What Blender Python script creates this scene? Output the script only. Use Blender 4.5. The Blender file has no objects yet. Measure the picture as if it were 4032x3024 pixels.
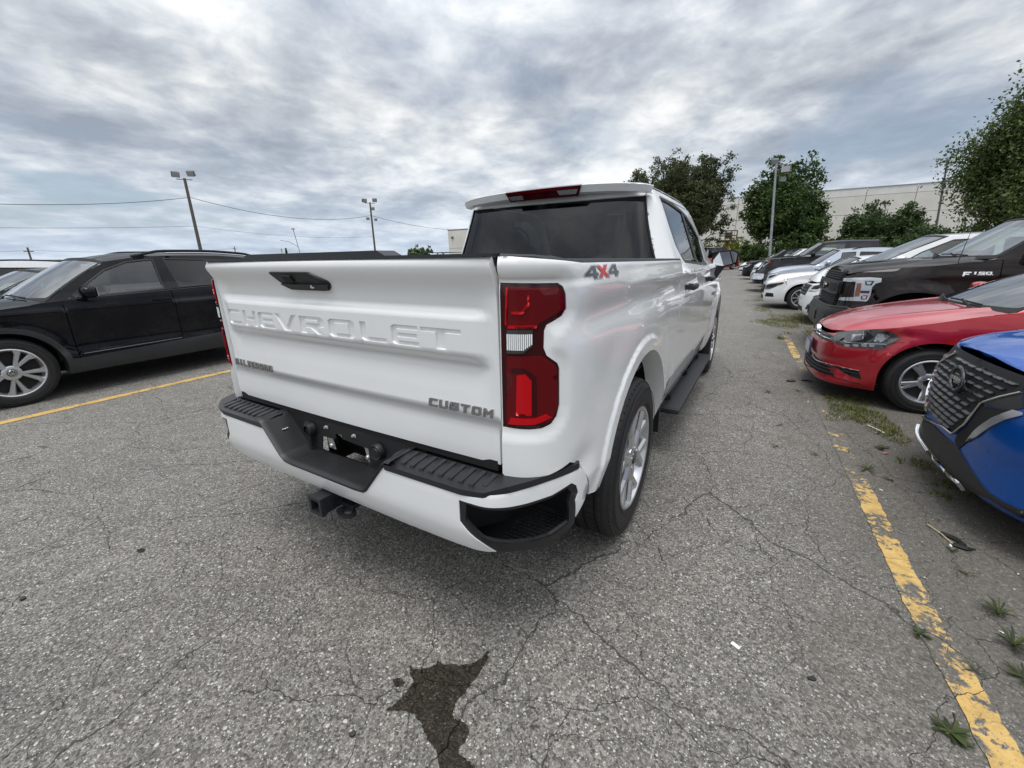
import bpy, bmesh, math, random
import numpy as np
from mathutils import Vector, Matrix
from mathutils.geometry import delaunay_2d_cdt
R=math.radians; PI=math.pi
rnd=random.Random(7); nrs=np.random.RandomState(5)
scene=bpy.context.scene; COL=scene.collection
# ---------------------------------------------------------------- camera
CAM_O=np.array([1.4056,-1.9065,1.3666]); CAM_F=1615.0; CAM_C=np.array([2016.,1512.])
_pi,_ro,_ya=R(17.059),R(-.904),R(31.068)
CW=np.array([-math.sin(_ya)*math.cos(_pi),math.cos(_ya)*math.cos(_pi),-math.sin(_pi)])
_r=np.array([math.cos(_ya),math.sin(_ya),0.]); _u=np.cross(_r,CW)
CR=_r*math.cos(_ro)+_u*math.sin(_ro); CU=_u*math.cos(_ro)-_r*math.sin(_ro)
cd=bpy.data.cameras.new('camera'); cam=bpy.data.objects.new('camera',cd); COL.objects.link(cam)
cd.sensor_width=36; cd.lens=36*CAM_F/4032; cd.clip_start=.05; cd.clip_end=3000
M=Matrix(((CR[0],CU[0],-CW[0],CAM_O[0]),(CR[1],CU[1],-CW[1],CAM_O[1]),(CR[2],CU[2],-CW[2],CAM_O[2]),(0,0,0,1)))
cam.matrix_world=M; scene.camera=cam
# ---------------------------------------------------------------- world, sun, exposure
scene.view_settings.view_transform='Standard'; scene.view_settings.look='None'
scene.view_settings.exposure=0.58; scene.view_settings.gamma=1; scene.view_settings.use_curve_mapping=False
SUN_EL,SUN_AZ=R(76),R(165)      # azimuth measured from +Y towards +X
world=bpy.data.worlds.new('World'); scene.world=world; world.use_nodes=True
def N(nt,t,**k):
    n=nt.nodes.new(t)
    for a,b in k.items():
        if a.startswith('i_'): n.inputs[a[2:].replace('_',' ')].default_value=b
        else: setattr(n,a,b)
    return n
def ramp(nt,src,stops,interp='LINEAR'):
    n=nt.nodes.new('ShaderNodeValToRGB'); cr=n.color_ramp; cr.interpolation=interp
    while len(cr.elements)<len(stops): cr.elements.new(.5)
    for e,(p,c) in zip(cr.elements,stops):
        e.position=p; e.color=(c,c,c,1) if not hasattr(c,'__len__') else (*c,1)
    nt.links.new(src,n.inputs[0]); return n.outputs[0]
def mth(nt,op,a,b=None,clamp=False):
    n=nt.nodes.new('ShaderNodeMath'); n.operation=op; n.use_clamp=clamp
    for i,v in enumerate((a,b)):
        if v is None: continue
        if isinstance(v,(int,float)): n.inputs[i].default_value=v
        else: nt.links.new(v,n.inputs[i])
    return n.outputs[0]
def mixc(nt,f,a,b,mode='MIX'):
    n=nt.nodes.new('ShaderNodeMix'); n.data_type='RGBA'; n.blend_type=mode
    for i,v in ((0,f),(6,a),(7,b)):
        if isinstance(v,(int,float)): n.inputs[i].default_value=v
        elif isinstance(v,tuple): n.inputs[i].default_value=(*v,1)
        else: nt.links.new(v,n.inputs[i])
    return n.outputs[2]
def build_world():
    nt=world.node_tree; nt.nodes.clear(); L=nt.links.new
    out=N(nt,'ShaderNodeOutputWorld'); bg=N(nt,'ShaderNodeBackground'); bg.inputs[1].default_value=1.0
    sky=N(nt,'ShaderNodeTexSky'); sky.sky_type='NISHITA'; sky.sun_disc=False
    sky.sun_elevation=SUN_EL; sky.sun_rotation=SUN_AZ; sky.dust_density=2
    skyc=mixc(nt,1.0,sky.outputs[0],(.105,.105,.105),'MULTIPLY')
    tc=N(nt,'ShaderNodeTexCoord'); sp=N(nt,'ShaderNodeSeparateXYZ'); L(tc.outputs['Generated'],sp.inputs[0])
    el=mth(nt,'MAXIMUM',sp.outputs[2],0.0)
    den=mth(nt,'ADD',el,.17)
    cx=mth(nt,'DIVIDE',sp.outputs[0],den); cy=mth(nt,'DIVIDE',sp.outputs[1],den)
    cb=N(nt,'ShaderNodeCombineXYZ'); L(cx,cb.inputs[0]); L(cy,cb.inputs[1])
    mp=N(nt,'ShaderNodeMapping'); L(cb.outputs[0],mp.inputs[0]); mp.inputs['Rotation'].default_value=(0,0,R(25)); mp.inputs['Scale'].default_value=(1.35,1.25,1); mp.inputs['Location'].default_value=(5.6,2.9,0)
    def noise(sc,det,ro,w=0,dist=0):
        n=N(nt,'ShaderNodeTexNoise',noise_dimensions='3D'); n.inputs['Scale'].default_value=sc; n.inputs['Detail'].default_value=det; n.inputs['Roughness'].default_value=ro; n.inputs['Distortion'].default_value=dist
        mm=N(nt,'ShaderNodeVectorMath',operation='ADD'); L(mp.outputs[0],mm.inputs[0]); mm.inputs[1].default_value=(0,0,w); L(mm.outputs[0],n.inputs[0]); return n.outputs[0]
    big=noise(.55,3,.5,0,.2); mid=noise(1.7,6,.56,4.2,.25); fine=noise(5.5,5,.55,9,.3)
    s=mth(nt,'ADD',mth(nt,'MULTIPLY',big,.44),mth(nt,'ADD',mth(nt,'MULTIPLY',mid,.40),mth(nt,'MULTIPLY',fine,.16)))
    col=ramp(nt,s,[(.37,(.31,.345,.41)),(.43,(.42,.46,.525)),(.48,(.56,.60,.655)),(.525,(.74,.77,.80)),(.575,(.94,.955,.96)),(.64,(1.10,1.10,1.08))])
    # thin openings where the blue shows
    blue=ramp(nt,noise(.9,4,.5,17),[(.53,0.),(.64,1.)])
    low=ramp(nt,el,[(0.0,.8),(.10,.9),(.2,.45),(.5,.15)])
    f=mth(nt,'MULTIPLY',blue,low)
    c2=mixc(nt,f,col,skyc)
    # veil towards the horizon
    hz=ramp(nt,el,[(0.,.70),(.05,.50),(.14,.22),(.28,0.)])
    c3=mixc(nt,hz,c2,(.58,.71,.88))
    # overcast brightening towards the zenith
    g=mth(nt,'ADD',mth(nt,'MULTIPLY',mth(nt,'MAXIMUM',mth(nt,'SUBTRACT',el,.30),0.),1.25),.68)
    m=N(nt,'ShaderNodeVectorMath',operation='SCALE'); L(c3,m.inputs[0]); L(g,m.inputs['Scale'])
    L(m.outputs[0],bg.inputs[0]); L(bg.outputs[0],out.inputs[0])
build_world()
sd=bpy.data.lights.new('sun','SUN'); sun=bpy.data.objects.new('sun',sd); COL.objects.link(sun)
sd.energy=1.5; sd.angle=R(30); sd.color=(1,.97,.93)
sv=Vector((math.cos(SUN_EL)*math.sin(SUN_AZ),math.cos(SUN_EL)*math.cos(SUN_AZ),math.sin(SUN_EL)))
sun.rotation_euler=sv.to_track_quat('Z','Y').to_euler(); sun.location=(0,0,40)
# ---------------------------------------------------------------- materials
MATS={}
def mat(name,base=(.5,.5,.5),rough=.5,metal=0.,coat=0.,ior=1.5,noise=None,bump=None,emit=None,trans=0.,alpha=1,coatr=.03):
    """noise=(scale,amount[,detail]) varies base colour; bump=(scale,strength,distance)"""
    m=bpy.data.materials.new(name); m.use_nodes=True; nt=m.node_tree; b=nt.nodes['Principled BSDF']; L=nt.links.new
    b.inputs['Base Color'].default_value=(*base,1); b.inputs['Roughness'].default_value=rough; b.inputs['Metallic'].default_value=metal
    b.inputs['Coat Weight'].default_value=coat; b.inputs['Coat Roughness'].default_value=coatr; b.inputs['IOR'].default_value=ior
    b.inputs['Transmission Weight'].default_value=trans
    tc=None
    if noise or bump: tc=N(nt,'ShaderNodeTexCoord')
    if noise:
        n=N(nt,'ShaderNodeTexNoise'); n.inputs['Scale'].default_value=noise[0]; n.inputs['Detail'].default_value=noise[2] if len(noise)>2 else 5; n.inputs['Roughness'].default_value=.6
        L(tc.outputs['Object'],n.inputs[0]); a=noise[1]
        c=ramp(nt,n.outputs[0],[(.3,tuple(x*(1-a) for x in base)),(.7,tuple(min(1,x*(1+a)) for x in base))]); L(c,b.inputs['Base Color'])
        r2=mth(nt,'ADD',mth(nt,'MULTIPLY',n.outputs[0],min(.3,a*rough)),rough-.5*min(.3,a*rough)); L(r2,b.inputs['Roughness'])
    if bump:
        n=N(nt,'ShaderNodeTexNoise'); n.inputs['Scale'].default_value=bump[0]; n.inputs['Detail'].default_value=4
        L(tc.outputs['Object'],n.inputs[0]); bp=N(nt,'ShaderNodeBump'); bp.inputs['Strength'].default_value=bump[1]; bp.inputs['Distance'].default_value=bump[2]; L(n.outputs[0],bp.inputs['Height']); L(bp.outputs[0],b.inputs['Normal'])
    if emit: b.inputs['Emission Color'].default_value=(*emit[0],1); b.inputs['Emission Strength'].default_value=emit[1]
    MATS[name]=m; return m
def glass(name,tint=(.5,.55,.55),refl=.06,rough=.01,body=None):
    """window glass: a mirror by angle over a tinted see-through sheet"""
    m=bpy.data.materials.new(name); m.use_nodes=True; nt=m.node_tree; nt.nodes.clear(); L=nt.links.new
    o=N(nt,'ShaderNodeOutputMaterial'); g=N(nt,'ShaderNodeBsdfGlossy'); g.inputs['Roughness'].default_value=rough; g.inputs[0].default_value=(.95,.97,1,1)
    t=N(nt,'ShaderNodeBsdfTransparent'); t.inputs[0].default_value=(*tint,1)
    fr=N(nt,'ShaderNodeFresnel'); fr.inputs[0].default_value=1.55
    f=mth(nt,'ADD',fr.outputs[0],refl,True)
    mx=N(nt,'ShaderNodeMixShader'); L(f,mx.inputs[0]); L(t.outputs[0],mx.inputs[1]); L(g.outputs[0],mx.inputs[2]); L(mx.outputs[0],o.inputs[0])
    MATS[name]=m; return m
def paint(name,base,flake=.0,rough=.35,dust=.04,metal=0.):
    """clear-coated car paint with a thin uneven film of dust"""
    m=bpy.data.materials.new(name); m.use_nodes=True; nt=m.node_tree; b=nt.nodes['Principled BSDF']; L=nt.links.new
    tc=N(nt,'ShaderNodeTexCoord')
    n=N(nt,'ShaderNodeTexNoise'); n.inputs['Scale'].default_value=3.1; n.inputs['Detail'].default_value=8; n.inputs['Roughness'].default_value=.7; L(tc.outputs['Object'],n.inputs[0])
    f=ramp(nt,n.outputs[0],[(.42,0.),(.75,dust)])
    c=mixc(nt,f,base,(.34,.32,.29))
    L(c,b.inputs['Base Color'])
    b.inputs['Metallic'].default_value=metal; b.inputs['Roughness'].default_value=rough
    b.inputs['Coat Weight'].default_value=1 if max(base)>.1 else .55; b.inputs['Coat IOR'].default_value=1.5
    b.inputs['Specular IOR Level'].default_value=.5 if base[0]>.3 else .0
    r=ramp(nt,n.outputs[0],[(.35,.004),(.8,.05)]); L(r,b.inputs['Coat Roughness'])
    n2=N(nt,'ShaderNodeTexNoise'); n2.inputs['Scale'].default_value=260; n2.inputs['Detail'].default_value=1; L(tc.outputs['Object'],n2.inputs[0])
    bp=N(nt,'ShaderNodeBump'); bp.inputs['Strength'].default_value=.05; bp.inputs['Distance'].default_value=.0004; L(n2.outputs[0],bp.inputs['Height'])
    if flake: L(bp.outputs[0],b.inputs['Normal'])
    MATS[name]=m; return m
WHITE=paint('white_paint',(.78,.79,.79),rough=.4,dust=.05)
BLACKP=paint('black_paint',(.003,.0035,.006),rough=.3,dust=.03)
REDP=paint('red_paint',(.40,.006,.018),rough=.32,dust=.03,metal=.35)
BLUEP=paint('blue_paint',(.002,.085,.40),rough=.3,dust=.03,metal=.45)
BROWNP=paint('brown_black_paint',(.011,.008,.0085),rough=.3,dust=.05,metal=.0)
GREYP=paint('dark_grey_paint',(.014,.0145,.017),rough=.3,dust=.05,metal=.0)
SILVERP=paint('silver_blue_paint',(.42,.46,.54),rough=.3,dust=.05,metal=.55)
PLAST=mat('black_plastic',(.011,.0115,.013),.48,bump=(500,.12,.0006),noise=(9,.2))
PLASTG=mat('grey_plastic',(.018,.0195,.022),.5,noise=(9,.2))
PADM=mat('step_pad_plastic',(.014,.0155,.018),.42,bump=(420,.2,.0008))
DARK=mat('dark_cavity',(.006,.006,.006),.8)
RUBBER=mat('tyre_rubber',(.012,.012,.013),.62,noise=(14,.35),bump=(90,.15,.001))
ALLOY=mat('silver_alloy',(.52,.53,.55),.27,metal=.75,coat=.6)
ALLOYD=mat('dark_alloy',(.08,.08,.085),.35,metal=.7)
STEEL=mat('zinc_steel',(.55,.56,.55),.4,metal=.6,noise=(30,.15))
CHROME=mat('chrome',(.78,.79,.8),.07,metal=1)
CHROMED=mat('dark_chrome',(.12,.12,.13),.12,metal=.9)
GLASST=glass('privacy_glass',(.03,.034,.036),.0)
GLASSC=glass('clear_glass',(.60,.68,.65),.04)
GLASSW=glass('windscreen_glass',(.40,.46,.45),.13,.03)
LENSC=glass('lamp_cover',(.9,.92,.92),.05)
LAMPW=mat('lamp_flute',(.85,.87,.88),.15,coat=1)
BADGEC=mat('badge_chrome',(.34,.345,.35),.22,metal=.9)
MIRR=mat('mirror_glass',(.75,.77,.78),.02,metal=1)
SEATM=mat('seat_cloth',(.035,.035,.038),.9)
SEATG=mat('grey_trim',(.16,.165,.165),.85)
REDL=mat('red_lens',(.105,.0003,.003),.12,coat=1)
REDB=mat('red_reflector',(.45,.001,.005),.18,coat=1)
REDD=mat('dark_red_lens',(.035,.001,.003),.1,coat=1)
CLEARL=mat('clear_lens',(.46,.48,.50),.16,coat=1,metal=.75)
AMBER=mat('amber_lens',(.22,.055,.018),.15,coat=1)
PLATEM=mat('plate_frame',(.05,.06,.16),.4)
for _m in (REDL,REDB,REDD): _m.node_tree.nodes['Principled BSDF'].inputs['Specular IOR Level'].default_value=.1; _m.node_tree.nodes['Principled BSDF'].inputs['Coat Weight'].default_value=.5
DGREY=mat('decal_grey',(.10,.11,.12),.45)
DRED=mat('decal_red',(.50,.05,.05),.45)
DSILV=mat('decal_silver',(.42,.43,.44),.4)
# ---------------------------------------------------------------- object helpers
def tagv(o,label=None,cat=None,group=None,kind=None):
    if label: o['label']=label
    if cat: o['category']=cat
    if group: o['group']=group
    if kind: o['kind']=kind
    return o
CUR=[Matrix.Identity(4)]
def thing(name,label,cat,loc=(0,0,0),rz=0,group=None):
    o=bpy.data.objects.new(name,None); COL.objects.link(o); o.location=loc; o.rotation_euler=(0,0,rz); o.empty_display_size=.2
    CUR[0]=Matrix.Translation(loc)@Matrix.Rotation(rz,4,'Z')
    return tagv(o,label,cat,group)
def link(name,me,parent=None,mt=None):
    if mt is not None: me.materials.append(mt)
    o=bpy.data.objects.new(name,me); COL.objects.link(o); o.parent=parent; return o
def empty(name,parent,loc=(0,0,0)):
    o=bpy.data.objects.new(name,None); COL.objects.link(o); o.parent=parent; o.location=loc; o.empty_display_size=.1; return o
def mesh(name,vs,fs,mt,parent=None,smooth=False,ang=None):
    me=bpy.data.meshes.new(name); me.from_pydata([tuple(map(float,v)) for v in vs],[],[tuple(map(int,f)) for f in fs])
    me.update()
    if smooth: me.polygons.foreach_set('use_smooth',[True]*len(me.polygons)); me.set_sharp_from_angle(angle=R(ang or 35))
    return link(name,me,parent,mt)
class MB:
    """collects simple solids into one mesh"""
    def __init__(s): s.v=[]; s.f=[]
    def add(s,vs,fs):
        n=len(s.v); s.v+= [tuple(map(float,v)) for v in vs]; s.f+=[tuple(n+i for i in f) for f in fs]; return s
    def box(s,c,d,rz=0,rx=0,ry=0,bev=0):
        hx,hy,hz=[x/2 for x in d]; m=Matrix.Rotation(rz,3,'Z')@Matrix.Rotation(ry,3,'Y')@Matrix.Rotation(rx,3,'X')
        if bev:
            b=min(bev,hx*.9,hy*.9,hz*.9); bm=bmesh.new(); bmesh.ops.create_cube(bm,size=1)
            for v in bm.verts: v.co=Vector((v.co.x*2*hx,v.co.y*2*hy,v.co.z*2*hz))
            bmesh.ops.bevel(bm,geom=list(bm.edges),offset=b,segments=2,profile=.6,affect='EDGES')
            bm.verts.index_update()
            s.add([m@v.co+Vector(c) for v in bm.verts],[[v.index for v in f.verts] for f in bm.faces]); bm.free(); return s
        vs=[m@Vector((x,y,z))+Vector(c) for x in(-hx,hx) for y in(-hy,hy) for z in(-hz,hz)]
        return s.add(vs,[(0,1,3,2),(4,6,7,5),(0,4,5,1),(2,3,7,6),(0,2,6,4),(1,5,7,3)])
    def tube(s,pts,r,n=8,cap=True):
        pts=[Vector(p) for p in pts]; rr=r if hasattr(r,'__len__') else [r]*len(pts); n0=len(s.v); up=None
        for i,p in enumerate(pts):
            d=(pts[min(i+1,len(pts)-1)]-pts[max(i-1,0)]).normalized()
            if up is None: up=Vector((0,0,1)) if abs(d.z)<.9 else Vector((1,0,0))
            a=d.cross(up).normalized(); b=a.cross(d).normalized(); up=b
            for k in range(n):
                t=2*PI*k/n; s.v.append(tuple(p+(a*math.cos(t)+b*math.sin(t))*rr[i]))
        for i in range(len(pts)-1):
            for k in range(n): k2=(k+1)%n; s.f.append((n0+i*n+k,n0+i*n+k2,n0+(i+1)*n+k2,n0+(i+1)*n+k))
        if cap: s.f.append(tuple(n0+k for k in range(n))[::-1]); s.f.append(tuple(n0+(len(pts)-1)*n+k for k in range(n)))
        return s
    def prism(s,poly,z0,z1,m=None):
        n=len(poly); m=m or (lambda x,y,z:(x,y,z)); n0=len(s.v)
        s.v+=[tuple(m(x,y,z0)) for x,y in poly]+[tuple(m(x,y,z1)) for x,y in poly]
        s.f.append(tuple(n0+i for i in range(n))[::-1]); s.f.append(tuple(n0+n+i for i in range(n)))
        for i in range(n): j=(i+1)%n; s.f.append((n0+i,n0+j,n0+n+j,n0+n+i))
        return s
    def lathe(s,prof,n=32,axis='x',c=(0,0,0)):
        """prof: (axial, radius) list"""
        n0=len(s.v)
        for a,r in prof:
            for k in range(n):
                t=2*PI*k/n; y,z=r*math.cos(t),r*math.sin(t)
                p=(a,y,z) if axis=='x' else ((y,a,z) if axis=='y' else (y,z,a)); s.v.append((p[0]+c[0],p[1]+c[1],p[2]+c[2]))
        for i in range(len(prof)-1):
            for k in range(n): k2=(k+1)%n; s.f.append((n0+i*n+k,n0+i*n+k2,n0+(i+1)*n+k2,n0+(i+1)*n+k))
        return s
    def build(s,name,mt,parent=None,smooth=False,ang=None):
        o=mesh(name,s.v,s.f,mt,parent,smooth,ang)
        bm=bmesh.new(); bm.from_mesh(o.data); bmesh.ops.recalc_face_normals(bm,faces=bm.faces); bm.to_mesh(o.data); bm.free()
        if smooth: o.data.set_sharp_from_angle(angle=R(ang or 35))
        return o
# ---------------------------------------------------------------- curves and surfaces (all vectorised)
def cv(pts):
    """monotone cubic through (x,y) points"""
    p=sorted(pts); x=np.array([a for a,_ in p],float); y=np.array([b for _,b in p],float)
    h=np.diff(x); d=np.diff(y)/h; m=np.zeros(len(x))
    if len(x)>2:
        for i in range(1,len(x)-1):
            if d[i-1]*d[i]>0: w1=2*h[i]+h[i-1]; w2=h[i]+2*h[i-1]; m[i]=(w1+w2)/(w1/d[i-1]+w2/d[i])
    m[0]=d[0]; m[-1]=d[-1]
    def f(t):
        t=np.clip(np.asarray(t,float),x[0],x[-1]); i=np.clip(np.searchsorted(x,t)-1,0,len(x)-2)
        hh=h[i]; s=(t-x[i])/hh
        return y[i]*(1+2*s)*(1-s)**2+hh*m[i]*s*(1-s)**2+y[i+1]*s*s*(3-2*s)+hh*m[i+1]*s*s*(s-1)
    return f
def lin(pts):
    x=[a for a,_ in pts]; y=[b for _,b in pts]
    return lambda t: np.interp(np.asarray(t,float),x,y)
def sstep(a,b,t): s=np.clip((np.asarray(t,float)-a)/(b-a),0,1); return s*s*(3-2*s)
def plan(pts,n=400):
    """smooth plan curve through points; returns O(u)->(x,y), outward normal, total length (u = arc length)"""
    P=np.array(pts,float); Q=[]
    for i in range(len(P)-1):
        p0=P[max(i-1,0)]; p1=P[i]; p2=P[i+1]; p3=P[min(i+2,len(P)-1)]
        d1=np.linalg.norm(p2-p1); m1=(p2-p0)/(np.linalg.norm(p2-p1)+np.linalg.norm(p1-p0)+1e-9)*d1; m2=(p3-p1)/(np.linalg.norm(p3-p2)+d1+1e-9)*d1
        for t in np.linspace(0,1,30,endpoint=False):
            Q.append(p1*(1+2*t)*(1-t)**2+m1*t*(1-t)**2+p2*t*t*(3-2*t)+m2*t*t*(t-1))
    Q.append(P[-1]); Q=np.array(Q); s=np.concatenate([[0],np.cumsum(np.linalg.norm(np.diff(Q,axis=0),axis=1))])
    def O(u): return np.interp(u,s,Q[:,0]),np.interp(u,s,Q[:,1])
    def Nn(u):
        x0,y0=O(np.asarray(u)-.004); x1,y1=O(np.asarray(u)+.004); dx,dy=x1-x0,y1-y0; l=np.sqrt(dx*dx+dy*dy)+1e-12
        return dy/l,-dx/l
    return O,Nn,s[-1],Q,s
def mirx(S): return lambda u,v: S(u,v)*np.array([-1,1,1])
def miry(S): return lambda u,v: S(u,v)*np.array([1,-1,1])
def project(P):
    P=np.asarray(P,float)-CAM_O; w=P@CW
    return np.stack([CAM_C[0]+CAM_F*(P@CR)/w,CAM_C[1]-CAM_F*(P@CU)/w],-1),w
def tr(S,frame,pts,ub,vb,local=None):
    """surface parameters (u,v) of points seen at the given places: the point on the real surface"""
    ox,oy,k=frame; T=local or CUR[0]; T=np.array(T); Rm=T[:3,:3]; t0=T[:3,3]
    W=lambda u,v: S(u,v)@Rm.T+t0
    gu,gv=np.meshgrid(np.linspace(*ub,60),np.linspace(*vb,40)); gu=gu.ravel(); gv=gv.ravel(); G,w=project(W(gu,gv)); G[w<.05]=1e9
    out=[]
    for a,b in pts:
        q=np.array([ox+a*k,oy+b*k]); i=np.argmin(((G-q)**2).sum(1)); p=np.array([gu[i],gv[i]])
        for _ in range(8):
            P0=project(W(p[:1],p[1:]))[0][0]; e=1e-4
            J=np.stack([(project(W(p[:1]+e,p[1:]))[0][0]-P0)/e,(project(W(p[:1],p[1:]+e))[0][0]-P0)/e],1)
            try: d=np.linalg.solve(J,q-P0)
            except Exception: break
            d=np.clip(d,-.15,.15); p=p+d
            p=np.array([np.clip(p[0],*ub),np.clip(p[1],*vb)])
        out.append((float(p[0]),float(p[1])))
    return out
def inside(loops,pts):
    x=pts[:,0][:,None]; y=pts[:,1][:,None]; c=np.zeros(len(pts),int)
    for l in loops:
        a=np.array(l); b=np.roll(a,-1,0)
        cond=((a[:,1]>y)!=(b[:,1]>y)); xi=(b[:,0]-a[:,0])*(y-a[:,1])/np.where(b[:,1]-a[:,1]==0,1e-12,b[:,1]-a[:,1])+a[:,0]
        c+=(cond&(x<xi)).sum(1)
    return c%2==1
def dens(l,h):
    o=[]
    for i in range(len(l)):
        a=np.array(l[i],float); b=np.array(l[(i+1)%len(l)],float); n=max(1,int(np.ceil(np.linalg.norm(b-a)/h)))
        for k in range(n): o.append(a+(b-a)*k/n)
    return o
def rnd_poly(l,r,n=4):
    """round the corners of a closed polygon"""
    o=[]; m=len(l)
    for i in range(m):
        p0,p,p2=[np.array(l[j%m],float) for j in (i-1,i,i+1)]; a=p0-p; b=p2-p; la,lb=np.linalg.norm(a),np.linalg.norm(b)
        if la<1e-9 or lb<1e-9: continue
        rr=min(r,la*.45,lb*.45); A=p+a/la*rr; B=p+b/lb*rr
        for k in range(n+1): t=k/n; o.append(tuple(A*(1-t)**2+2*p*t*(1-t)+B*t*t))
    return o
def nrm(S,u,v,e=1.5e-3):
    a=S(u+e,v)-S(u-e,v); b=S(u,v+e)-S(u,v-e); n=np.cross(a,b); return n/(np.linalg.norm(n,axis=1,keepdims=True)+1e-12)
def panel(name,loops,S,mt,parent=None,h=.06,fl=.012,off=0.,flip=False,he=None,thick=False,e=1.5e-3,extra=None):
    """a piece of sheet cut to 2-D outlines (even-odd) and laid on the surface S; edges are folded in by fl"""
    if len(loops) and not hasattr(loops[0][0],'__len__'): loops=[loops]
    loops=[dens(l,he or h) for l in loops]
    P=[];E=[]
    for l in loops:
        n0=len(P); P+=l; E+=[(n0+i,n0+(i+1)%len(l)) for i in range(len(l))]
    B=np.array(P); lo,hi=B.min(0),B.max(0)
    if extra is not None:
        X_=np.array(extra); X_=X_[inside(loops,X_)]; dd=((X_[:,None,:]-B[None])**2).sum(2).min(1); X_=X_[dd>.006**2]; P+=list(X_); B=np.array(P)
    nx=int((hi[0]-lo[0])/h); ny=int((hi[1]-lo[1])/h)
    if nx>0 and ny>0:
        gx,gy=np.meshgrid(lo[0]+(np.arange(nx+1)+.5)*(hi[0]-lo[0])/(nx+1),lo[1]+(np.arange(ny+1)+.5)*(hi[1]-lo[1])/(ny+1)); G=np.stack([gx.ravel(),gy.ravel()],1)
        G=G[inside(loops,G)]
        if len(G):
            keep=np.ones(len(G),bool)
            for i in range(0,len(G),500):
                d=((G[i:i+500,None,:]-B[None])**2).sum(2).min(1); keep[i:i+500]=d>(.35*h)**2
            P+=list(G[keep])
    r=delaunay_2d_cdt([Vector((float(p[0]),float(p[1]))) for p in P],E,[],0,1e-7)
    V=np.array([(v.x,v.y) for v in r[0]]); F=np.array([f for f in r[2] if len(f)==3])
    if len(F)==0: print('EMPTYPANEL',name,loops[0][:4]); F=np.array([[0,1,2]])
    keepF=inside(loops,V[F].mean(1))
    if not keepF.any(): print('EMPTYPANEL',name,loops[0][:4]); keepF[:1]=True
    F=F[keepF]
    used=np.unique(F); mp=-np.ones(len(V),int); mp[used]=np.arange(len(used)); V=V[used]; F=mp[F]
    X=S(V[:,0],V[:,1]); Nn=nrm(S,V[:,0],V[:,1],e)
    if flip: Nn=-Nn
    X=X+Nn*off
    fn=np.cross(X[F[:,1]]-X[F[:,0]],X[F[:,2]]-X[F[:,0]])
    bad=(fn*Nn[F].mean(1)).sum(1)<0; F[bad]=F[bad][:,::-1]
    ed={}
    for f in F:
        for i in range(3):
            a,b=int(f[i]),int(f[(i+1)%3]); ed[(a,b)]=1
    bd=[(a,b) for a,b in ed if (b,a) not in ed]
    vs=list(X); fs=[tuple(f) for f in F]; LN=[Nn[i] for f in F for i in f]
    if fl:
        ids={}
        for a,b in bd:
            for i in (a,b):
                if i not in ids: ids[i]=len(vs); vs.append(X[i]-Nn[i]*fl)
        for a,b in bd:
            q=(b,a,ids[a],ids[b]); fs.append(q); c=np.cross(vs[a]-vs[b],vs[ids[a]]-vs[a]); c=c/(np.linalg.norm(c)+1e-12); LN+=[c]*4
        if thick:
            bid={}
            for i in range(len(X)):
                if i in ids: bid[i]=ids[i]
                else: bid[i]=len(vs); vs.append(X[i]-Nn[i]*fl)
            for f in F: fs.append((bid[f[2]],bid[f[1]],bid[f[0]])); LN+=[-Nn[i] for i in (f[2],f[1],f[0])]
    me=bpy.data.meshes.new(name); me.from_pydata([tuple(map(float,v)) for v in vs],[],[tuple(map(int,f)) for f in fs]); me.update()
    me.polygons.foreach_set('use_smooth',[True]*len(me.polygons))
    me.normals_split_custom_set([tuple(map(float,n)) for n in LN])
    return link(name,me,parent,mt)
def strip(name,line,S,w,mt,parent=None,off=.004,hgt=.006,flip=False,n2=2,taper=False):
    """a raised moulding of width w running along (u,v) points of a surface"""
    pts=[]
    for i in range(len(line)-1):
        a=np.array(line[i],float); b=np.array(line[i+1],float); k=max(1,int(np.linalg.norm(b-a)/.04))
        for j in range(k): pts.append(a+(b-a)*j/k)
    pts.append(np.array(line[-1],float)); U=np.array(pts)
    X=S(U[:,0],U[:,1]); Nn=nrm(S,U[:,0],U[:,1]); Nn=-Nn if flip else Nn
    T=np.gradient(X,axis=0); T/=np.linalg.norm(T,axis=1,keepdims=True)+1e-12; B=np.cross(T,Nn)
    vs=[];fs=[]; n=len(X); ww=np.full(n,w)
    if taper: ww=w*np.clip(np.minimum(np.arange(n),np.arange(n)[::-1])/(n*.2)+.15,0,1)
    prof=[(-.5,-.6),(-.46,.5),(-.25,1),(.25,1),(.46,.5),(.5,-.6)]
    for i in range(n):
        for a,b in prof: vs.append(X[i]+B[i]*a*ww[i]+Nn[i]*(off+b*hgt))
    m=len(prof)
    for i in range(n-1):
        for j in range(m-1): fs.append((i*m+j,i*m+j+1,(i+1)*m+j+1,(i+1)*m+j))
    fs.append(tuple(range(m))); fs.append(tuple((n-1)*m+j for j in range(m))[::-1])
    mb=MB(); mb.v=[tuple(v) for v in vs]; mb.f=fs; return mb.build(name,mt,parent,True,40)
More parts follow.
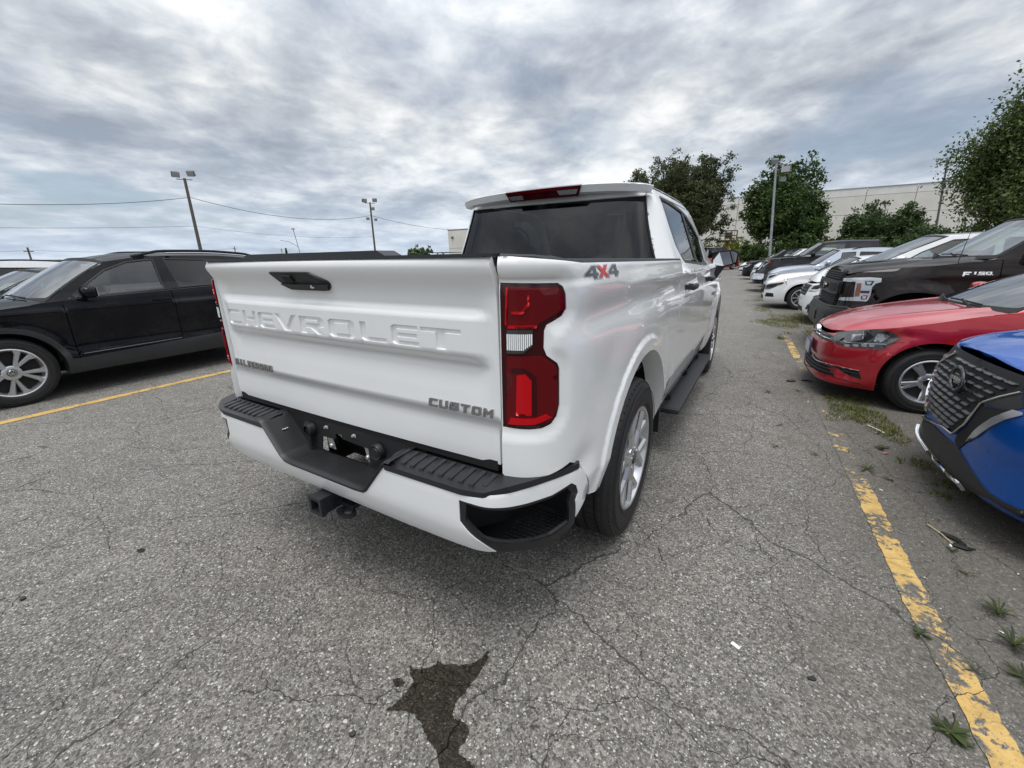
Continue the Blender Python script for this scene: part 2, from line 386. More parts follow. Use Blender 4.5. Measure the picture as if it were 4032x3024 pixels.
# ---------------------------------------------------------------- block lettering: outlines in a cell 1 wide, 1 high (stroke a across, b down)
def glyph(c,a=.26,b=.24):
    i=1-a; t=1-b; m0=.5-b/2; m1=.5+b/2; k=.12
    G={
    'C':[[(k,0),(1,0),(1,b),(a+.03,b),(a,b+.03),(a,t-.03),(a+.03,t),(1,t),(1,1),(k,1),(0,1-k),(0,k)]],
    'H':[[(0,0),(a,0),(a,m0),(i,m0),(i,0),(1,0),(1,1),(i,1),(i,m1),(a,m1),(a,1),(0,1)]],
    'E':[[(k,0),(1,0),(1,b),(a,b),(a,m0),(.95,m0),(.95,m1),(a,m1),(a,t),(1,t),(1,1),(k,1),(0,1-k),(0,k)]],
    'V':[[(.36,0),(.64,0),(1,1),(1-a,1),(.5,.3),(a,1),(0,1)]],
    'R':[[(0,0),(a,0),(a,.34),(.42,.34),(.70,0),(1,0),(.70,.36),(1,.44),(1,1-k),(1-k,1),(0,1)],[(a,m1+.02),(i,m1+.02),(i,t),(a,t)]],
    'O':[[(k,0),(1-k,0),(1,k),(1,1-k),(1-k,1),(k,1),(0,1-k),(0,k)],[(a,b),(i,b),(i,t),(a,t)]],
    'D':[[(0,0),(1-k,0),(1,k),(1,1-k),(1-k,1),(0,1)],[(a,b),(i,b),(i,t),(a,t)]],
    'L':[[(k,0),(1,0),(1,b),(a,b),(a,1),(0,1),(0,k)]],
    'T':[[(.5-a/2,0),(.5+a/2,0),(.5+a/2,t),(1,t),(1,1),(0,1),(0,t),(.5-a/2,t)]],
    'S':[[(0,0),(1-k,0),(1,k),(1,m1-k/2),(1-k,m1),(a,m1),(a,t),(1,t),(1,1),(k,1),(0,1-k),(0,m0+k/2),(k,m0),(i,m0),(i,b),(0,b)]],
    'U':[[(k,0),(1-k,0),(1,k),(1,1),(i,1),(i,b),(a,b),(a,1),(0,1),(0,k)]],
    'M':[[(0,0),(a*.8,0),(a*.8,.62),(.5,.25),(1-a*.8,.62),(1-a*.8,0),(1,0),(1,1),(.8,1),(.5,.62),(.2,1),(0,1)]],
    'N':[[(0,0),(a,0),(a,.62),(i,0),(1,0),(1,1),(i,1),(i,.38),(a,1),(0,1)]],
    'I':[[(.5-a*.7,0),(.5+a*.7,0),(.5+a*.7,1),(.5-a*.7,1)]],
    'A':[[(0,0),(a,0),(a,.26),(i,.26),(i,0),(1,0),(1,1-k),(1-k,1),(k,1),(0,1-k)],[(a,.26+b),(i,.26+b),(i,t),(a,t)]],
    'F':[[(0,0),(a,0),(a,.34),(.8,.34),(.8,.34+b),(a,.34+b),(a,t),(1,t),(1,1),(0,1)]],
    '1':[[(.42,0),(.72,0),(.72,1),(.3,1),(.3,.8),(.42,.8)]],
    '5':[[(0,0),(1-k,0),(1,k),(1,.62),(a,.62),(a,t),(1,t),(1,1),(0,1),(0,.4),(i,.4),(i,b),(0,b)]],
    '4':[[(.58,0),(.86,0),(.86,.24),(1,.24),(1,.44),(.86,.44),(.86,1),(.5,1),(0,.44),(0,.24),(.58,.24)],[(.58,.44),(.27,.44),(.58,.78)]],
    'X':[[(0,0),(.32,0),(.5,.32),(.68,0),(1,0),(.68,.5),(1,1),(.68,1),(.5,.68),(.32,1),(0,1),(.32,.5)]],
    'W':[[(.18,0),(.38,0),(.5,.55),(.62,0),(.82,0),(1,1),(.82,1),(.71,.42),(.58,.95),(.42,.95),(.29,.42),(.18,1),(0,1)]],
    '0':None}
    if c=='0': return G['O']
    return G[c]
def place(loops,x,y,w,h,sh=0): return [[(x+px*w+py*sh*w,y+py*h) for px,py in l] for l in loops]
def word(txt,x,y,w,h,gap,S,mt,parent,off=.004,fl=.005,sh=0,flip=False,name='letter'):
    for i,c in enumerate(txt):
        if c==' ': continue
        panel(name,place(glyph(c),x+i*(w+gap),y,w,h,sh),S,mt,parent,h=.05,fl=fl,off=off,flip=flip,he=.03)
# ================================================================ wheels (axle along local y, outer face towards -y)
WHEELC={}
def wheel(kind,r,w,rr,nsp,style,rim_mt,root,loc,flip=False,steer=0,lugs=True):
    """wheel > tyre, rim, hub_cap, brake_disc ; loc = centre of the outer face"""
    key=(kind,r,w,rr,nsp,style); e=empty('wheel',root,loc); e.rotation_euler=(0,0,(PI if flip else 0)+steer)
    if key not in WHEELC:
        t=MB(); sw=.012
        prof=[(w,rr*.98),(w-.005,rr+.01),(w+.004,(rr+r)*.5),(w-.01,r-.03),(w-.03,r-.008),(w-.035,r)]
        prof=prof[::-1]
        gro=[w*.72,w*.5,w*.28]; tp=[]
        tp.append((.035,r))
        for g in sorted(gro): tp+=[(g-.006,r),(g-.004,r-.009),(g+.004,r-.009),(g+.006,r)]
        tp.append((w-.035,r))
        fr=[(.006,rr*.98),(.0,rr+.008),(-.004,rr+.02),(-.007,(rr+r)*.5),(-.003,r-.04),(.006,r-.024),(.016,r-.010),(.03,r-.001)]
        t.lathe(fr+tp+[(w-.03,r-.006),(w+.005,(rr+r)*.5),(w,rr)],72,'y')
        # shoulder blocks: sipes cut across the tread edge, geometry
        nb=60
        for k in range(nb):
            a=2*PI*k/nb
            for (y0,y1,rx) in ((.008,w*.22,.0035),(w*.78,w-.008,.0035),(w*.33,w*.46,.002),(w*.54,w*.67,.002)):
                a0,a1=a+.012,a+2*PI/nb-.012; q=[]
                for yy in (y0,y1):
                    dr=-.016 if (yy<.01 or yy>w-.01) else 0
                    for aa in (a0,a1):
                        aa2=aa+(.02 if yy in(y1,) and y0<.01 else 0)
                        for rad in (r-.004+dr,r+rx+dr): q.append((rad*math.cos(aa2),yy,rad*math.sin(aa2)))
                t.add(q,[(1,3,7,5),(0,1,5,4),(2,6,7,3),(0,2,3,1),(4,5,7,6)])
        # lettering ring on the sidewall, fine ribs
        for rad in (rr+.022,r-.045):
            t.lathe([(-.0075,rad),(-.010,rad+.002),(-.0075,rad+.004)],72,'y')
        tm=t.build('tyre',RUBBER,None,True,28).data
        b=MB(); b.lathe([(w-.01,rr),(w-.01,rr-.02),(w*.5,rr-.045),(.02,rr-.022),(.0,rr-.012),(-.004,rr-.004),(.0,rr+.004),(.01,rr+.002)],64,'y')
        spokes(b,style,nsp,rr); rm=b.build('rim',rim_mt,None,True,30).data
        c=MB(); c.lathe([(.05,rr-.03),(.055,.02)],32,'y'); c.lathe([(.075,rr*.78),(.075,rr*.3)],32,'y'); dm=c.build('brake_disc',DARK if style=='v5' else ALLOYD,None,True).data
        h=MB(); h.lathe([(.02,.034),(.004,.034),(-.002,.028),(-.004,.0)],24,'y'); hm=h.build('hub_cap',CHROMED if style!='y5' else CHROMED,None,True,30).data
        for n in ('tyre','rim','brake_disc','hub_cap'):
            for o in [o for o in COL.objects if o.parent is None and o.name.split('.')[0]==n]: bpy.data.objects.remove(o)
        WHEELC[key]=(tm,rm,dm,hm)
    for n,me in zip(('tyre','rim','brake_disc','hub_cap'),WHEELC[key]):
        o=bpy.data.objects.new(n,me); COL.objects.link(o); o.parent=e
        if n=='rim' or n=='hub_cap': o.rotation_euler=(0,.31,0)
    return e
def spokes(b,style,n,rr):
    def bar(a0,r0,a1,r1,w0,w1,y0,y1,th=.03):
        p=Vector((r0*math.cos(a0),0,r0*math.sin(a0))); q=Vector((r1*math.cos(a1),0,r1*math.sin(a1))); d=(q-p).normalized(); s=Vector((-d.z,0,d.x))
        vs=[]
        for c,w,y in((p,w0,y0),(q,w1,y1)):
            for k,yo in((-1,.012),(-.55,0),(.55,0),(1,.012)): vs.append(c+s*w*k+Vector((0,y+yo,0)))
            vs.append(c+s*w*.8+Vector((0,y+th,0))); vs.append(c-s*w*.8+Vector((0,y+th,0)))
        b.add(vs,[(i,(i+1)%6,6+(i+1)%6,6+i) for i in range(6)]+[(0,1,2,3,4,5),(11,10,9,8,7,6)])
    b.lathe([(.03,.075),(.012,.072),(.006,.060),(.006,.036),(.02,.034)],32,'y')
    R1=rr-.012
    for k in range(n):
        a=2*PI*k/n
        if style=='y5':      # five broad forked spokes of the pickup
            bar(a,.05,a,rr*.55,.038,.034,.008,.012,.045)
            bar(a,rr*.50,a-.25,R1,.024,.028,.012,.004,.04); bar(a,rr*.50,a+.25,R1,.024,.028,.012,.004,.04)
            bar(a+PI/n,.05,a+PI/n,rr*.40,.02,.012,.02,.03,.03)
        elif style=='v5':    # ten spokes in pairs that open towards the rim
            bar(a-.07,.055,a-.22,R1,.013,.026,.008,.0,.03); bar(a+.07,.055,a+.22,R1,.013,.026,.008,.0,.03)
            bar(a-.17,rr*.66,a-.36,R1,.009,.012,.004,.0,.03); bar(a+.17,rr*.66,a+.36,R1,.009,.012,.004,.0,.03)
        elif style=='w5':    # five wide flat spokes with a groove
            bar(a-.05,.05,a-.12,R1,.020,.016,.010,.004,.03); bar(a+.05,.05,a+.12,R1,.020,.016,.010,.004,.03)
        else:
            bar(a,.05,a,R1,.012,.016,.012,.002,.03)
        if k<5:
            aa=2*PI*(k+.5)/5; b.lathe([(.004,.001),(.002,.008),(.02,.010)],8,'y',(.052*math.cos(aa),0,.052*math.sin(aa)))
def arc(cy,cz,r,a0,a1,n=18): return [(cy+r*math.cos(R(a0+(a1-a0)*i/n)),cz+r*math.sin(R(a0+(a1-a0)*i/n))) for i in range(n+1)]
# ================================================================ the white pickup
def pickup():
    T=thing('pickup_truck','white crew cab pickup with closed tailgate, seen from behind, parked in the centre','pickup truck')
    I=np.asarray
    # --- tailgate surface (x,z)
    band=lambda x: 1-sstep(.675,.755,abs(I(x,float)))
    pb=cv([(.735,.0),(.74,-.004),(.80,-.006),(.85,-.006),(.866,-.008),(.871,.004),(.878,.009),(.886,.003),(.96,.004),(1.15,.0),(1.26,-.004),(1.295,-.012),(1.325,-.030),(1.35,-.037),(1.368,-.032),(1.378,-.012)])
    pd=cv([(.90,0),(.95,.002),(1.0,.008),(1.048,.014),(1.070,-.004),(1.084,-.017),(1.09,-.019),(1.190,-.019),(1.198,-.015),(1.226,.015),(1.26,.012),(1.31,.0)])
    def GS(x,z):
        x=I(x,float); z=I(z,float)
        y=-.934+pb(z)+pd(z)*band(x)+.010*(x/.775)**2
        return np.stack([x,y,z],-1)
    gx=.770
    # stamped lettering
    y0,y1=1.098,1.165; L=[]
    defs=[('C',-.705,-.585),('H',-.560,-.455),('E',-.436,-.318),('V',-.306,-.156),('R',-.140,.012),('O',.038,.182),('L',.212,.338),('E',.362,.482),('T',.492,.652)]
    loops=[]; letters=[]
    for c,a,b in defs:
        g=place(glyph(c,a=.24 if c not in 'EV' else .22,b=.22),a,y0,b-a,y1-y0)
        letters.append(g); loops+=g
    gate=panel('tailgate',[[(-gx,.742),(gx,.742),(gx,1.374),(-gx,1.374)]]+loops,GS,WHITE,T,h=.022,fl=.03,he=.02)
    def inset(l,d,outer=True):
        A=np.array(l); n=len(A); area=.5*sum(A[i][0]*A[(i+1)%n][1]-A[(i+1)%n][0]*A[i][1] for i in range(n)); s=1 if area>0 else -1
        if not outer: s=-s
        o=[]
        for i in range(n):
            e0=A[i]-A[i-1]; e1=A[(i+1)%n]-A[i]; e0/=np.linalg.norm(e0); e1/=np.linalg.norm(e1)
            n0=np.array([-e0[1],e0[0]])*s; n1=np.array([-e1[1],e1[0]])*s; m=n0+n1; m/=max(.5,m@m)/1 ; m=m if True else m
            o.append(A[i]+m*d*(1 if True else 0))
        return o
    for g in letters:
        ins=[inset(l,.0045,i==0) for i,l in enumerate(g)]
        DP=.007
        o=panel('letter',ins,lambda u,v:GS(u,v)+np.array([0,DP,0]),WHITE,gate,h=.03,fl=0)
        me=o.data; V=[];F=[]
        for l,m in zip(g,ins):
            a=GS(I([p[0] for p in l]),I([p[1] for p in l])); b=GS(I([p[0] for p in m]),I([p[1] for p in m]))+np.array([0,DP,0]); k=len(V); n=len(l)
            V+=list(a)+list(b); F+=[(k+i,k+(i+1)%n,k+n+(i+1)%n,k+n+i) for i in range(n)]
        mesh('letter_edge',V,F,WHITE,gate)
    # chrome badges
    word('SILVERADO',-.764,.889,.0245,.032,.0125,GS,BADGEC,gate,off=.006,fl=.007,sh=.12,name='badge_letter')
    word('CUSTOM',.487,.893,.0345,.029,.0095,GS,BADGEC,gate,off=.006,fl=.007,sh=.12,name='badge_letter')
    # handle
    hp=[(-.262,1.330),(-.015,1.330),(.064,1.299),(.068,1.286),(.046,1.264),(-.172,1.262),(-.236,1.292)]
    hb=panel('handle',rnd_poly(hp,.008),GS,PLAST,gate,h=.04,fl=.012,off=.006)
    panel('handle_grip',rnd_poly([(-.225,1.291),(.064,1.291),(.044,1.267),(-.17,1.267)],.006),GS,PADM,hb,h=.05,fl=.014,off=.016)
    panel('camera',rnd_poly([(-.175,1.321),(-.125,1.321),(-.125,1.298),(-.175,1.298)],.004),GS,DARK,hb,h=.05,fl=.01,off=.014)
    m=MB(); m.lathe([(-.012,.0),(-.012,.006),(0,.007)],16,'y',(-.022,-.945,1.277)); m.build('lock',CHROME,hb,True)
    # cap with raised centre
    cp=[(-.772,1.372),(.772,1.372),(.772,1.380),(.385,1.380),(.350,1.396),(-.400,1.396),(-.440,1.380),(-.772,1.380)]
    m=MB(); m.prism(cp,-.965,-.89,lambda x,z,y:(x,y,z)); m.build('gate_cap',PLASTG,gate)
    m=MB(); m.box((0,-.86,1.06),(1.54,.06,.62)); m.build('inner_skin',WHITE,gate)
    # --- body side
    side_pts=[(.783,-.934),(.842,-.917),(.892,-.880),(.928,-.822),(.951,-.735),(.963,-.62),(.971,-.42),(.975,-.1),(.975,.4),(.975,.88),(.975,1.98),(.972,2.93),(.96,3.6),(.93,4.05),(.86,4.3),(.6,4.42),(0,4.48)]
    O,Nn,LT,Q,Sx=plan(side_pts)
    U=lambda y:np.interp(y,Q[:30*13,1],Sx[:30*13])
    crz=lambda y: 1.285-.013*(y+.8)
    def offs(u,z):
        x,y=O(u); c=crz(np.clip(y,-.9,3)); d=z-c
        up=-.6*np.clip(d,0,.05)*.55-.16*np.clip(d-.05,0,1)-.35*np.clip(z-1.338,0,1)
        rec=-.017*np.exp(-((z-1.19)/.055)**2)*sstep(-.95,-.6,y)
        low=-.22*np.clip(.62-z,0,1)-.10*np.clip(.50-z,0,1)
        r=np.sqrt((y-0.)**2+(z-.42)**2); fl=.007*(1-sstep(.62,.80,r))+.012*(1-sstep(.576,.604,r))
        r2=np.sqrt((y-3.50)**2+(z-.42)**2); fl=fl+.03*(1-sstep(.50,.68,r2))
        rear=sstep(-.90,-.70,y)
        # soft dished band around the rear light and along the lower corner
        return up*1.0+rec+low+fl*rear
    def SB(u,z):
        x,y=O(u); nx,ny=Nn(u); o=offs(u,z); return np.stack([x+nx*o,y+ny*o,z+0*x],-1)
    mS=mirx(SB)
    zt=lambda y:1.352-.008*(y+.9)
    LZ=(1900,1050,450/1066)
    lt=tr(SB,LZ,[(178,148),(700,150),(752,182),(778,260),(782,400),(742,462),(600,545),(577,600),(572,760),(600,830),(700,900),(718,950),(718,1290),(692,1400),(640,1470),(560,1510),(440,1522),(185,1495)],(0,.4),(.7,1.36))
    lt[0]=(.002,lt[0][1]); lt[-1]=(.002,lt[-1][1])
    uG=U(.872); uD=U(1.975); uF=U(2.93)
    bed=[(0,.742),(0,1.372)]+[(u,float(zt(O(u)[1]))+.02*(1-float(sstep(-.93,-.8,O(u)[1])))) for u in np.linspace(.02,uG-.004,16)]+[(uG-.004,.46),(U(.53),.46)]
    ZC_=(1700,1750,.3165)
    bed+=[(U(a),b) for a,b in arc(0,.42,.525,4,166,24)]+[(U(-.52),.505)]+tr(SB,ZC_,[(1935,620),(1942,520),(1932,420),(1850,240),(1700,212),(1400,382),(1250,425),(1100,428),(925,380)],(.0,.8),(.45,.8))+[(.0,.722)]
    ltp=np.array(lt+lt[:1])
    def ldist(u,z):
        p=np.stack([np.ravel(u),np.ravel(z)],-1); d=np.full(len(p),9.)
        for a,b in zip(ltp[:-1],ltp[1:]):
            t=np.clip(((p-a)@(b-a))/((b-a)@(b-a)+1e-12),0,1); d=np.minimum(d,np.linalg.norm(p-a-t[:,None]*(b-a),axis=1))
        return d.reshape(np.shape(u))
    def SBb(u,z):
        u=I(u,float); z=I(z,float); x,y=O(u); nx,ny=Nn(u)
        sc=-.012*np.exp(-((y+.70)/.07)**2-((z-.70)/.055)**2)
        ld=ldist(u,z); lip=np.interp(z,[1.300,1.325,1.350,1.372,1.378],[0,.018,.030,.028,.016])*(1-sstep(.12,.42,u))*sstep(.0,.018,ld)
        o=offs(u,z)+.008*sstep(.004,.050,ld)*(1-sstep(-.75,-.45,y))+sc+lip; return np.stack([x+nx*o,y+ny*o,z+0*x],-1)
    lti=[(u,z) for u,z in lt]
    for S_,fl_ in ((SB,False),(mS,True)):
        holes=[lti]
        bs=panel('bed_side',[bed]+holes,SBb if S_ is SB else mirx(SBb),WHITE,T,h=.017,fl=.03,flip=fl_,he=.014,extra=[(float(U(rr_*math.cos(t))),.42+rr_*math.sin(t)) for rr_ in (.540,.553,.566,.574,.582,.590,.598,.606,.614,.626,.640) for t in np.linspace(-.1,PI+.1,90)])
        # arch lip turned inwards
        A=arc(0,.42,.525,-2,165,30); V=[];F=[]
        for i,(a,b) in enumerate(A):
            p=S_(I([U(a)]),I([b]))[0]
            for dd in (0,.02,.10): 
                k=1-(.006 if dd==.02 else .03 if dd>.05 else 0); q=(p[0]-math.copysign(dd,p[0]),0+(p[1])*k,.42+(p[2]-.42)*k); V.append(q)
        for i in range(len(A)-1):
            for j in (0,1): F.append((i*3+j,i*3+j+1,i*3+4+j,i*3+3+j))
        mesh('arch_lip',V,F,WHITE,bs,True)
        # rail cap
        cl=[(0.006,1.372),(uG+.02,float(zt(.87)))]
        strip('rail_cap',[(u,float(zt(O(u)[1]))+.02*(1-float(sstep(-.93,-.8,O(u)[1])))+.006) for u in np.linspace(.0,uG-.004,20)],SBb if S_ is SB else mirx(SBb),.022,PLASTG,bs,off=-.012,hgt=.010,flip=fl_)
        SQ=SBb if S_ is SB else mirx(SBb)
        # --- tail light
        tl=empty('tail_light',T); 
        if S_ is SB: tl['label']='red tail light beside the 4X4 decal'
        g=lambda pts:tr(SB,LZ,pts,(0,.4),(.7,1.36))
        panel('housing',[lti],lambda u,v:S_(u,v),REDD,tl,h=.03,fl=.05,off=-.003,flip=fl_,he=.02)
        panel('lens',[rnd_poly(g([(222,185),(560,200),(700,195),(755,240),(765,390),(640,460),(520,530),(505,580),(222,582)]),.006)],S_,REDL,tl,h=.02,fl=.004,off=.002,flip=fl_)
        panel('lens',[rnd_poly(g([(225,832),(560,830),(690,930),(702,1290),(640,1440),(440,1478),(225,1460)]),.008)],S_,REDL,tl,h=.02,fl=.004,off=.002,flip=fl_)
        panel('reflector_bar',[g([(222,200),(240,198),(228,545),(213,540)])],S_,REDB,tl,h=.02,fl=.003,off=.0055,flip=fl_)
        panel('reflector_bar',[g([(432,265),(436,360),(375,443),(270,443),(275,420),(360,418),(412,350),(415,268)])],S_,REDB,tl,h=.02,fl=.003,off=.0055,flip=fl_)
        panel('reflector_bar',[g([(245,548),(500,545),(500,572),(238,575)])],S_,REDB,tl,h=.02,fl=.003,off=.0055,flip=fl_)
        panel('reflector_bar',[g([(265,1405),(480,1412),(590,1372),(640,1400),(480,1470),(240,1462)])],S_,REDB,tl,h=.02,fl=.003,off=.0055,flip=fl_)
        panel('reflector_block',[g([(320,1010),(400,1000),(455,1060),(455,1385),(315,1385)])],S_,REDB,tl,h=.02,fl=.003,off=.0050,flip=fl_)
        panel('edge_frame',[g([(268,965),(285,945),(400,950),(500,1030),(505,1390),(470,1385),(465,1060),(400,985),(275,985)])],S_,REDD,tl,h=.02,fl=.003,off=.0055,flip=fl_)
        rl=g([(228,588),(465,590),(465,740),(380,810),(228,808)])
        rv=panel('reversing_lamp',[rl],S_,CHROMED,tl,h=.02,fl=.012,off=.003,flip=fl_)
        us=[p[0] for p in rl]; zs=[p[1] for p in rl]
        for k in range(13):
            u=min(us)+(max(us)-min(us))*(k+.5)/13; zz=min(zs)+.01 if k<9 else min(zs)+.01+.02*(k-8)/5
            strip('flute',[(u,zz),(u,max(zs)-.012)],S_,.0045,LAMPW,rv,off=.003,hgt=.002,flip=fl_)
        # 4x4 decal
        if True:
            F3=(1700,650,1250/2212)
            q=tr(SB,F3,[(1035,745),(1300,745),(1165,700),(1165,785)],(0,.9),(1.2,1.38)) ; ua,ub=q[0][0],q[1][0]; z0=q[3][1]; z1=q[2][1]; w=(ub-ua)
            wd=(ub-ua)/3
            seq=[('4',ua,z0),('X',ua+wd*.98,z0),('4',ub-wd*1.02,z0)]
            if fl_: seq=[(c,a,b) for c,a,b in seq]
            for c,a,b in seq:
                gl=glyph(c)
                if fl_: gl=[[(1-x,y) for x,y in l] for l in gl]
                o1=[[((x-.5)*1.16+.5,(y-.5)*1.2+.5) for x,y in gl[0]]]
                panel('decal_outline',place(o1,a,b,wd,z1-z0),SQ,DSILV,bs,h=.05,fl=0,off=.0012,flip=fl_)
                panel('decal',place(gl,a,b,wd,z1-z0),SQ,DRED if c=='X' else DGREY,bs,h=.05,fl=0,off=.0024,flip=fl_)
        # --- doors
        def dd(name,a,b,wh=None):
            pl=[(a,.40),(b,.40)]+[(b,1.260)]+[(a,1.260)]
            return panel(name,[pl],S_,WHITE,T,h=.05,fl=.02,flip=fl_)
        rd=dd('door',uG+.005,uD-.004); fd=dd('door',uD+.004,uF-.004)
        # front wing with arch
        fw=[(uF+.004,.40),(U(2.985),.42)]+[(U(a),b) for a,b in arc(3.5,.42,.505,176,4,22)]+[(U(4.03),.45),(LT-.62,.6),(LT-.62,.98)]+[(u,float(z)) for u,z in zip(np.linspace(LT-.64,uF+.004,10),np.linspace(1.0,1.235,10))]
        panel('front_wing',[fw],S_,WHITE,T,h=.06,fl=.03,flip=fl_)
        sg=-1 if fl_ else 1
        for dr,y in ((rd,1.06),(fd,2.14)):
            m=MB(); m.box((sg*1.012,y+.09,1.165),(.026,.20,.036),bev=.01); m.box((sg*.985,y+.01,1.165),(.05,.03,.03)); m.box((sg*.985,y+.17,1.165),(.05,.03,.03)); m.build('handle',PLAST,dr,True)
            m=MB(); m.lathe([(0,.0),(.0,.035),(-.004,.045)],20,'x',(sg*.968,y+.09,1.165)); 
        strip('sill',[(uG,.385),(U(2.95),.385)],S_,.05,WHITE,T,off=-.02,hgt=.012,flip=fl_)
        # running board
        rb=MB(); rb.box((sg*.965,1.89,.335),(.125,1.92,.036),bev=.010); rbo=rb.build('running_board',PLASTG,T,True)
        for k in range(9):
            m=MB(); m.box((sg*(.915+.0125*k),1.89,.3545),(.005,1.88,.004)); m.build('tread_rib',PADM,rbo)
        for y in (1.15,1.9,2.6):
            m=MB(); m.box((sg*.85,y,.37),(.16,.05,.05)); m.build('bracket',DARK,rbo)
        # mirror
        MF=(2500,700,450/1357)
        hd=MB(); 
        out=[(.925,1.395),(1.10,1.415),(1.150,1.395),(1.157,1.375),(1.150,1.290),(1.130,1.275),(1.02,1.245),(.925,1.255),(.915,1.275),(.915,1.38)]
        out=[(x*sg,z) for x,z in rnd_poly(out,.02)]
        n=len(out); V=[]
        for yy,sc in ((2.905,.97),(2.925,1.0),(3.01,.96),(3.06,.75)):
            V+=[(sg*1.035+(x-sg*1.035)*sc,yy,1.33+(z-1.33)*sc) for x,z in out]
        Fm=[(i,(i+1)%n,n+(i+1)%n,n+i) for i in range(n)]+[(n+i,n+(i+1)%n,2*n+(i+1)%n,2*n+i) for i in range(n)]+[(2*n+i,2*n+(i+1)%n,3*n+(i+1)%n,3*n+i) for i in range(n)]+[tuple(3*n+i for i in range(n))]
        hd.add(V,Fm); mr=empty('wing_mirror',T); hd.build('mirror_shell',PLAST,mr,True,40)
        gi=[(sg*1.035+(x-sg*1.035)*.88,1.33+(z-1.33)*.84) for x,z in out]
        m=MB(); m.prism(gi,2.906,2.93,lambda x,z,y:(x,y-(abs(x)-1.035)*.11+(z-1.33)*.07,z)); m.build('mirror_glass',MIRR,mr)
        m=MB(); m.add([(x,2.9045+.012,z) for x,z in out],[tuple(range(n))]); m.build('mirror_bezel',DARK,mr)
        m=MB(); m.add([(sg*.925,2.86,1.255),(sg*1.04,2.93,1.255),(sg*1.04,3.0,1.25),(sg*.925,2.98,1.25),(sg*.955,2.84,1.12),(sg*.975,2.90,1.13),(sg*.975,2.95,1.13),(sg*.955,2.99,1.12)],[(0,1,2,3),(4,7,6,5),(0,4,5,1),(1,5,6,2),(2,6,7,3),(3,7,4,0)]); m.build('mirror_arm',PLAST,mr,True,20)
        # wheels and liners
        wy=0.0
        wheel('pickup',.400,.25,.258,6,'y5',ALLOY,T,(sg*.972,0,.400),flip=False).rotation_euler=(0,0,(PI/2 if sg>0 else -PI/2))
        wheel('pickup',.400,.25,.258,6,'y5',ALLOY,T,(sg*.975,3.50,.400)).rotation_euler=(0,0,(PI/2 if sg>0 else -PI/2))
        for cy in (0,3.5):
            m=MB(); A=arc(cy,.42,.53,-8,188,20); V=[];F=[]
            for a,b in A: V+=[(sg*.90,a,b),(sg*.60,a,b)]
            F=[(2*i,2*i+1,2*i+3,2*i+2) for i in range(20)]; k=len(V); V+=[(sg*.60,a,b) for a,b in A]; F.append(tuple(k+i for i in range(21)))
            m.add(V,F); m.build('wheel_liner',DARK,T)
        m=MB(); m.box((sg*.86,.60,.48),(.20,.02,.36),rx=.1); m.build('mud_flap',PLAST,T)
    m=MB(); m.box((.60,.22,.62),(.02,.45,.55)); m.box((.64,.16,.78),(.06,.16,.12),bev=.03); m.lathe([(0,.03),(.02,.03)],12,'x',(.67,.16,.72)); m.build('inner_arch_panel',MATS['zinc_steel'],T)
    # --- cab greenhouse
    gp=[(0,.905),(.45,.910),(.66,.925),(.755,.965),(.805,1.04),(.825,1.16),(.83,1.5),(.83,2.4),(.82,2.8),(.80,3.3)]
    O2,N2,L2,Q2,S2x=plan(gp)
    U2=lambda y:np.interp(y,Q2[30*5:,1],S2x[30*5:])
    def SC(u,z):
        x,y=O2(u); nx,ny=N2(u); side=sstep(.55,1.0,u); d=z-1.50
        o=-(.26+.13*side)*d-.12*np.clip(z-1.70,0,1)**1.0*side
        o=o+.9*side*np.clip(1.315-z,0,.06)
        return np.stack([x+nx*o,y+ny*o,z+0*x],-1)
    mC=mirx(SC); F3=(1700,650,1250/2212); F6=(2500,700,450/1357)
    I_=lambda f,pts,ub=(-1,4.2):tr(SC,f,pts,(0,L2),(1.2,1.80))
    gr=I_(F3,[(1485,215),(1575,650)])   # right edge of the back glass
    uT,uB=gr[0][0],gr[1][0]; zT=gr[0][1]
    sw=I_(F6,[(278,205),(330,228),(410,275),(500,342),(560,392),(610,450),(680,560),(760,720),(862,1012),(845,1042),(600,1012),(560,960),(480,800),(400,560)])
    swi=rnd_poly(sw,.02)
    zroof=lambda x,y: 1.788+.034*(1-np.abs(x/.76)**2.5)+.034*sstep(.90,1.7,y)*(1-(x/.76)**2)-.10*sstep(1.9,3.0,y)
    ws_y=lambda z: 3.10-(z-1.20)*1.35      # windscreen edge along the side
    top=[(u,1.758-.0*u) for u in np.linspace(.7,U2(2.25),14)]
    ghs=[(uB+.0,1.262)]+[(U2(3.05),1.245),(U2(ws_y(1.35)),1.35),(U2(ws_y(1.5)),1.50),(U2(ws_y(1.65)),1.65),(U2(2.36),1.745),(U2(2.2),1.77)]+[(u,1.782) for u in np.linspace(U2(2.0),uT-.0,14)]
    for S_,fl_ in ((SC,False),(mC,True)):
        cs=panel('cab_side',[ghs,swi],S_,WHITE,T,h=.021,fl=.004,flip=fl_,he=.018)
        panel('window_surround',[swi,[(a+(np.mean([p[0] for p in swi])-a)*.055,b+(np.mean([p[1] for p in swi])-b)*.10) for a,b in swi]],S_,PLAST,cs,h=.03,fl=.01,off=-.004,flip=fl_,he=.03)
        panel('side_window',[swi],S_,GLASST,cs,h=.05,fl=0,off=-.012,flip=fl_)
        pu=U2(1.97); panel('door_pillar',[[(pu-.05,1.27),(pu+.06,1.27),(pu+.03,1.70),(pu-.05,1.71)]],S_,PLAST,cs,h=.05,fl=.006,off=-.006,flip=fl_)
        strip('drip_rail',[(u,1.752) for u in np.linspace(U2(1.1),U2(2.2),8)],S_,.014,WHITE,cs,off=.0,hgt=.006,flip=fl_)
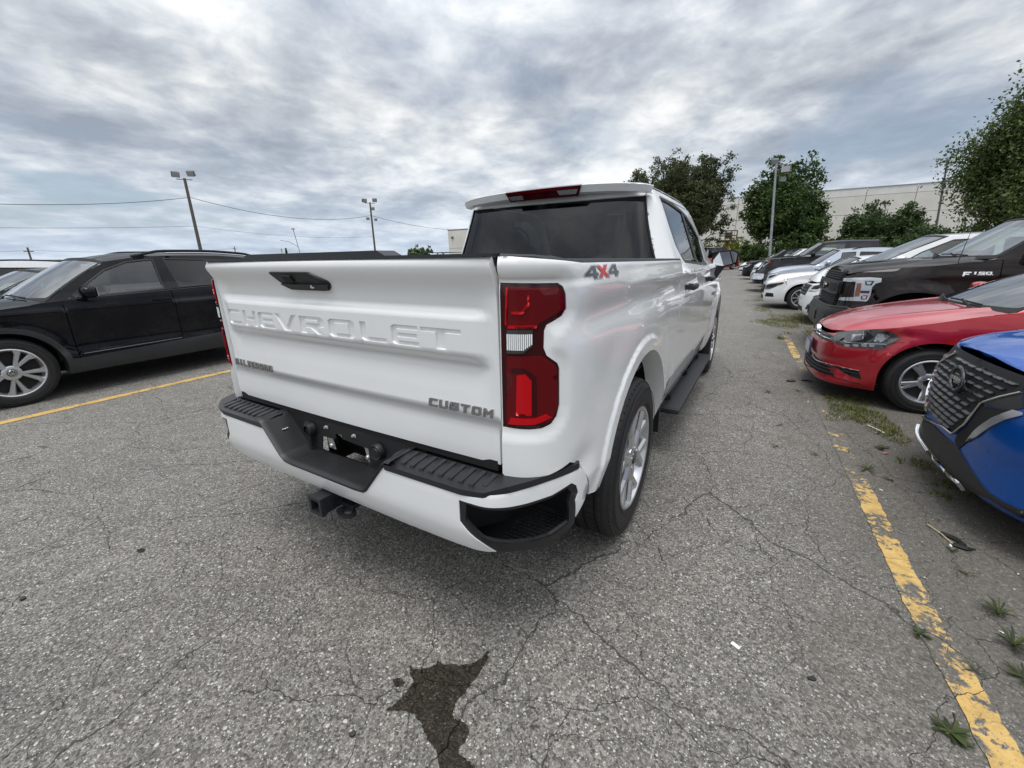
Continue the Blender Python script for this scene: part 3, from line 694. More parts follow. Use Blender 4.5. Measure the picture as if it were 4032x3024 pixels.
        strip('door_seam',[(uG*0+U2(1.975),1.262),(U2(1.975),1.30)],S_,.005,DARK,cs,off=-.003,hgt=.003,flip=fl_)
    def SBk(x,z):
        x=I(x,float); ax=np.abs(x)
        uu=np.interp(ax,O2(np.linspace(0,.80,60))[0],np.linspace(0,.80,60)); P=SC(uu,z); P=P.copy(); P[...,0]=x; return P
    xb=abs(SC(I([uB]),I([1.34]))[0][0]); xt=abs(SC(I([uT]),I([zT]))[0][0])
    # back glass lies on the wrapped surface: use |u| with sign
    def SU(u,z):
        P=SC(np.abs(u),z).copy(); P[...,0]*=np.sign(np.where(u==0,1,u)); return P
    def zt_g(u): return zT
    bgl=[(-uB,1.262),(uB,1.262),(uT,zT),(-uT,zT)]
    bk=panel('rear_window',[bgl],SU,GLASST,T,h=.06,fl=0,off=-.004,flip=False)
    for sg in (1,-1): strip('window_seal',[(sg*uB,1.265),(sg*(uB+uT)/2,(1.265+zT)/2),(sg*uT,zT)],SU,.014,DARK,bk,off=-.001,hgt=.004,flip=sg<0 and False)
    hdr=[(-uT-.0,zT+.003),(uT,zT+.003),(uT+.03,1.785),(-uT-.03,1.785)]
    panel('rear_header',[hdr],SU,WHITE,T,h=.05,fl=.01)
    # roof
    def RS(x,y): x=I(x,float);y=I(y,float); return np.stack([x,y,zroof(x,y)-.9*np.clip(np.abs(x)-.715,0,1)**1.5*2],-1)
    edge=[]
    for u in np.linspace(.62,U2(2.25),24):
        p=SC(I([u]),I([1.784]))[0]; edge.append((p[0]-.0,p[1]))
    ro=[(x,y) for x,y in edge]; rear=[( .70,.918),(.60,.885),(.35,.868),(0,.862)]
    ol=rear[::-1]+ro+[(.60,2.42),(.3,2.52),(0,2.55)]; ol2=ol+[(-x,y) for x,y in ol[::-1] if x>0]
    rf=panel('roof',[ol2],RS,WHITE,T,h=.05,fl=.006)
    def LS(x,v):
        x=I(x,float); v=I(v,float); yr=np.interp(np.abs(x),[0,.35,.60,.70,.76],[.862,.868,.885,.918,.99]); z=RS(x,yr)[...,2]
        return np.stack([x,yr-.003+.012*v**2*0+.02*v,z-.042*v],-1)
    panel('roof_lip',[[(-.735,0),(.735,0),(.72,1),(-.72,1)]],lambda u,v:LS(u,v),WHITE,rf,h=.08,fl=.01,flip=True)
    V=[];F=[]
    xs=np.linspace(-.72,.72,25); A=LS(xs,np.ones(25)); 
    for i,x in enumerate(xs): V+=[tuple(A[i]),(x,A[i][1]+.07,A[i][2]-.004)]
    F=[(2*i,2*i+1,2*i+3,2*i+2) for i in range(24)]; mesh('lip_underside',V,F,WHITE,rf,True)
    # high brake light
    cl=panel('brake_light',[[(-.292,-.02),(.292,-.02),(.262,1.45),(-.262,1.45)]],LS,REDD,T,h=.05,fl=.02,off=.010,flip=True)
    panel('clear_lens',[[(-.268,.62),(-.155,.62),(-.150,1.25),(-.250,1.25)]],LS,CLEARL,cl,h=.05,fl=.003,off=.012,flip=True)
    panel('clear_lens',[[(.268,.45),(.115,.45),(.130,1.1),(.250,1.1)]],LS,CLEARL,cl,h=.05,fl=.003,off=.012,flip=True)
    panel('lens',[[(-.27,.1),(.27,.1),(.265,.4),(-.265,.4)]],LS,REDL,cl,h=.05,fl=.003,off=.011,flip=True)
    m=MB(); m.box((-.35,1.45,1.835),(.16,.20,.02),bev=.01); m.build('roof_antenna',WHITE,T,True)
    # windscreen + bonnet + front, plain
    def WSs(t,v):
        t=I(t,float); v=I(v,float); w=.80-.12*v; y=3.12+.18*(1-t*t)-(v*.86)*1.0; z=1.20+.56*v-.0*t; return np.stack([t*w,y-.05*v*(1-t*t),z],-1)
    panel('windscreen',[[(-.98,.02),(.98,.02),(.98,1.0),(-.98,1.0)]],WSs,GLASSC,T,h=.1,fl=.0,flip=True)
    def BN(x,y): x=I(x,float);y=I(y,float); return np.stack([x,y,1.225-.05*(x/.9)**2-.16*sstep(3.6,4.5,y)*1.0],-1)
    panel('bonnet',[[(-.90,3.06),(.90,3.06),(.90,4.2),(.6,4.38),(-.6,4.38),(-.90,4.2)]],BN,WHITE,T,h=.08,fl=.03)
    m=MB(); m.box((0,4.36,.85),(1.6,.12,.42),bev=.03); m.build('grille',PLAST,T,True)
    m=MB(); m.box((0,4.42,.50),(1.82,.2,.24),bev=.06); m.build('front_bumper',WHITE,T,True)
    # bed inside, floor, cab floor
    m=MB(); m.box((0,.0,.80),(1.50,1.7,.04)); m.box((-.86,0,1.05),(.05,1.72,.55)); m.box((.86,0,1.05),(.05,1.72,.55)); m.box((0,.84,1.03),(1.75,.03,.62)); m.build('bed_floor',PLAST,T)
    m=MB(); m.box((0,2.0,.46),(1.7,2.2,.10)); m.box((0,1.0,.95),(1.66,.03,.70)); m.box((0,3.1,.95),(1.6,.3,.5)); m.box((-.35,.9,.47),(.09,3.3,.12)); m.box((.35,.9,.47),(.09,3.3,.12)); m.box((0,-.68,.50),(.9,.07,.1)); m.build('chassis',DARK,T)
    # seats seen through the glass
    for x,y in ((-.40,2.25),(.40,2.25),(-.5,1.35),(.0,1.35),(.5,1.35)):
        s=empty('seat',T,(0,0,0)); m=MB(); m.box((x,y,1.02),(.46,.14,.55),bev=.06,rx=-.15); m.build('backrest',SEATM,s,True)
        m=MB(); m.box((x,y-.03,1.43),(.26,.10,.20),bev=.05); m.build('head_restraint',SEATM,s,True)
        m=MB(); m.box((x,y+.25,.75),(.46,.5,.14),bev=.05); m.build('cushion',SEATM,s,True)
    m=MB(); 
    for k in range(24):
        a=2*PI*k/24; 
    m.tube([(-.40+.18*math.cos(2*PI*k/24),2.78+.06*math.sin(2*PI*k/24),1.18+.17*math.sin(2*PI*k/24)) for k in range(25)],.014,8,False); m.box((-.40,2.80,1.18),(.30,.03,.05)); m.build('steering_wheel',SEATM,T,True)
    m=MB(); m.box((-.0,2.62,1.655),(.22,.03,.06),bev=.01); m.build('rear_view_mirror',PLAST,T,True)
    # gap plate behind the tailgate edges
    for sg in (1,-1): m=MB(); m.box((sg*.776,-.895,1.05),(.03,.03,.66)); m.build('gate_jamb',DARK,T)
    return T,dict(SB=SB,U=U,GS=GS)
TRUCK,TS=pickup()
# ================================================================ rear bumper, hitch and spare wheel of the pickup
def rear_bumper():
    T=TRUCK; CUR[0]=Matrix.Identity(4); I=np.asarray
    O,Nn,L,Q,Sx=plan([(0,-1.053),(.20,-1.053),(.45,-1.053),(.70,-1.050),(.775,-1.036),(.83,-.995),(.88,-.92),(.93,-.825),(.962,-.745),(.972,-.655)])
    of=cv([(.36,-.075),(.42,-.055),(.455,-.035),(.50,-.014),(.545,-.001),(.565,.001),(.66,.0),(.685,-.002),(.697,-.008)])
    def BS(u,z):
        a=np.abs(I(u,float)); x,y=O(a); nx,ny=Nn(a); o=of(z)*(1-.5*sstep(.75,1.0,a)); P=np.stack([(x+nx*o),y+ny*o,I(z,float)+0*x],-1); P[...,0]*=np.where(I(u)<0,-1,1); return P
    B=empty('rear_bumper',T); ZC=(1700,1750,.3165); Z2=(750,1450,.7233)
    g=lambda pts,f=ZC:tr(BS,f,pts,(0,L),(.30,.70))
    cut=g([(1790,900),(1790,700),(1825,600),(1802,510),(1740,480),(1500,630),(1200,730),(900,787),(720,790),(480,735),(335,690),(345,860),(350,960),(480,1120),(640,1240),(800,1335)])
    outer=cut+g([(1200,1322),(1480,1262),(1780,985)])
    end=g([(1845,255),(1900,330),(1932,420),(1942,500),(1905,680)])
    right=[(.372,.690)]+[(u,.690) for u in np.linspace(.42,end[0][0],14)]+end[1:]+cut+[(.42,.455)]
    left=[(-u,z) for u,z in right[::-1]]
    white=right+left[0:]+[(-.372,.69)]+[(-.262,.575),(-.245,.563),(-.2,.560),(.2,.560),(.245,.563),(.262,.575)]
    # order: right goes top->end->bottom centre; left comes back bottom->end->top
    panel('bumper_face',[white],BS,WHITE,B,h=.03,fl=.02,he=.02)
    for sg in (1,-1):
        S_=BS if sg>0 else mirx(BS); fl_=sg<0
        inner=g([(1708,742),(1740,600),(1700,545),(1490,672),(1200,772),(880,830),(640,815),(420,745),(412,940),(655,1180),(900,1232),(1300,1192),(1480,1132),(1710,968)])
        st=panel('corner_step',[outer,inner],S_,PLAST,B,h=.03,fl=.012,off=-.003,flip=fl_,he=.02)
        fl=[(.742,-.966),(.775,-.84),(.79,-.77),(.94,-.74),(.905,-.835),(.87,-.905),(.815,-.95)]
        fl=[(.735,-.958),(.74,-.80),(.78,-.70),(.955,-.70),(.945,-.745),(.905,-.835),(.868,-.905),(.81,-.955)]
        bot=BS(I([p[0] for p in inner[8:]]),I([p[1] for p in inner[8:]])); fr=[(sg*p[0],p[1]+.002,p[2]-.002) for p in bot]
        md=[(sg*(p[0]+(.84-p[0])*.30),p[1]+(-.80-p[1])*.22,.462) for p in bot]; k=len(fr)
        m=MB(); m.add(fr+md,[(i,i+1,k+i+1,k+i) for i in range(k-1)]); m.add([(sg*.72,-.84,.462),(sg*.74,-.68,.462),(sg*.93,-.68,.462)]+[(x,y,z) for x,y,z in md[::-1]],[tuple(range(k+3))]); m.build('step_floor',PLAST,st)
        fl=[(abs(x),y) for x,y,z in md]+[(.93,-.70),(.76,-.70)]
        # chevron treads: a joined field of small raised cleats
        m=MB(); P2=np.array([(x,y) for x,y in fl[:]])
        for i in range(-3,18):
            for j in range(20):
                x=.735+.0175*i+(.008 if j%2 else 0); y=-.96+.0185*j
                q=np.array([[x,y],[x+.013,y+.006],[x-.001,y+.014]]); 
                if not inside([fl],q).all(): continue
                if (y+.96)<.5*(.80-x)*2.0-.02 : pass
                for a0,b0,a1,b1 in ((x,y,x+.006,y+.006),(x+.006,y+.006,x+.013,y)):
                    w=.0045; m.add([(sg*a0,b0,.463),(sg*a1,b1,.463),(sg*a1,b1+w*1.4,.463),(sg*a0,b0+w*1.4,.463),(sg*a0,b0,.469),(sg*a1,b1,.469),(sg*a1,b1+w*1.4,.469),(sg*a0,b0+w*1.4,.469)],[(4,5,6,7),(0,1,5,4),(1,2,6,5),(2,3,7,6),(3,0,4,7)])
        o=m.build('tread_cleats',PLASTG,st); o['kind']='stuff'
        m=MB(); m.add([(sg*x,y,.4605) for x,y in ((.60,-.995),(.60,-.66),(.93,-.66),(.93,-.78),(.87,-.885),(.80,-.965),(.74,-.995))],[tuple(range(7))]); m.build('step_pan',PLAST,st)
        m=MB(); m.add([(sg*.655,-1.0,.50),(sg*.655,-1.0,.69),(sg*.72,-.84,.460),(sg*.72,-.84,.69),(sg*.75,-.68,.45),(sg*.75,-.68,.69),(sg*.945,-.675,.45),(sg*.945,-.675,.69)],[(0,1,3,2),(2,3,5,4),(4,5,7,6)]); m.build('step_wall',PLAST,st)
        # top pad
        po=[(.372,-1.057),(.70,-1.053),(.775,-1.040),(.832,-.998),(.883,-.922),(.932,-.827),(.964,-.748),(.958,-.735),(.940,-.737),(.904,-.838),(.864,-.902),(.794,-.941),(.40,-.948),(.372,-.955)]
        po=rnd_poly(po,.01)
        zp=lambda x,y:.700+.016*sstep(-1.05,-.99,y)
        PS=lambda x,y:np.stack([I(x,float)*sg,I(y,float),zp(x,y)],-1)
        pad=panel('step_pad',[po],PS,PADM,B,h=.03,fl=.02,flip=fl_,off=.0)
        if sg<0: pass
        for k in range(10):
            x=.392+.0405*k; m=MB(); y0=-1.035 if x<.74 else -1.035+(x-.74)*.9
            c=(sg*(x+.006),(y0-.957)/2,.719); m.add([(sg*x,y0,.700),(sg*(x+.019),y0,.700),(sg*(x+.021),-.957,.714),(sg*(x+.002),-.957,.714),(sg*(x+.002),y0+.004,.7125),(sg*(x+.017),y0+.004,.7125),(sg*(x+.019),-.957,.7225),(sg*(x+.004),-.957,.7225)],[(4,5,6,7),(0,1,5,4),(1,2,6,5),(2,3,7,6),(3,0,4,7)]); m.build('rib',PADM,pad)
    # licence plate recess
    pr=[(-.41,.716),(-.382,.712),(-.368,.700),(-.268,.580),(-.248,.566),(-.20,.562),(.20,.562),(.248,.566),(.268,.580),(.368,.700),(.382,.712),(.41,.716)]
    V=[];F=[]
    for x,z in pr: V+=[(x,-1.062,z-.003),(x,-1.058,z+.002),(x,-1.035,z+.003),(x,-.925,z+.004)]
    for i in range(len(pr)-1):
        for j in range(3): F.append((i*4+j,i*4+j+1,i*4+5+j,i*4+4+j))
    rec=mesh('plate_recess',V,F,PLAST,B,True,50)
    V=[];F=[]
    for x,z in pr[1:-1]: V+=[(x,-1.062,z-.003),(x,-1.056,z-.016)]
    for i in range(len(pr)-3): F.append((2*i,2*i+1,2*i+3,2*i+2))
    mesh('recess_rim',V,F,PLAST,B,True,50)
    BW=lambda x,z:np.stack([I(x,float),-.926+0*I(x,float),I(z,float)],-1)
    op=[(-.150,.640),(-.093,.641),(-.062,.645),(-.056,.671),(-.021,.673),(-.018,.655),(.103,.648),(.140,.648),(.140,.570),(-.06,.5675),(-.17,.5675)]
    bw=panel('back_wall',[[(-.45,.560),(.45,.560),(.45,.722),(-.45,.722)],op],BW,PLAST,B,h=.05,fl=.004,flip=False)
    for x,z in ((-.109,.692),(.066,.690)):
        m=MB(); m.box((x+.005,-.930,z),(.017,.004,.014),bev=.001); m.lathe([(-.009,.0),(-.009,.005),(0,.006)],10,'y',(x,-.930,z)); m.build('plate_bolt',STEEL,bw,True)
    def plate(pts,y0,nm):
        m=MB(); m.prism(pts,y0,y0+.003,lambda x,z,y:(x,y,z)); return m.build(nm,STEEL,bw)
    plate([(-.136,.640),(-.098,.640),(-.088,.585),(-.128,.588)],-.915,'bracket'); plate([(.100,.652),(.122,.650),(.138,.575),(.118,.578)],-.915,'bracket'); plate([(-.058,.672),(-.022,.672),(-.022,.655),(-.040,.655),(-.040,.662),(-.058,.660)],-.915,'bracket')
    for x,z in ((-.105,.603),(.124,.603)): m=MB(); m.lathe([(-.010,.0),(-.010,.007),(-.004,.011),(0,.011)],12,'y',(x,-.917,z)); m.build('plate_bolt',STEEL,bw,True)
    m=MB(); m.box((-.222,-.938,.662),(.040,.024,.07),bev=.010); m.lathe([(-.028,.020),(-.025,.026),(0,.030)],20,'y',(-.212,-.93,.665)); m.box((-.222,-.942,.612),(.026,.014,.06),bev=.005); m.build('trailer_socket',PLAST,bw,True)
    m=MB(); m.lathe([(-.022,.0),(-.022,.018),(-.019,.020),(-.022,.030),(-.012,.034),(0,.036)],28,'y',(.205,-.93,.655)); m.build('winch_hole_cap',PLAST,bw,True)
    m=MB(); m.box((-.330,-.985,.655),(.004,.026,.018),ry=.70); m.build('plate_lamp',STEEL,bw)
    m=MB(); m.box((0,-.915,.735),(1.52,.03,.035)); m.build('bumper_seal',DARK,B)
    for sg in (1,-1): m=MB(); m.box((sg*.60,-.915,.694),(.44,.10,.012)); m.build('splash_shield',DARK,B)
    # hitch receiver
    H=empty('hitch_receiver',T); x0,z0,y0=-.040,.412,-1.078; m=MB()
    a,b=.036,.025
    for (w,yy0,yy1) in ((a+.004,y0,y0+.02),(a,y0+.02,-.78)):
        o=[(-w,-w),(w,-w),(w,w),(-w,w)]; i_=[(-b,-b),(b,-b),(b,b),(-b,b)]; V=[(x0+p,yy0,z0+q) for p,q in o]+[(x0+p,yy0,z0+q) for p,q in i_]+[(x0+p,yy1,z0+q) for p,q in o]+[(x0+p,yy1,z0+q) for p,q in i_]
        F=[]
        for k in range(4): j=(k+1)%4; F+=[(k,j,4+j,4+k),(k,8+k,8+j,j),(4+k,4+j,12+j,12+k)]
        m.add(V,F)
    m.build('receiver_tube',mat('hitch_steel',(.012,.014,.018),.5,noise=(40,.5),bump=(60,.2,.001)),H)
    HS=lambda x,y:np.stack([I(x,float),I(y,float),.372+0*I(x,float)],-1)
    for sg in (1,-1):
        c=x0+sg*.085; ring=[(c+.05*math.cos(t),-1.0+.032*math.sin(t)) for t in np.linspace(0,2*PI,20,endpoint=False)]
        hole=[(c+sg*.008+.024*math.cos(t),-1.0+.014*math.sin(t)) for t in np.linspace(0,2*PI,16,endpoint=False)]
        panel('chain_loop',[ring,hole],HS,MATS['hitch_steel'],H,h=.03,fl=.012,thick=True)
        m=MB(); m.box((x0+sg*.06,-.96,.385),(.10,.05,.02)); m.build('loop_arm',MATS['hitch_steel'],H)
    m=MB(); m.tube([(-.55,-.80,.43),(.5,-.80,.43)],.035,10); m.build('hitch_crossbar',MATS['hitch_steel'],H,True)
    # spare wheel lying under the bed
    tm,rm,dm,hm=WHEELC[('pickup',.400,.25,.258,6,'y5')]
    e=empty('spare_wheel',T,(.14,-.42,.72)); e.rotation_euler=(-PI/2,0,0)
    for n,me in (('tyre',tm),('brake_disc',dm)): o=bpy.data.objects.new(n,me); COL.objects.link(o); o.parent=e
rear_bumper()
# ================================================================ cars: nose at local x=0, x runs to the tail, visible side is y<0
I=np.asarray
class Car: pass
def car(name,label,cat,loc,rz,sp,group=None):
    c=Car(); T=thing(name,label,cat,loc,rz,group); c.T=T; g=sp.get; P=sp['paint']
    W=sp['W']; L=sp['L']; zb=cv(sp['zb']); zbot=sp.get('zbot',.18)
    pl=sp['plan']+[(L-.35,W-.03),(L-.12,W-.14),(L-.02,W-.40),(L,0)]
    O,Nn,LT,Q,Sx=plan(pl); c.O=O
    iu=np.arange(len(Q)); U=lambda s:np.interp(s,Q[:,0],Sx) ; c.U=U
    # keep the side monotone
    mono=np.maximum.accumulate(Q[:,0]); 
    dS=cv(sp.get('side',[(.15,.06),(.30,.02),(.5,.0),(.62,.0),(.75,.012),(.9,.02),(1.0,.045),(1.15,.09)]))
    dF=cv(sp.get('front',[(.15,.06),(.25,.01),(.4,.0),(.55,.01),(.7,.05),(.85,.16),(1.0,.25)]))
    dR=cv(sp.get('rear',[(.2,.05),(.4,.0),(.6,.02),(.8,.06),(1.0,.10),(1.2,.2)]))
    u1,u2=U(sp.get('f1',.10)),U(sp.get('f2',.75)); u3,u4=U(L-.5),LT-.5
    wh=[(sp['sw1'],sp['r']),(sp['sw2'],sp['r'])]; ra=sp.get('ra',sp['r']+.045); fa=sp.get('flare',.014)
    def off(u,z):
        wf=1-sstep(u1,u2,u); wr=sstep(u3,u4,u); o=dS(z)*(1-wf)*(1-wr)+dF(z)*wf+dR(z)*wr
        s,_=O(u)
        for a,b in wh:
            r=np.sqrt((s-a)**2+(z-b)**2); o=o-fa*(1-sstep(ra+.02,ra+.12,r))*(1-wf*.5)
        return o
    def SF(u,z):
        a=np.abs(I(u,float)); s,t=O(a); ns,nt=Nn(a); o=off(a,I(z,float)); 
        # outward normal of the plan (Nn points to the left of travel)
        p=np.stack([s+ns*o,t+nt*o,I(z,float)+0*s],-1); p[...,1]*=np.where(I(u)<0,-1,1); return p
    # fix sign so that off>0 moves inwards
    k=SF(I([U(1.5)]),I([.3]))[0]; 
    sgn=1
    s0,t0=O(U(L*.5)); ns,nt=Nn(U(L*.5))
    if nt>0: sgn=-1
    def S(u,z):
        a=np.abs(I(u,float)); z=I(z,float); s,t=O(a); ns,nt=Nn(a); o=off(a,z)*sgn
        p=np.stack([s+ns*o,t+nt*o,z+0*s],-1); p[...,1]*=np.where(I(u)<0,-1,1); return p
    SM=lambda u,z:S(-I(u,float),z)          # visible side addressed with positive u
    c.S=S; c.SM=SM
    uf=U(sp['uf']); d=sp['doors']; top=lambda u: float(zb(O(u)[0]))
    bot=lambda u: float(np.interp(O(u)[0],[0,sp['sw1']-ra-.02,sp['sw1'],L-.6,L],[sp.get('znose',.20),sp.get('zcorner',.17),zbot,zbot,.25]))
    def edge(a,b,n,f): return [(u,f(u)) for u in np.linspace(a,b,n)]
    h=sp.get('h',.06); DH=sp.get('hdetail',h)
    # front bumper, one piece round the nose; openings are cut by the caller's outlines
    ztopf=sp.get('zbf') or (lambda u: top(u))
    uw=U(sp['sw1']-ra*.985)
    bl=[(-uw,sp['r']*.9)]+[(-uf,ztopf(uf))]+[(u,ztopf(abs(u))) for u in np.linspace(-uf,uf,29)]+[(uw,sp['r']*.9)]+[(uw,bot(uw))]+[(u,bot(abs(u))) for u in np.linspace(uw,-uw,29)]
    if sp['uf']>sp['sw1']-ra:  # bumper reaches the arch: follow it
        pass
    c.bumper_loop=bl; c.top=top; c.bot=bot; c.uf=uf; c.uw=uw
    cuts=sp['cuts'](c) if 'cuts' in sp else []
    arcpts=lambda s,a0,a1,n=20:[(float(U(s+ra*math.cos(R(a0+(a1-a0)*i/n)))),sp['r']+ra*math.sin(R(a0+(a1-a0)*i/n))) for i in range(n+1)]
    zl=sp.get('zline',.55)   # height at which bumper and wing meet at the arch
    al=math.degrees(math.asin(min(1,(zl-sp['r'])/ra)))
    up=arcpts(sp['sw1'],180,180-al,8)
    def half(sg):
        return [(sg*a,b) for a,b in up]+[(sg*uf,ztopf(uf))]
    bl=half(-1)+[(u,ztopf(abs(u))) for u in np.linspace(-uf,uf,31)][1:-1]+half(1)[::-1]+[(uw,bot(uw))]+[(u,bot(abs(u))) for u in np.linspace(uw,-uw,31)][1:-1]+[(-uw,bot(uw))]
    c.bumper=panel('front_bumper',[bl]+[q for q in cuts],S,sp.get('bumper_mat',P),T,h=DH,fl=.03,he=DH*.8,flip=True)
    for sg,S_,fl_ in ((-1,SM,True),(1,S,False)):
        flp=True if sg<0 else False
        wing=[(uf+.003,ztopf(uf))]+[(a,b) for a,b in arcpts(sp['sw1'],180-al,0,18)]+[(U(sp['sw1']+ra),bot(U(sp['sw1']+ra)))]+[(U(d[0])-.004,zbot),(U(d[0])-.004,top(U(d[0])))]+edge(U(d[0])-.03,uf+.02,12,top)
        wing[0]=(uf+.004,ztopf(uf)); 
        o=panel('front_wing',[wing]+(sp['wingcuts'](c,S_) if 'wingcuts' in sp else []),S_,P,T,h=h,fl=.025,flip=sg>0,he=DH)
        if sg<0: c.wing=o
        doors=[]
        for a,b in zip(d[:-1],d[1:]):
            a_,b_=U(a)+.004,U(b)-.004
            if b>sp['sw2']-ra: # the rear door is cut by the arch
                al2=math.degrees(math.acos(min(1,max(-1,(b-sp['sw2'])/ra))))
                pts=[(a_,zbot),(U(sp['sw2']-ra)-.0,zbot)]+arcpts(sp['sw2'],180,al2,12)[1:]+edge(b_,a_,10,top)
            else: pts=[(a_,zbot)]+[(b_,zbot)]+edge(b_,a_,10,top)
            o=panel('door',[pts],S_,P,T,h=h,fl=.02,he=h,flip=sg>0); doors.append(o)
        if sg<0: c.doors=doors
        e=d[-1]; a_=U(e)+.004
        if e>sp['sw2']-ra: al2=math.degrees(math.acos(min(1,max(-1,(e-sp['sw2'])/ra)))); q=[p for p in arcpts(sp['sw2'],al2,0,14)]
        else: q=[(a_,zbot),(U(sp['sw2']-ra),zbot)]+arcpts(sp['sw2'],180,0,20)
        q=q+[(U(sp['sw2']+ra),.25)]+[(LT-.02,.28)]+edge(LT-.02,a_,16,top)
        panel('rear_quarter',[q],S_,P,T,h=h,fl=.02,flip=sg>0)
        # arch lips and liners
        for a,b in wh:
            A=[(a+ra*math.cos(R(x)),b+ra*math.sin(R(x))) for x in np.linspace(-12,192,26)]; V=[];F=[]
            for s_,z_ in A:
                p=S_(I([float(U(s_))]),I([max(z_,.05)]))[0]; y=p[1]
                k=1.0; V+=[(s_,y,z_),(s_*1.0+(a-s_)*.012,y-math.copysign(.025,y),z_+(b-z_)*.012),(s_,math.copysign(max(abs(y)-.30,.35),y),z_),(a+(s_-a)*.2,math.copysign(max(abs(y)-.30,.35),y),b+(z_-b)*.2)]
            for i in range(len(A)-1): F.append((i*4,i*4+1,i*4+5,i*4+4))
            mesh('arch_lip',V,F,P,T,True); F=[]
            for i in range(len(A)-1): F+=[(i*4+1,i*4+2,i*4+6,i*4+5),(i*4+2,i*4+3,i*4+7,i*4+6)]
            mesh('wheel_liner',V,F,DARK,T)
        # greenhouse side
        pass
    gh=sp['gh']; (sa,za),(sb,zt_),(sc_,zc_),(sd,zd)=gh['ws0'],gh['ws1'],gh['r1'],gh['r0']
    tum=gh.get('tum',.42); zedge=cv([(sb,zt_)]+gh.get('roof',[])+[(sc_,zc_)]); cr=gh.get('crown',.05)
    def SG(s,z):
        s=I(s,float); z=I(z,float); zz=zb(s); q=S(U(s),zz); t=q[...,1]-(z-zz)*tum-.02*sstep(0,.05,z-zz); return np.stack([s,t,z],-1)
    c.SG=SG; SGM=miry(SG); c.SGM=SGM
    glz=sp['glass']                 # side window outlines (s,z)
    belt=[(s,float(zb(s))+.004) for s in np.linspace(sa-.12,sd+.06,16)]
    outl=belt+[(sd,zd),((sd+sc_)/2,(zd+zc_)/2+gh.get('bow2',.02)),(sc_,zc_)]+[(s,float(zedge(s))) for s in np.linspace(sc_,sb,12)][1:-1]+[(sb,zt_),((sa+sb)/2,(za+zt_)/2+gh.get('bow',.012)),(sa,za)]
    for S_,fl_ in ((SGM,False),(SG,True)):
        flp=fl_
        cs=panel('cab_side',[outl]+[rnd_poly(w,.015) for w in glz],S_,sp.get('cab_mat',P),T,h=.07,fl=.02,flip=flp,he=.05)
        for i,w in enumerate(glz):
            w=rnd_poly(w,.015); panel('side_window',[w],S_,gh.get('gm',[GLASSC,GLASST,GLASST])[min(i,2)],cs,h=.09,fl=0,off=-.008,flip=flp)
            strip('window_trim',w+[w[0]],S_,.020,PLAST,cs,off=-.002,hgt=.004,flip=flp)
        if fl_ is False: c.cab=cs
    tw=lambda s,z: SG(I([s]),I([z]))[0][1]
    wb_,wt_=tw(sa,za),tw(sb,zt_); cw=gh.get('cw',.16)
    def WS(t,v):
        t=I(t,float); v=I(v,float); w=wb_+(wt_-wb_)*v; return np.stack([sa+(sb-sa)*v-cw*(1-t*t)*(1-.45*v),t*w,za+(zt_-za)*v+gh.get('bow',.012)*4*v*(1-v)+(cr*v-.01)*(1-t*t)],-1)
    c.WS=WS
    c.ws=panel('windscreen',[[(-.985,.0),(.985,.0),(.985,1.),(-.985,1.)]],WS,GLASSW,T,h=.12,fl=0,flip=True)
    if nrm(WS,I([0.]),I([.5]))[0][0]>0:
        pass
    panel('windscreen_frit',[[(-.99,-.02),(.99,-.02),(.99,1.0),(-.99,1.0)],rnd_poly([(-.94,.07),(.94,.07),(.93,.95),(-.93,.95)],.05)],WS,DARK,T,h=.12,fl=0,off=.003,flip=True)
    wb2,wt2=tw(sd,zd),tw(sc_,zc_)
    def BW(t,v):
        t=I(t,float); v=I(v,float); w=wb2+(wt2-wb2)*v; return np.stack([sd+(sc_-sd)*v+.08*(1-t*t),t*w,zd+(zc_-zd)*v+.02*4*v*(1-v)+cr*v*(1-t*t)],-1)
    panel('back_window',[[(-.9,.03),(.9,.03),(.9,.97),(-.9,.97)]],BW,GLASST,T,h=.12,fl=0,flip=False)
    panel('tailgate_frame',[[(-1,0),(1,0),(1,1),(-1,1)],[(-.9,.03),(.9,.03),(.9,.97),(-.9,.97)]],BW,P,T,h=.12,fl=.01,flip=False)
    def RF(s,t):
        s=I(s,float); t=I(t,float); w=np.array(SG(np.clip(s,sb,sc_),zedge(np.clip(s,sb,sc_)))[...,1]); q=np.clip(np.abs(t)/w,0,1.05)
        return np.stack([s,t,zedge(np.clip(s,sb,sc_))+cr*(1-q**2.2)],-1)
    c.RF=RF
    fr=[tuple(WS(I([t]),I([1.]))[0][:2]) for t in np.linspace(-1,1,15)]; re=[tuple(BW(I([t]),I([1.]))[0][:2]) for t in np.linspace(1,-1,9)]
    rs=[(s,tw(s,float(zedge(s)))) for s in np.linspace(sb,sc_,9)[1:-1]]
    c.roof=panel('roof',[fr+rs+re+[(s,-t) for s,t in rs[::-1]]],RF,sp.get('roof_mat',P),T,h=.09,fl=.012)
    # bonnet
    zh=cv(sp['zh']); sE=sp.get('hood_end',sa+.03); hx0=sp.get('hood_gap',.006)
    edS=[S(I([u]),I([top(u)]))[0] for u in np.linspace(0,U(sa+.05),60)]
    ex=np.array([p[0] for p in edS]); ey=np.array([p[1] for p in edS]); o_=np.argsort(ex,kind='stable')
    exm=np.maximum.accumulate(ex); 
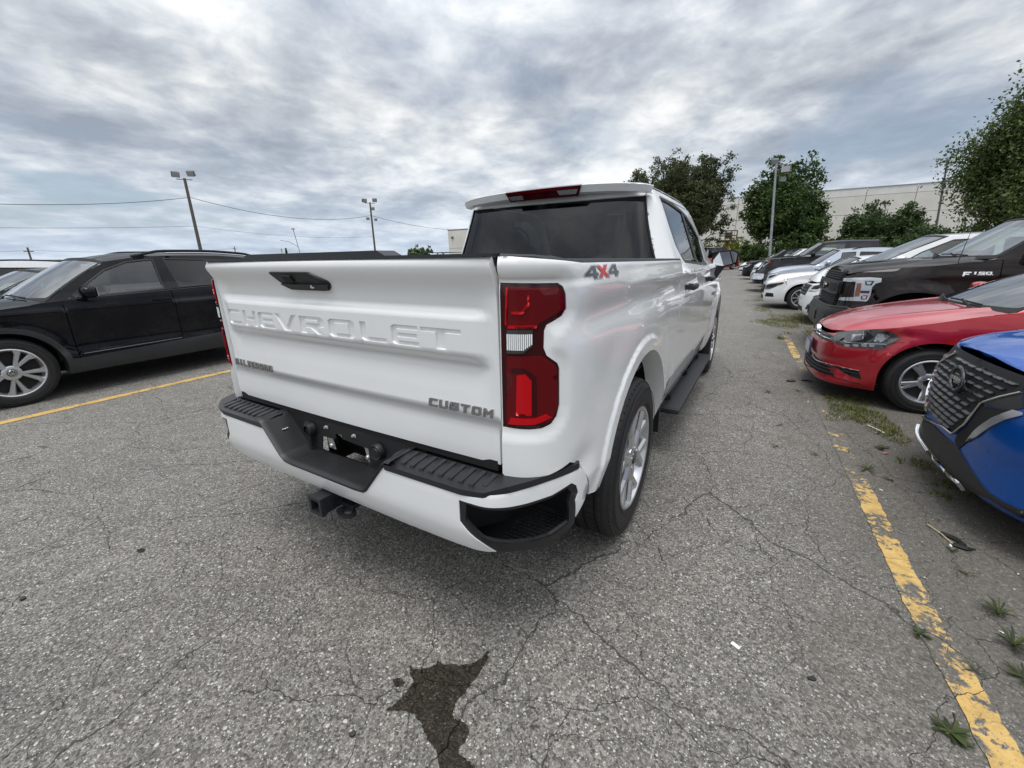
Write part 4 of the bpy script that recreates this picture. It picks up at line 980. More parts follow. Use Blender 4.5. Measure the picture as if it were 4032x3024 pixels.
    def BN(s,t):
        s=I(s,float); t=I(t,float); Tq=np.interp(s,exm,ey)+1e-3; q=np.clip(np.abs(t)/Tq,0,1.08); z0=zh(s); z1=zb(s)
        z=z1+(z0-z1)*(1-q**sp.get('hp',2.6))
        if 'ridge' in sp:
            rr,ra_,rw=sp['ridge']; z=z+ra_*np.exp(-((np.abs(t)-(rr[0]+(rr[1]-rr[0])*s/sE))/rw)**2)*sstep(.05,.3,s)
        return np.stack([s,t,z],-1)
    c.BN=BN
    e_=[(float(x)+hx0*(i<20),float(y)-.004) for i,(x,y) in enumerate(zip(exm,ey)) if x<sE-.02]
    e_=[p for i,p in enumerate(e_) if i==0 or abs(p[0]-e_[i-1][0])+abs(p[1]-e_[i-1][1])>1e-4]
    back=[tuple((sE-cw*(1-(t)**2)*.95,t*(wb_+.0))) for t in np.linspace(1,-1,13)]
    hl=[(x,y) for x,y in e_ if y>0.0]
    loop=hl+back+[(x,-y) for x,y in hl[::-1]]
    c.bonnet=panel('bonnet',[loop],BN,P,T,h=DH*1.2,fl=.02,he=DH)
    m=MB(); m.v=[];
    bx=[(sE-cw*(1-t*t)*.95,t*wb_,float(zb(sE))) for t in np.linspace(-1,1,13)]; V=[];F=[]
    for t in np.linspace(-1,1,13):
        a=BN(I([sE-cw*(1-t*t)*.95]),I([t*wb_*.98]))[0]; b=WS(I([t]),I([.08]))[0]; V+=[(a[0],a[1],a[2]-.012),(b[0]+.02,b[1],b[2]-.03)]
    F=[(2*i,2*i+1,2*i+3,2*i+2) for i in range(12)]; mesh('cowl',V,F,PLAST,T,True)
    for t0,t1 in ((-.62,.02),(.0,.6)):
        a=WS(I([t0]),I([.05]))[0]; b=WS(I([t1]),I([.09]))[0]; md=WS(I([(t0+t1)/2]),I([.075]))[0]
        if sp.get('wipers',True):
            m=MB(); m.tube([tuple(a+[-.02,0,.015]),tuple(md+[-.02,0,.02]),tuple(b+[-.02,0,.015])],.008,6); m.tube([tuple(a+[-.06,.05,-.02]),tuple(md+[-.03,0,.03])],.010,6); m.build('wiper',DARK,T)
    # wheels
    r=sp['r']; rr=sp.get('rr',r*.68); kd=sp.get('style','w5'); ns=sp.get('nsp',5)
    for s_ in (sp['sw1'],sp['sw2']):
        tw_=abs(S(I([U(s_)]),I([r]))[0][1])-sp.get('tuck',.012)-fa
        wheel(name,r,.215,rr,ns,kd,sp.get('rim',ALLOY),T,(s_,-tw_,r),steer=sp.get('steer',0) if s_==sp['sw1'] else 0)
        wheel(name,r,.215,rr,ns,kd,sp.get('rim',ALLOY),T,(s_,tw_,r),flip=True)
    # inside and under
    m=MB(); m.box((L/2,0,(zbot+.06)),(L-.7,2*W-.5,.12)); m.box((sp['sw1']*.9+.1,0,.5),(.9,.9,.4)); m.box((L*.5,0,.42),(L*.42,2*W-.22,.10)); m.box((L-.5,0,.6),(.7,1.1,.5)); m.build('underbody',DARK,T)
    if sp.get('inside',True):
        zf=float(zb(sa))-.08
        m=MB(); m.box((sa+.22,0,zf-.04),(.5,2*W-.34,.18),bev=.05); m.build('dashboard',SEATM,T,True)
        s0_=d[0]+.62*sp.get('k',1)
        for y in (-.33,.33):
            st=empty('seat',T); m=MB(); m.box((s0_+.25,y,zf-.10),(.16,.44,.60),bev=.06,ry=.2); m.build('backrest',sp.get('seat',SEATM),st,True)
            m=MB(); m.box((s0_+.36,y,zf+.28),(.10,.24,.17),bev=.045,ry=.15); m.build('head_restraint',sp.get('seat',SEATM),st,True)
            m=MB(); m.box((s0_,y,zf-.36),(.5,.46,.14),bev=.05); m.build('cushion',sp.get('seat',SEATM),st,True)
        if gh.get('rear_seat',True):
            st=empty('rear_seat',T); m=MB(); m.box((s0_+1.1,0,zf-.08),(.16,2*W-.5,.56),bev=.06,ry=.2); m.build('backrest',sp.get('seat',SEATM),st,True)
            for y in (-.38,.38): m=MB(); m.box((s0_+1.2,y,zf+.24),(.10,.22,.14),bev=.04,ry=.15); m.build('head_restraint',sp.get('seat',SEATM),st,True)
        m=MB(); m.tube([(sa+.46-.05*math.sin(2*PI*k/20),-.33+.17*math.cos(2*PI*k/20),zf+.06+.16*math.sin(2*PI*k/20)) for k in range(21)],.012,6,False); m.build('steering_wheel',SEATM,T,True)
        m=MB(); q=WS(I([0.]),I([.86]))[0]; m.box((q[0]+.10,0,q[2]-.04),(.03,.20,.06),bev=.01); m.build('rear_view_mirror',PLAST,T,True)
    # door mirrors, handles
    mm=sp.get('mirror')
    if mm:
        s_,z_,k=mm[:3]
        for sg in (-1,1):
            q=SG(I([s_]),I([z_-.02]))[0][1]; me=empty('wing_mirror',T); y=sg*(q+.13*k)
            bm=bmesh.new(); bmesh.ops.create_uvsphere(bm,u_segments=20,v_segments=12,radius=1)
            for v in bm.verts:
                x_,y_,zz=v.co; f=lambda a:math.copysign(abs(a)**.62,a)
                X=f(x_)*.10*k*(1 if x_<0 else .55); Y=f(y_)*.115*k; Z=f(zz)*.075*k
                v.co=Vector((s_+X,y+Y,z_+Z+.0))
            me_=bpy.data.meshes.new('mirror_shell'); bm.to_mesh(me_); bm.free(); me_.polygons.foreach_set('use_smooth',[True]*len(me_.polygons)); link('mirror_shell',me_,me,mm[3] if len(mm)>3 else P)
            m=MB(); m.box((s_+.053*k,y,z_),(.006,.18*k,.11*k),bev=.002); m.build('mirror_glass',MIRR,me)
            m=MB(); m.box((s_+.01,sg*(q+.02),z_-.075*k),(.09*k,.16*k,.04),bev=.015,rx=sg*-.3); m.build('mirror_arm',PLAST,me,True)
    hz=sp.get('handles')
    if hz:
        for (s_,z_),o in zip(hz,c.doors):
            q=SM(I([U(s_)]),I([z_]))[0]; m=MB(); m.box((s_,q[1]-.018,z_),(.19,.018,.026),bev=.009); m.box((s_-.07,q[1]-.006,z_),(.03,.02,.02)); m.box((s_+.07,q[1]-.006,z_),(.03,.02,.02)); m.build('handle',sp.get('handle_mat',P),o,True)
    return c
def ontr(c,S,frame,pts,ub=None,vb=(.1,1.3)):
    T=c.T; M_=Matrix.Translation(T.location)@Matrix.Rotation(T.rotation_euler.z,4,'Z')
    return tr(S,frame,pts,ub or (0,float(c.U(2.2))),vb,M_)
FZR=(3100,1100,932/2212); FZB=(3300,1250,732/1349); FZF=(3400,800,632/2097); FZM=(2850,850,600/2212); FZS=(0,900,950/1970); FZW=(0,1250,500/1843)
ROW=R(2.3)
def roof_rails(c,s0,s1,t,mt,hgt=.035):
    for sg in (-1,1):
        P=[]; n=12
        for i in range(n+1):
            s=s0+(s1-s0)*i/n; q=c.RF(I([s]),I([t]))[0]; k=min(1,min(i,n-i)/1.5); P.append((s,sg*t,q[2]+.004+hgt*k))
        m=MB(); m.tube(P,.014,8); m.build('roof_rail',mt,c.T,True)
# ================================================================ black crossover on the left (nose towards the camera)
def black_suv():
    th=ROW+PI/2; # local x -> world (-sin,cos)
    d=(-math.sin(ROW),math.cos(ROW)); sw1=.80; W=.83
    # visible side plane passes through (-4.87,-1.08) at the front wheel
    nx,ny=math.cos(ROW),math.sin(ROW)   # outward normal of visible side
    loc=(-4.87-d[0]*sw1-nx*W,-1.08-d[1]*sw1-ny*W,0)
    sp=dict(paint=BLACKP,W=W,L=4.05,plan=[(0,0),(.02,.30),(.07,.52),(.17,.68),(.36,.77),(.7,.815),(1.2,.83),(2.2,.83),(3.2,.825)],
        zb=[(0,.80),(.3,.875),(.6,.93),(.9,.965),(1.3,1.0),(1.9,1.035),(2.6,1.075),(3.6,1.11)],
        zh=[(0,.80),(.1,.87),(.4,.955),(.9,1.02),(1.4,1.06)],
        side=[(.15,.05),(.24,.02),(.33,.005),(.42,.004),(.46,.012),(.52,.022),(.62,.018),(.74,.012),(.86,-.002),(.905,-.010),(.916,.002),(.925,.006),(1.0,.024),(1.15,.07)],
        sw1=sw1,sw2=3.28,r=.345,rr=.238,ra=.398,uf=.42,zline=.52,zbot=.245,doors=[1.305,2.30,3.12],style='v5',nsp=5,steer=0,h=.05,
        gh=dict(ws0=(1.20,1.01),ws1=(1.80,1.40),roof=[(2.2,1.455),(2.8,1.465)],r1=(3.75,1.40),r0=(4.0,1.13),tum=.36,crown=.05,bow=.02,cw=.14,gm=[GLASSC,GLASST,GLASST]),
        glass=[[(1.46,1.035),(2.245,1.075),(2.255,1.42),(1.98,1.39),(1.76,1.305),(1.58,1.18)],
               [(2.42,1.085),(3.05,1.10),(3.12,1.40),(2.37,1.425)],[(3.15,1.11),(3.5,1.20),(3.45,1.37),(3.2,1.40)]],
        mirror=(1.53,1.085,.80,BLACKP),handles=[(2.18,.95),(3.0,.965)],seat=SEATG)
    c=car('suv','shiny black crossover with grey lower trim and silver rimmed wheel beside the left yellow line','suv',loc,th,sp)
    S=c.SM; U=c.U
    # grey cladding along sills and round the arches
    ra=.398; zz=lambda s:.42+.012*(s-1.3)
    pts=[(U(1.19),.245)]+[(U(3.28-ra-.055),.245)]+[(U(3.28-ra-.06),.455)]+[(U(1.31),.395)]+[(U(1.22),.40)]
    panel('sill_cladding',[pts],S,PLASTG,c.T,h=.06,fl=.01,off=.006)
    for s0 in (.80,3.28):
        A=[(float(U(s0+(ra-.004)*math.cos(R(a)))),.345+(ra-.004)*math.sin(R(a))) for a in np.linspace(-12,185,26)]; B=[(float(U(s0+(ra+.05)*math.cos(R(a)))),.345+(ra+.05)*math.sin(R(a))) for a in np.linspace(185,-12,26)]
        panel('arch_cladding',[A+B],S,PLASTG,c.T,h=.05,fl=.01,off=.007)
    strip('chrome_strip',[(U(1.34),.435),(U(2.28),.452)],S,.012,CHROMED,c.T,off=.004,hgt=.004)
    strip('belt_trim',[(U(1.42),1.018+.0),(U(3.4),1.09)],S,.012,PLAST,c.T,off=.0,hgt=.004)
    panel('mirror_triangle',[[(1.36,1.02),(1.45,1.035),(1.57,1.19)]],c.SGM,PLAST,c.T,h=.1,fl=.004,off=.002)
    # rails: black bar with a silver inset
    for sg in (-1,1):
        P=[]
        for i in range(19):
            s=2.08+1.62*i/18; q=c.SG(I([s]),I([float(cv([(1.80,1.40),(2.2,1.455),(2.8,1.465),(3.75,1.40)])(s))]))[0]; k=min(1,min(i,18-i)/3.5); k=k*k*(3-2*k); P.append((s,sg*(q[1]-.07),q[2]+.010+.050*k))
        m=MB(); m.tube(P,.016,8); rl=m.build('roof_rail',DARK,c.T,True)
        m=MB(); m.tube([(a,b+sg*.004,z-.026) for a,b,z in P[4:-3]],.011,8); m.build('rail_inset',ALLOY,rl,True)
    # emblem on the front hub
    tw_=abs(c.S(I([U(.80)]),I([.345]))[0][1])-.012-.014
    hub=[o for o in c.T.children if o.name.startswith('wheel') and 'liner' not in o.name][0]
    m=MB(); m.lathe([(-.006,.030),(-.009,.028),(-.009,.025),(-.006,.024)],28,'y'); q=m.build('emblem_ring',CHROME,hub,True)
    def HS(x,z): return np.stack([I(x,float),-.0065+0*I(x,float),I(z,float)],-1)
    for l in ([(-.013,.021),(-.009,.021),(0,.005),(.009,.021),(.013,.021),(.002,.0),(-.002,.0)],[(-.021,.009),(-.017,.009),(-.009,-.010),(-.002,.003),(.002,.003),(.009,-.010),(.017,.009),(.021,.009),(.010,-.018),(.007,-.018),(0,-.004),(-.007,-.018),(-.010,-.018)]):
        panel('emblem_letter',[l],HS,CHROME,hub,h=.02,fl=.002,off=.0025,flip=False)
    # front face, seen only from other places
    panel('headlight',[[(U(.10),.66),(U(.62),.80),(U(.60),.85),(U(.15),.80)]],S,GLASST,c.bumper,h=.05,fl=.01,off=.004)
    panel('headlight',[[(U(.10),.66),(U(.62),.80),(U(.60),.85),(U(.15),.80)]],c.S,GLASST,c.bumper,h=.05,fl=.01,off=.004,flip=True)
    panel('grille',[[(-.5,.62),(.5,.62),(.52,.76),(-.52,.76)]],c.S,PLAST,c.bumper,h=.06,fl=.01,off=.004,flip=True)
    # paper permit in the windscreen corner
    return c
SUV=black_suv()
# ================================================================ the row of parked vehicles on the right (noses to the aisle)
def rowpos(x0,y0,s,W):
    """root position when the near side plane passes (x0,y0) along the row direction and the nose sits s along it"""
    return (x0+s*math.cos(ROW)-math.sin(ROW)*W, y0+s*math.sin(ROW)+math.cos(ROW)*W,0)
def poly(name,c,fr,pts,mt,par,off=.004,fl=.006,r=0,h=.05,vb=(.12,1.2),ub=None,S=None):
    q=ontr(c,S or c.SM,fr,pts,ub or (-.6,float(c.U(2.0))),vb); 
    if r: q=rnd_poly(q,r)
    return panel(name,[q],S or c.SM,mt,par,h=h,fl=fl,off=off)
def line(name,c,fr,pts,w,mt,par,off=.006,hgt=.006,vb=(.12,1.2),ub=None,taper=False,S=None):
    q=ontr(c,S or c.SM,fr,pts,ub or (-.6,float(c.U(2.0))),vb); return strip(name,q,S or c.SM,w,mt,par,off=off,hgt=hgt,taper=taper)
def red_car():
    W=.78
    sp=dict(paint=REDP,W=W,L=3.75,plan=[(0,0),(.012,.22),(.045,.42),(.12,.57),(.24,.66),(.42,.72),(.70,.755),(1.1,.775),(1.6,.78),(2.6,.78),(3.2,.77)],
        zb=[(0,.595),(.06,.625),(.2,.665),(.35,.705),(.7,.79),(1.1,.885),(1.6,.93),(2.4,.965),(3.6,1.0)],
        zh=[(0,.595),(.06,.655),(.2,.735),(.45,.815),(.8,.885),(1.15,.93),(1.4,.95)],hp=2.2,
        side=[(.13,.05),(.22,.02),(.34,.006),(.5,.0),(.60,.004),(.66,.008),(.72,.0),(.80,.012),(.9,.035),(1.0,.07)],
        front=[(.12,.05),(.17,.012),(.20,.0),(.26,.012),(.36,.03),(.42,.020),(.50,.022),(.56,.04),(.64,.09),(.72,.16)],
        f1=.10,f2=.55,uf=.30,zline=.50,zbot=.19,znose=.165,zcorner=.16,
        sw1=.79,sw2=2.95,r=.292,rr=.190,ra=.345,doors=[1.26,2.1,2.85],h=.045,hdetail=.03,style='w5',nsp=5,flare=.016,
        ridge=((.40,.52),.012,.05),
        gh=dict(ws0=(1.17,.905),ws1=(1.85,1.235),roof=[(2.3,1.275)],r1=(3.35,1.19),r0=(3.68,.98),tum=.36,crown=.045,cw=.20,gm=[GLASSC,GLASST,GLASST]),
        glass=[[(1.45,.955),(2.03,.985),(2.06,1.235),(1.9,1.215),(1.68,1.12)],[(2.14,.99),(2.75,1.0),(2.85,1.19),(2.15,1.24)]],
        mirror=(1.48,1.0,.8),handles=[(1.98,.80),(2.72,.82)])
    c=car('hatchback','bright red hatchback with pointed headlights and chrome line in the bumper','car',rowpos(1.98,2.735,-.03,W),ROW,sp)
    B=c.bumper; f=FZR
    hl=poly('headlight',c,f,[(405,572),(425,535),(470,500),(620,480),(860,470),(960,488),(1070,545),(1000,592),(880,652),(780,645),(600,628),(470,605)],DARK,B,off=.004,fl=.012,h=.03,r=.01)
    poly('reflector',c,f,[(612,520),(700,510),(660,565),(600,560)],CLEARL,hl,off=.009); poly('reflector',c,f,[(845,510),(920,505),(960,530),(880,590),(810,580)],CLEARL,hl,off=.009)
    poly('turn_signal',c,f,[(965,560),(1040,528),(1063,543),(1000,585),(915,607)],AMBER,hl,off=.009)
    line('lamp_strip',c,f,[(412,560),(540,590),(700,600),(925,607)],.010,CLEARL,hl,off=.008,hgt=.004)
    for a in (560,640,720,790): poly('reflector',c,f,[(a-28,605),(a+28,608),(a+20,632),(a-20,628)],MATS['zinc_steel'],hl,off=.0075,fl=.003)
    poly('headlight_glass',c,f,[(405,572),(425,535),(470,500),(620,480),(860,470),(960,488),(1070,545),(1000,592),(880,652),(780,645),(600,628),(470,605)],LENSC,hl,off=.014,fl=0,h=.03,r=.01)
    # far side lamp, mirrored
    q=ontr(c,c.SM,f,[(405,572),(425,535),(470,500),(620,480),(860,470),(960,488),(1070,545),(1000,592),(880,652),(780,645),(600,628),(470,605)],(-.6,1.2),(.3,.9))
    panel('headlight',[q],c.S,DARK,B,h=.05,fl=.006,off=.004,flip=True); panel('headlight_glass',[q],c.S,LENSC,B,h=.05,fl=0,off=.012,flip=True)
    u0=q[0][0]
    panel('grille',[[(-u0-.0,.545),(u0,.545),(u0+.03,.60),(u0*.6,.605),(-u0*.6,.605),(-u0-.03,.60)]],c.S,PLAST,B,h=.03,fl=.006,off=.005,flip=True)
    for z in (.566,.590): strip('grille_bar',[(-u0,z),(u0,z)],c.S,.010,CHROME if z<.57 else CHROMED,B,off=.010,hgt=.004,flip=True)
    m=MB(); p=c.S(I([0.]),I([.585]))[0]; m.lathe([(.03,.060),(-.006,.058),(-.010,.052),(-.010,.047),(-.004,.045)],32,'x',(p[0]-.01,0,.590)); em=m.build('emblem_ring',CHROME,B,True)
    m=MB(); m.lathe([(.0,.046),(-.003,.0)],24,'x',(p[0]-.010,0,.590)); m.build('emblem_disc',PLAST,B)
    def ES(y,z): return np.stack([p[0]-.016+0*I(y,float),-I(y,float),I(z,float)+.590],-1)
    for l in ([(-.026,.040),(-.016,.040),(0,.010),(.016,.040),(.026,.040),(.004,.0),(-.004,.0)],[(-.041,.018),(-.032,.018),(-.018,-.020),(-.004,.006),(.004,.006),(.018,-.020),(.032,.018),(.041,.018),(.020,-.038),(.013,-.038),(0,-.008),(-.013,-.038),(-.020,-.038)]):
        panel('emblem_letter',[l],ES,CHROME,B,h=.03,fl=.004,off=0)
    # lower grille, fog surround, chrome line
    g=ontr(c,c.SM,f,[(335,800),(455,905),(600,960),(690,985)],(-.6,1.0),(.12,.5)); uu=[a for a,b in g]
    panel('lower_grille',[[(-g[1][0],.235),(g[1][0],.235),(g[0][0],.345),(-g[0][0],.345)]],c.S,DARK,B,h=.03,fl=.01,off=.004,flip=True)
    for z in (.262,.290,.318): strip('grille_bar',[(-g[1][0]+.02,z),(g[1][0]-.02,z)],c.S,.010,PLAST,B,off=.010,hgt=.004,flip=True)
    for S_,fl_ in ((c.SM,False),(c.S,True)):
        q=ontr(c,c.SM,f,[(458,815),(560,838),(672,855),(692,935),(600,905),(510,860)],(-.2,1.0),(.12,.6)); fg=panel('fog_recess',[rnd_poly(q,.008)],S_,DARK,B,h=.03,fl=.01,off=.004,flip=fl_)
        zc=np.mean([b for a,b in q]); strip('grille_bar',[(q[5][0]+.02,zc+.005),(q[3][0]-.015,zc)],S_,.008,PLAST,fg,off=.009,hgt=.004,flip=fl_)
        q=ontr(c,c.SM,f,[(243,703),(268,745),(330,775),(480,812),(672,855)],(-.6,1.0),(.12,.6)); strip('chrome_strip',q,S_,.011,CHROME,B,off=.008,hgt=.006,flip=fl_)
        q=ontr(c,c.SM,f,[(240,760),(330,850),(450,915),(600,960),(690,978)],(-.6,1.0),(.12,.6)); strip('lip_groove',q,S_,.008,DARK,B,off=.001,hgt=.002,flip=fl_)
    m=MB(); pz=c.S(I([0.]),I([.42]))[0][0]; m.box((pz-.022,0,.42),(.014,.30,.15),bev=.004); pf=m.build('plate_frame',PLATEM,B,True); m=MB(); m.box((pz-.031,0,.42),(.004,.27,.12)); m.build('number_plate',MATS['clear_lens'],pf)
    line('wing_seam',c,f,[(880,652),(960,600),(1070,590),(1180,618),(1270,655)],.005,DARK,B,off=-.001,hgt=.002)
    return c
def hexmesh(name,c,S,loop,rows,cols,mt,par,sk=.0):
    """a grille field of stepped cells: joined relief geometry"""
    A=np.array(loop); lo,hi=A.min(0),A.max(0); m=MB(); du=(hi[0]-lo[0])/cols; dv=(hi[1]-lo[1])/rows
    for j in range(rows):
        for i in range(cols+1):
            u=lo[0]+du*(i+(.5 if j%2 else 0)); v=lo[1]+dv*(j+.5)
            if not inside([loop],np.array([[u,v],[u-du*.3,v],[u+du*.3,v]])).all(): continue
            U_=I([u-du*.48,u-du*.30,u+du*.30,u+du*.48]); 
            top=S(U_,I([v+dv*.30,v+dv*.42,v+dv*.42,v+dv*.30])); bot=S(U_,I([v+dv*.02,v-dv*.10,v-dv*.10,v+dv*.02])); n=nrm(S,U_,np.full(4,v))
            a=list(top+n*-.004)+list(bot+n*.014)
            m.add([tuple(x) for x in a],[(0,1,5,4),(1,2,6,5),(2,3,7,6)])
            b=list(bot+n*.014)+list(bot+n*-.006); m.add([tuple(x) for x in b],[(0,1,5,4),(1,2,6,5),(2,3,7,6)])
    o=m.build(name,mt,par); o['kind']='stuff'; return o
def blue_car():
    W=.82
    sp=dict(paint=BLUEP,W=W,L=4.1,plan=[(0,0),(.010,.25),(.035,.42),(.10,.57),(.22,.69),(.42,.765),(.8,.805),(1.3,.82),(2.4,.82),(3.4,.81)],
        zb=[(0,.812),(.1,.825),(.25,.855),(.5,.89),(.9,.93),(1.3,.965),(2.2,1.02),(3.8,1.08)],
        zh=[(0,.812),(.08,.862),(.3,.93),(.7,.985),(1.2,1.03),(1.5,1.05)],hp=2.4,
        side=[(.15,.05),(.25,.02),(.4,.004),(.6,.0),(.75,.004),(.85,.012),(.95,.035),(1.1,.08)],
        front=[(.14,.09),(.19,.04),(.24,.01),(.30,.012),(.40,.012),(.50,.0),(.62,.004),(.75,.03),(.86,.075),(.95,.12)],
        f1=.25,f2=.8,uf=.46,zline=.6,zbot=.22,znose=.19,zcorner=.175,sw1=.84,sw2=3.2,r=.34,ra=.40,doors=[1.38,2.3,3.1],h=.06,hdetail=.035,
        ridge=((.42,.60),.009,.09),
        gh=dict(ws0=(1.30,1.0),ws1=(2.0,1.42),roof=[(2.5,1.47)],r1=(3.8,1.38),r0=(4.05,1.1),tum=.34,crown=.05,cw=.18),
        glass=[[(1.6,1.04),(2.25,1.07),(2.28,1.41),(2.05,1.38),(1.75,1.22)],[(2.36,1.08),(3.1,1.1),(3.2,1.38),(2.38,1.42)]],mirror=(1.62,1.1,.85),handles=[(2.15,.92),(2.95,.94)])
    c=car('suv','glossy blue crossover with a dark mesh grille and chrome lip, nearest on the right edge','suv',(2.40,1.19,0),ROW,sp)
    B=c.bumper; f=FZB; S=c.SM; ub=(-.75,1.3)
    G=[(622,628),(640,560),(668,450),(695,378),(780,312),(872,258),(1000,335),(1150,408),(1349,492),(1349,545),(1200,578),(1055,622),(1000,690),(935,780),(848,845),(760,775),(680,700)]
    gq=ontr(c,S,f,G,ub,(.2,1.0))
    gr=panel('grille',[gq],S,DARK,B,h=.03,fl=.01,off=.003)
    us=[a for a,b in gq]; hexmesh('grille_mesh',c,lambda u,v:S(u,v),gq,11,13,mat('gloss_black',(.012,.0125,.014),.30,coat=.25),gr)
    def ln(pts,w,mt,**k): return line('trim',c,f,pts,w,mt,B,vb=(.12,1.0),ub=ub,**k)
    ln([(872,256),(780,310),(695,376),(665,450),(640,560),(622,630)],.016,CHROME,off=.010,hgt=.008)
    ln([(622,630),(700,720),(780,792),(848,845)],.012,CHROME,off=.010,hgt=.008)
    ln([(848,845),(935,780),(1000,692),(1055,622),(1200,578),(1349,545)],.009,CHROME,off=.010,hgt=.006)
    poly('lamp_panel',c,f,[(1060,628),(1200,584),(1349,552),(1349,660),(1270,675),(1120,655)],MATS['gloss_black'],B,off=.006,vb=(.2,1.0),ub=ub)
    poly('air_intake',c,f,[(1050,640),(1120,660),(1270,678),(1180,715),(1040,800),(940,905),(885,950),(850,900),(870,850),(945,790)],DARK,B,off=.004,vb=(.2,1.0),ub=ub)
    poly('silver_blade',c,f,[(940,905),(1035,795),(1130,730),(1282,672),(1349,690),(1349,712),(1220,745),(1110,800),(1020,865)],ALLOY,B,off=.010,vb=(.2,1.0),ub=ub)
    q=ontr(c,S,f,[(575,715),(605,695),(700,790),(880,945),(905,1000),(1000,1150),(1090,1262),(1200,1340),(1349,1402),(1349,1455),(1100,1312),(935,1237),(860,1165),(720,1035),(590,880),(533,772)],ub,(.15,.6))
    panel('lower_cladding',[q],S,PLASTG,B,h=.03,fl=.01,off=.006)
    ln([(533,772),(590,878),(655,965),(720,1032),(795,1105),(860,1160),(905,1195),(937,1237)],.022,CHROME,off=.018,hgt=.010)
    panel('bonnet_gap',[[(-.56,.765),(.56,.765),(.62,.815),(-.62,.815)]],c.S,DARK,B,h=.05,fl=.004,off=.003,flip=True)
    # emblem
    p=c.S(I([0.]),I([.70]))[0]; px=p[0]-.022
    m=MB(); 
    for k in range(1): m.tube([(px-.012+.004,.072*math.cos(t),.70+.062*math.sin(t)) for t in np.linspace(0,2*PI,33)],.010,8,False)
    em=m.build('emblem_ring',CHROMED,gr,True)
    m=MB(); m.box((px-.006,0,.70),(.014,.185,.030),bev=.004); m.build('emblem_bar',CHROMED,gr,True)
    def ES(y,z): return np.stack([px-.0135+0*I(y,float),-I(y,float),I(z,float)+.70],-1)
    word('NISSAN',-.080,-.0095,.0215,.019,.0065,ES,CHROME,gr,off=.0015,fl=.002)
    # mirrored plain parts for the far side
    for n,pt,mt,of in (('lower_cladding',q,PLASTG,.006),('grille',gq,DARK,.003)):
        panel(n,[[(max(a,.02),b) for a,b in pt]],c.S,mt,B,h=.05,fl=.006,off=of-.001,flip=True)
    return c
BADGE=mat('badge_white',(.78,.79,.80),.25,coat=.5)
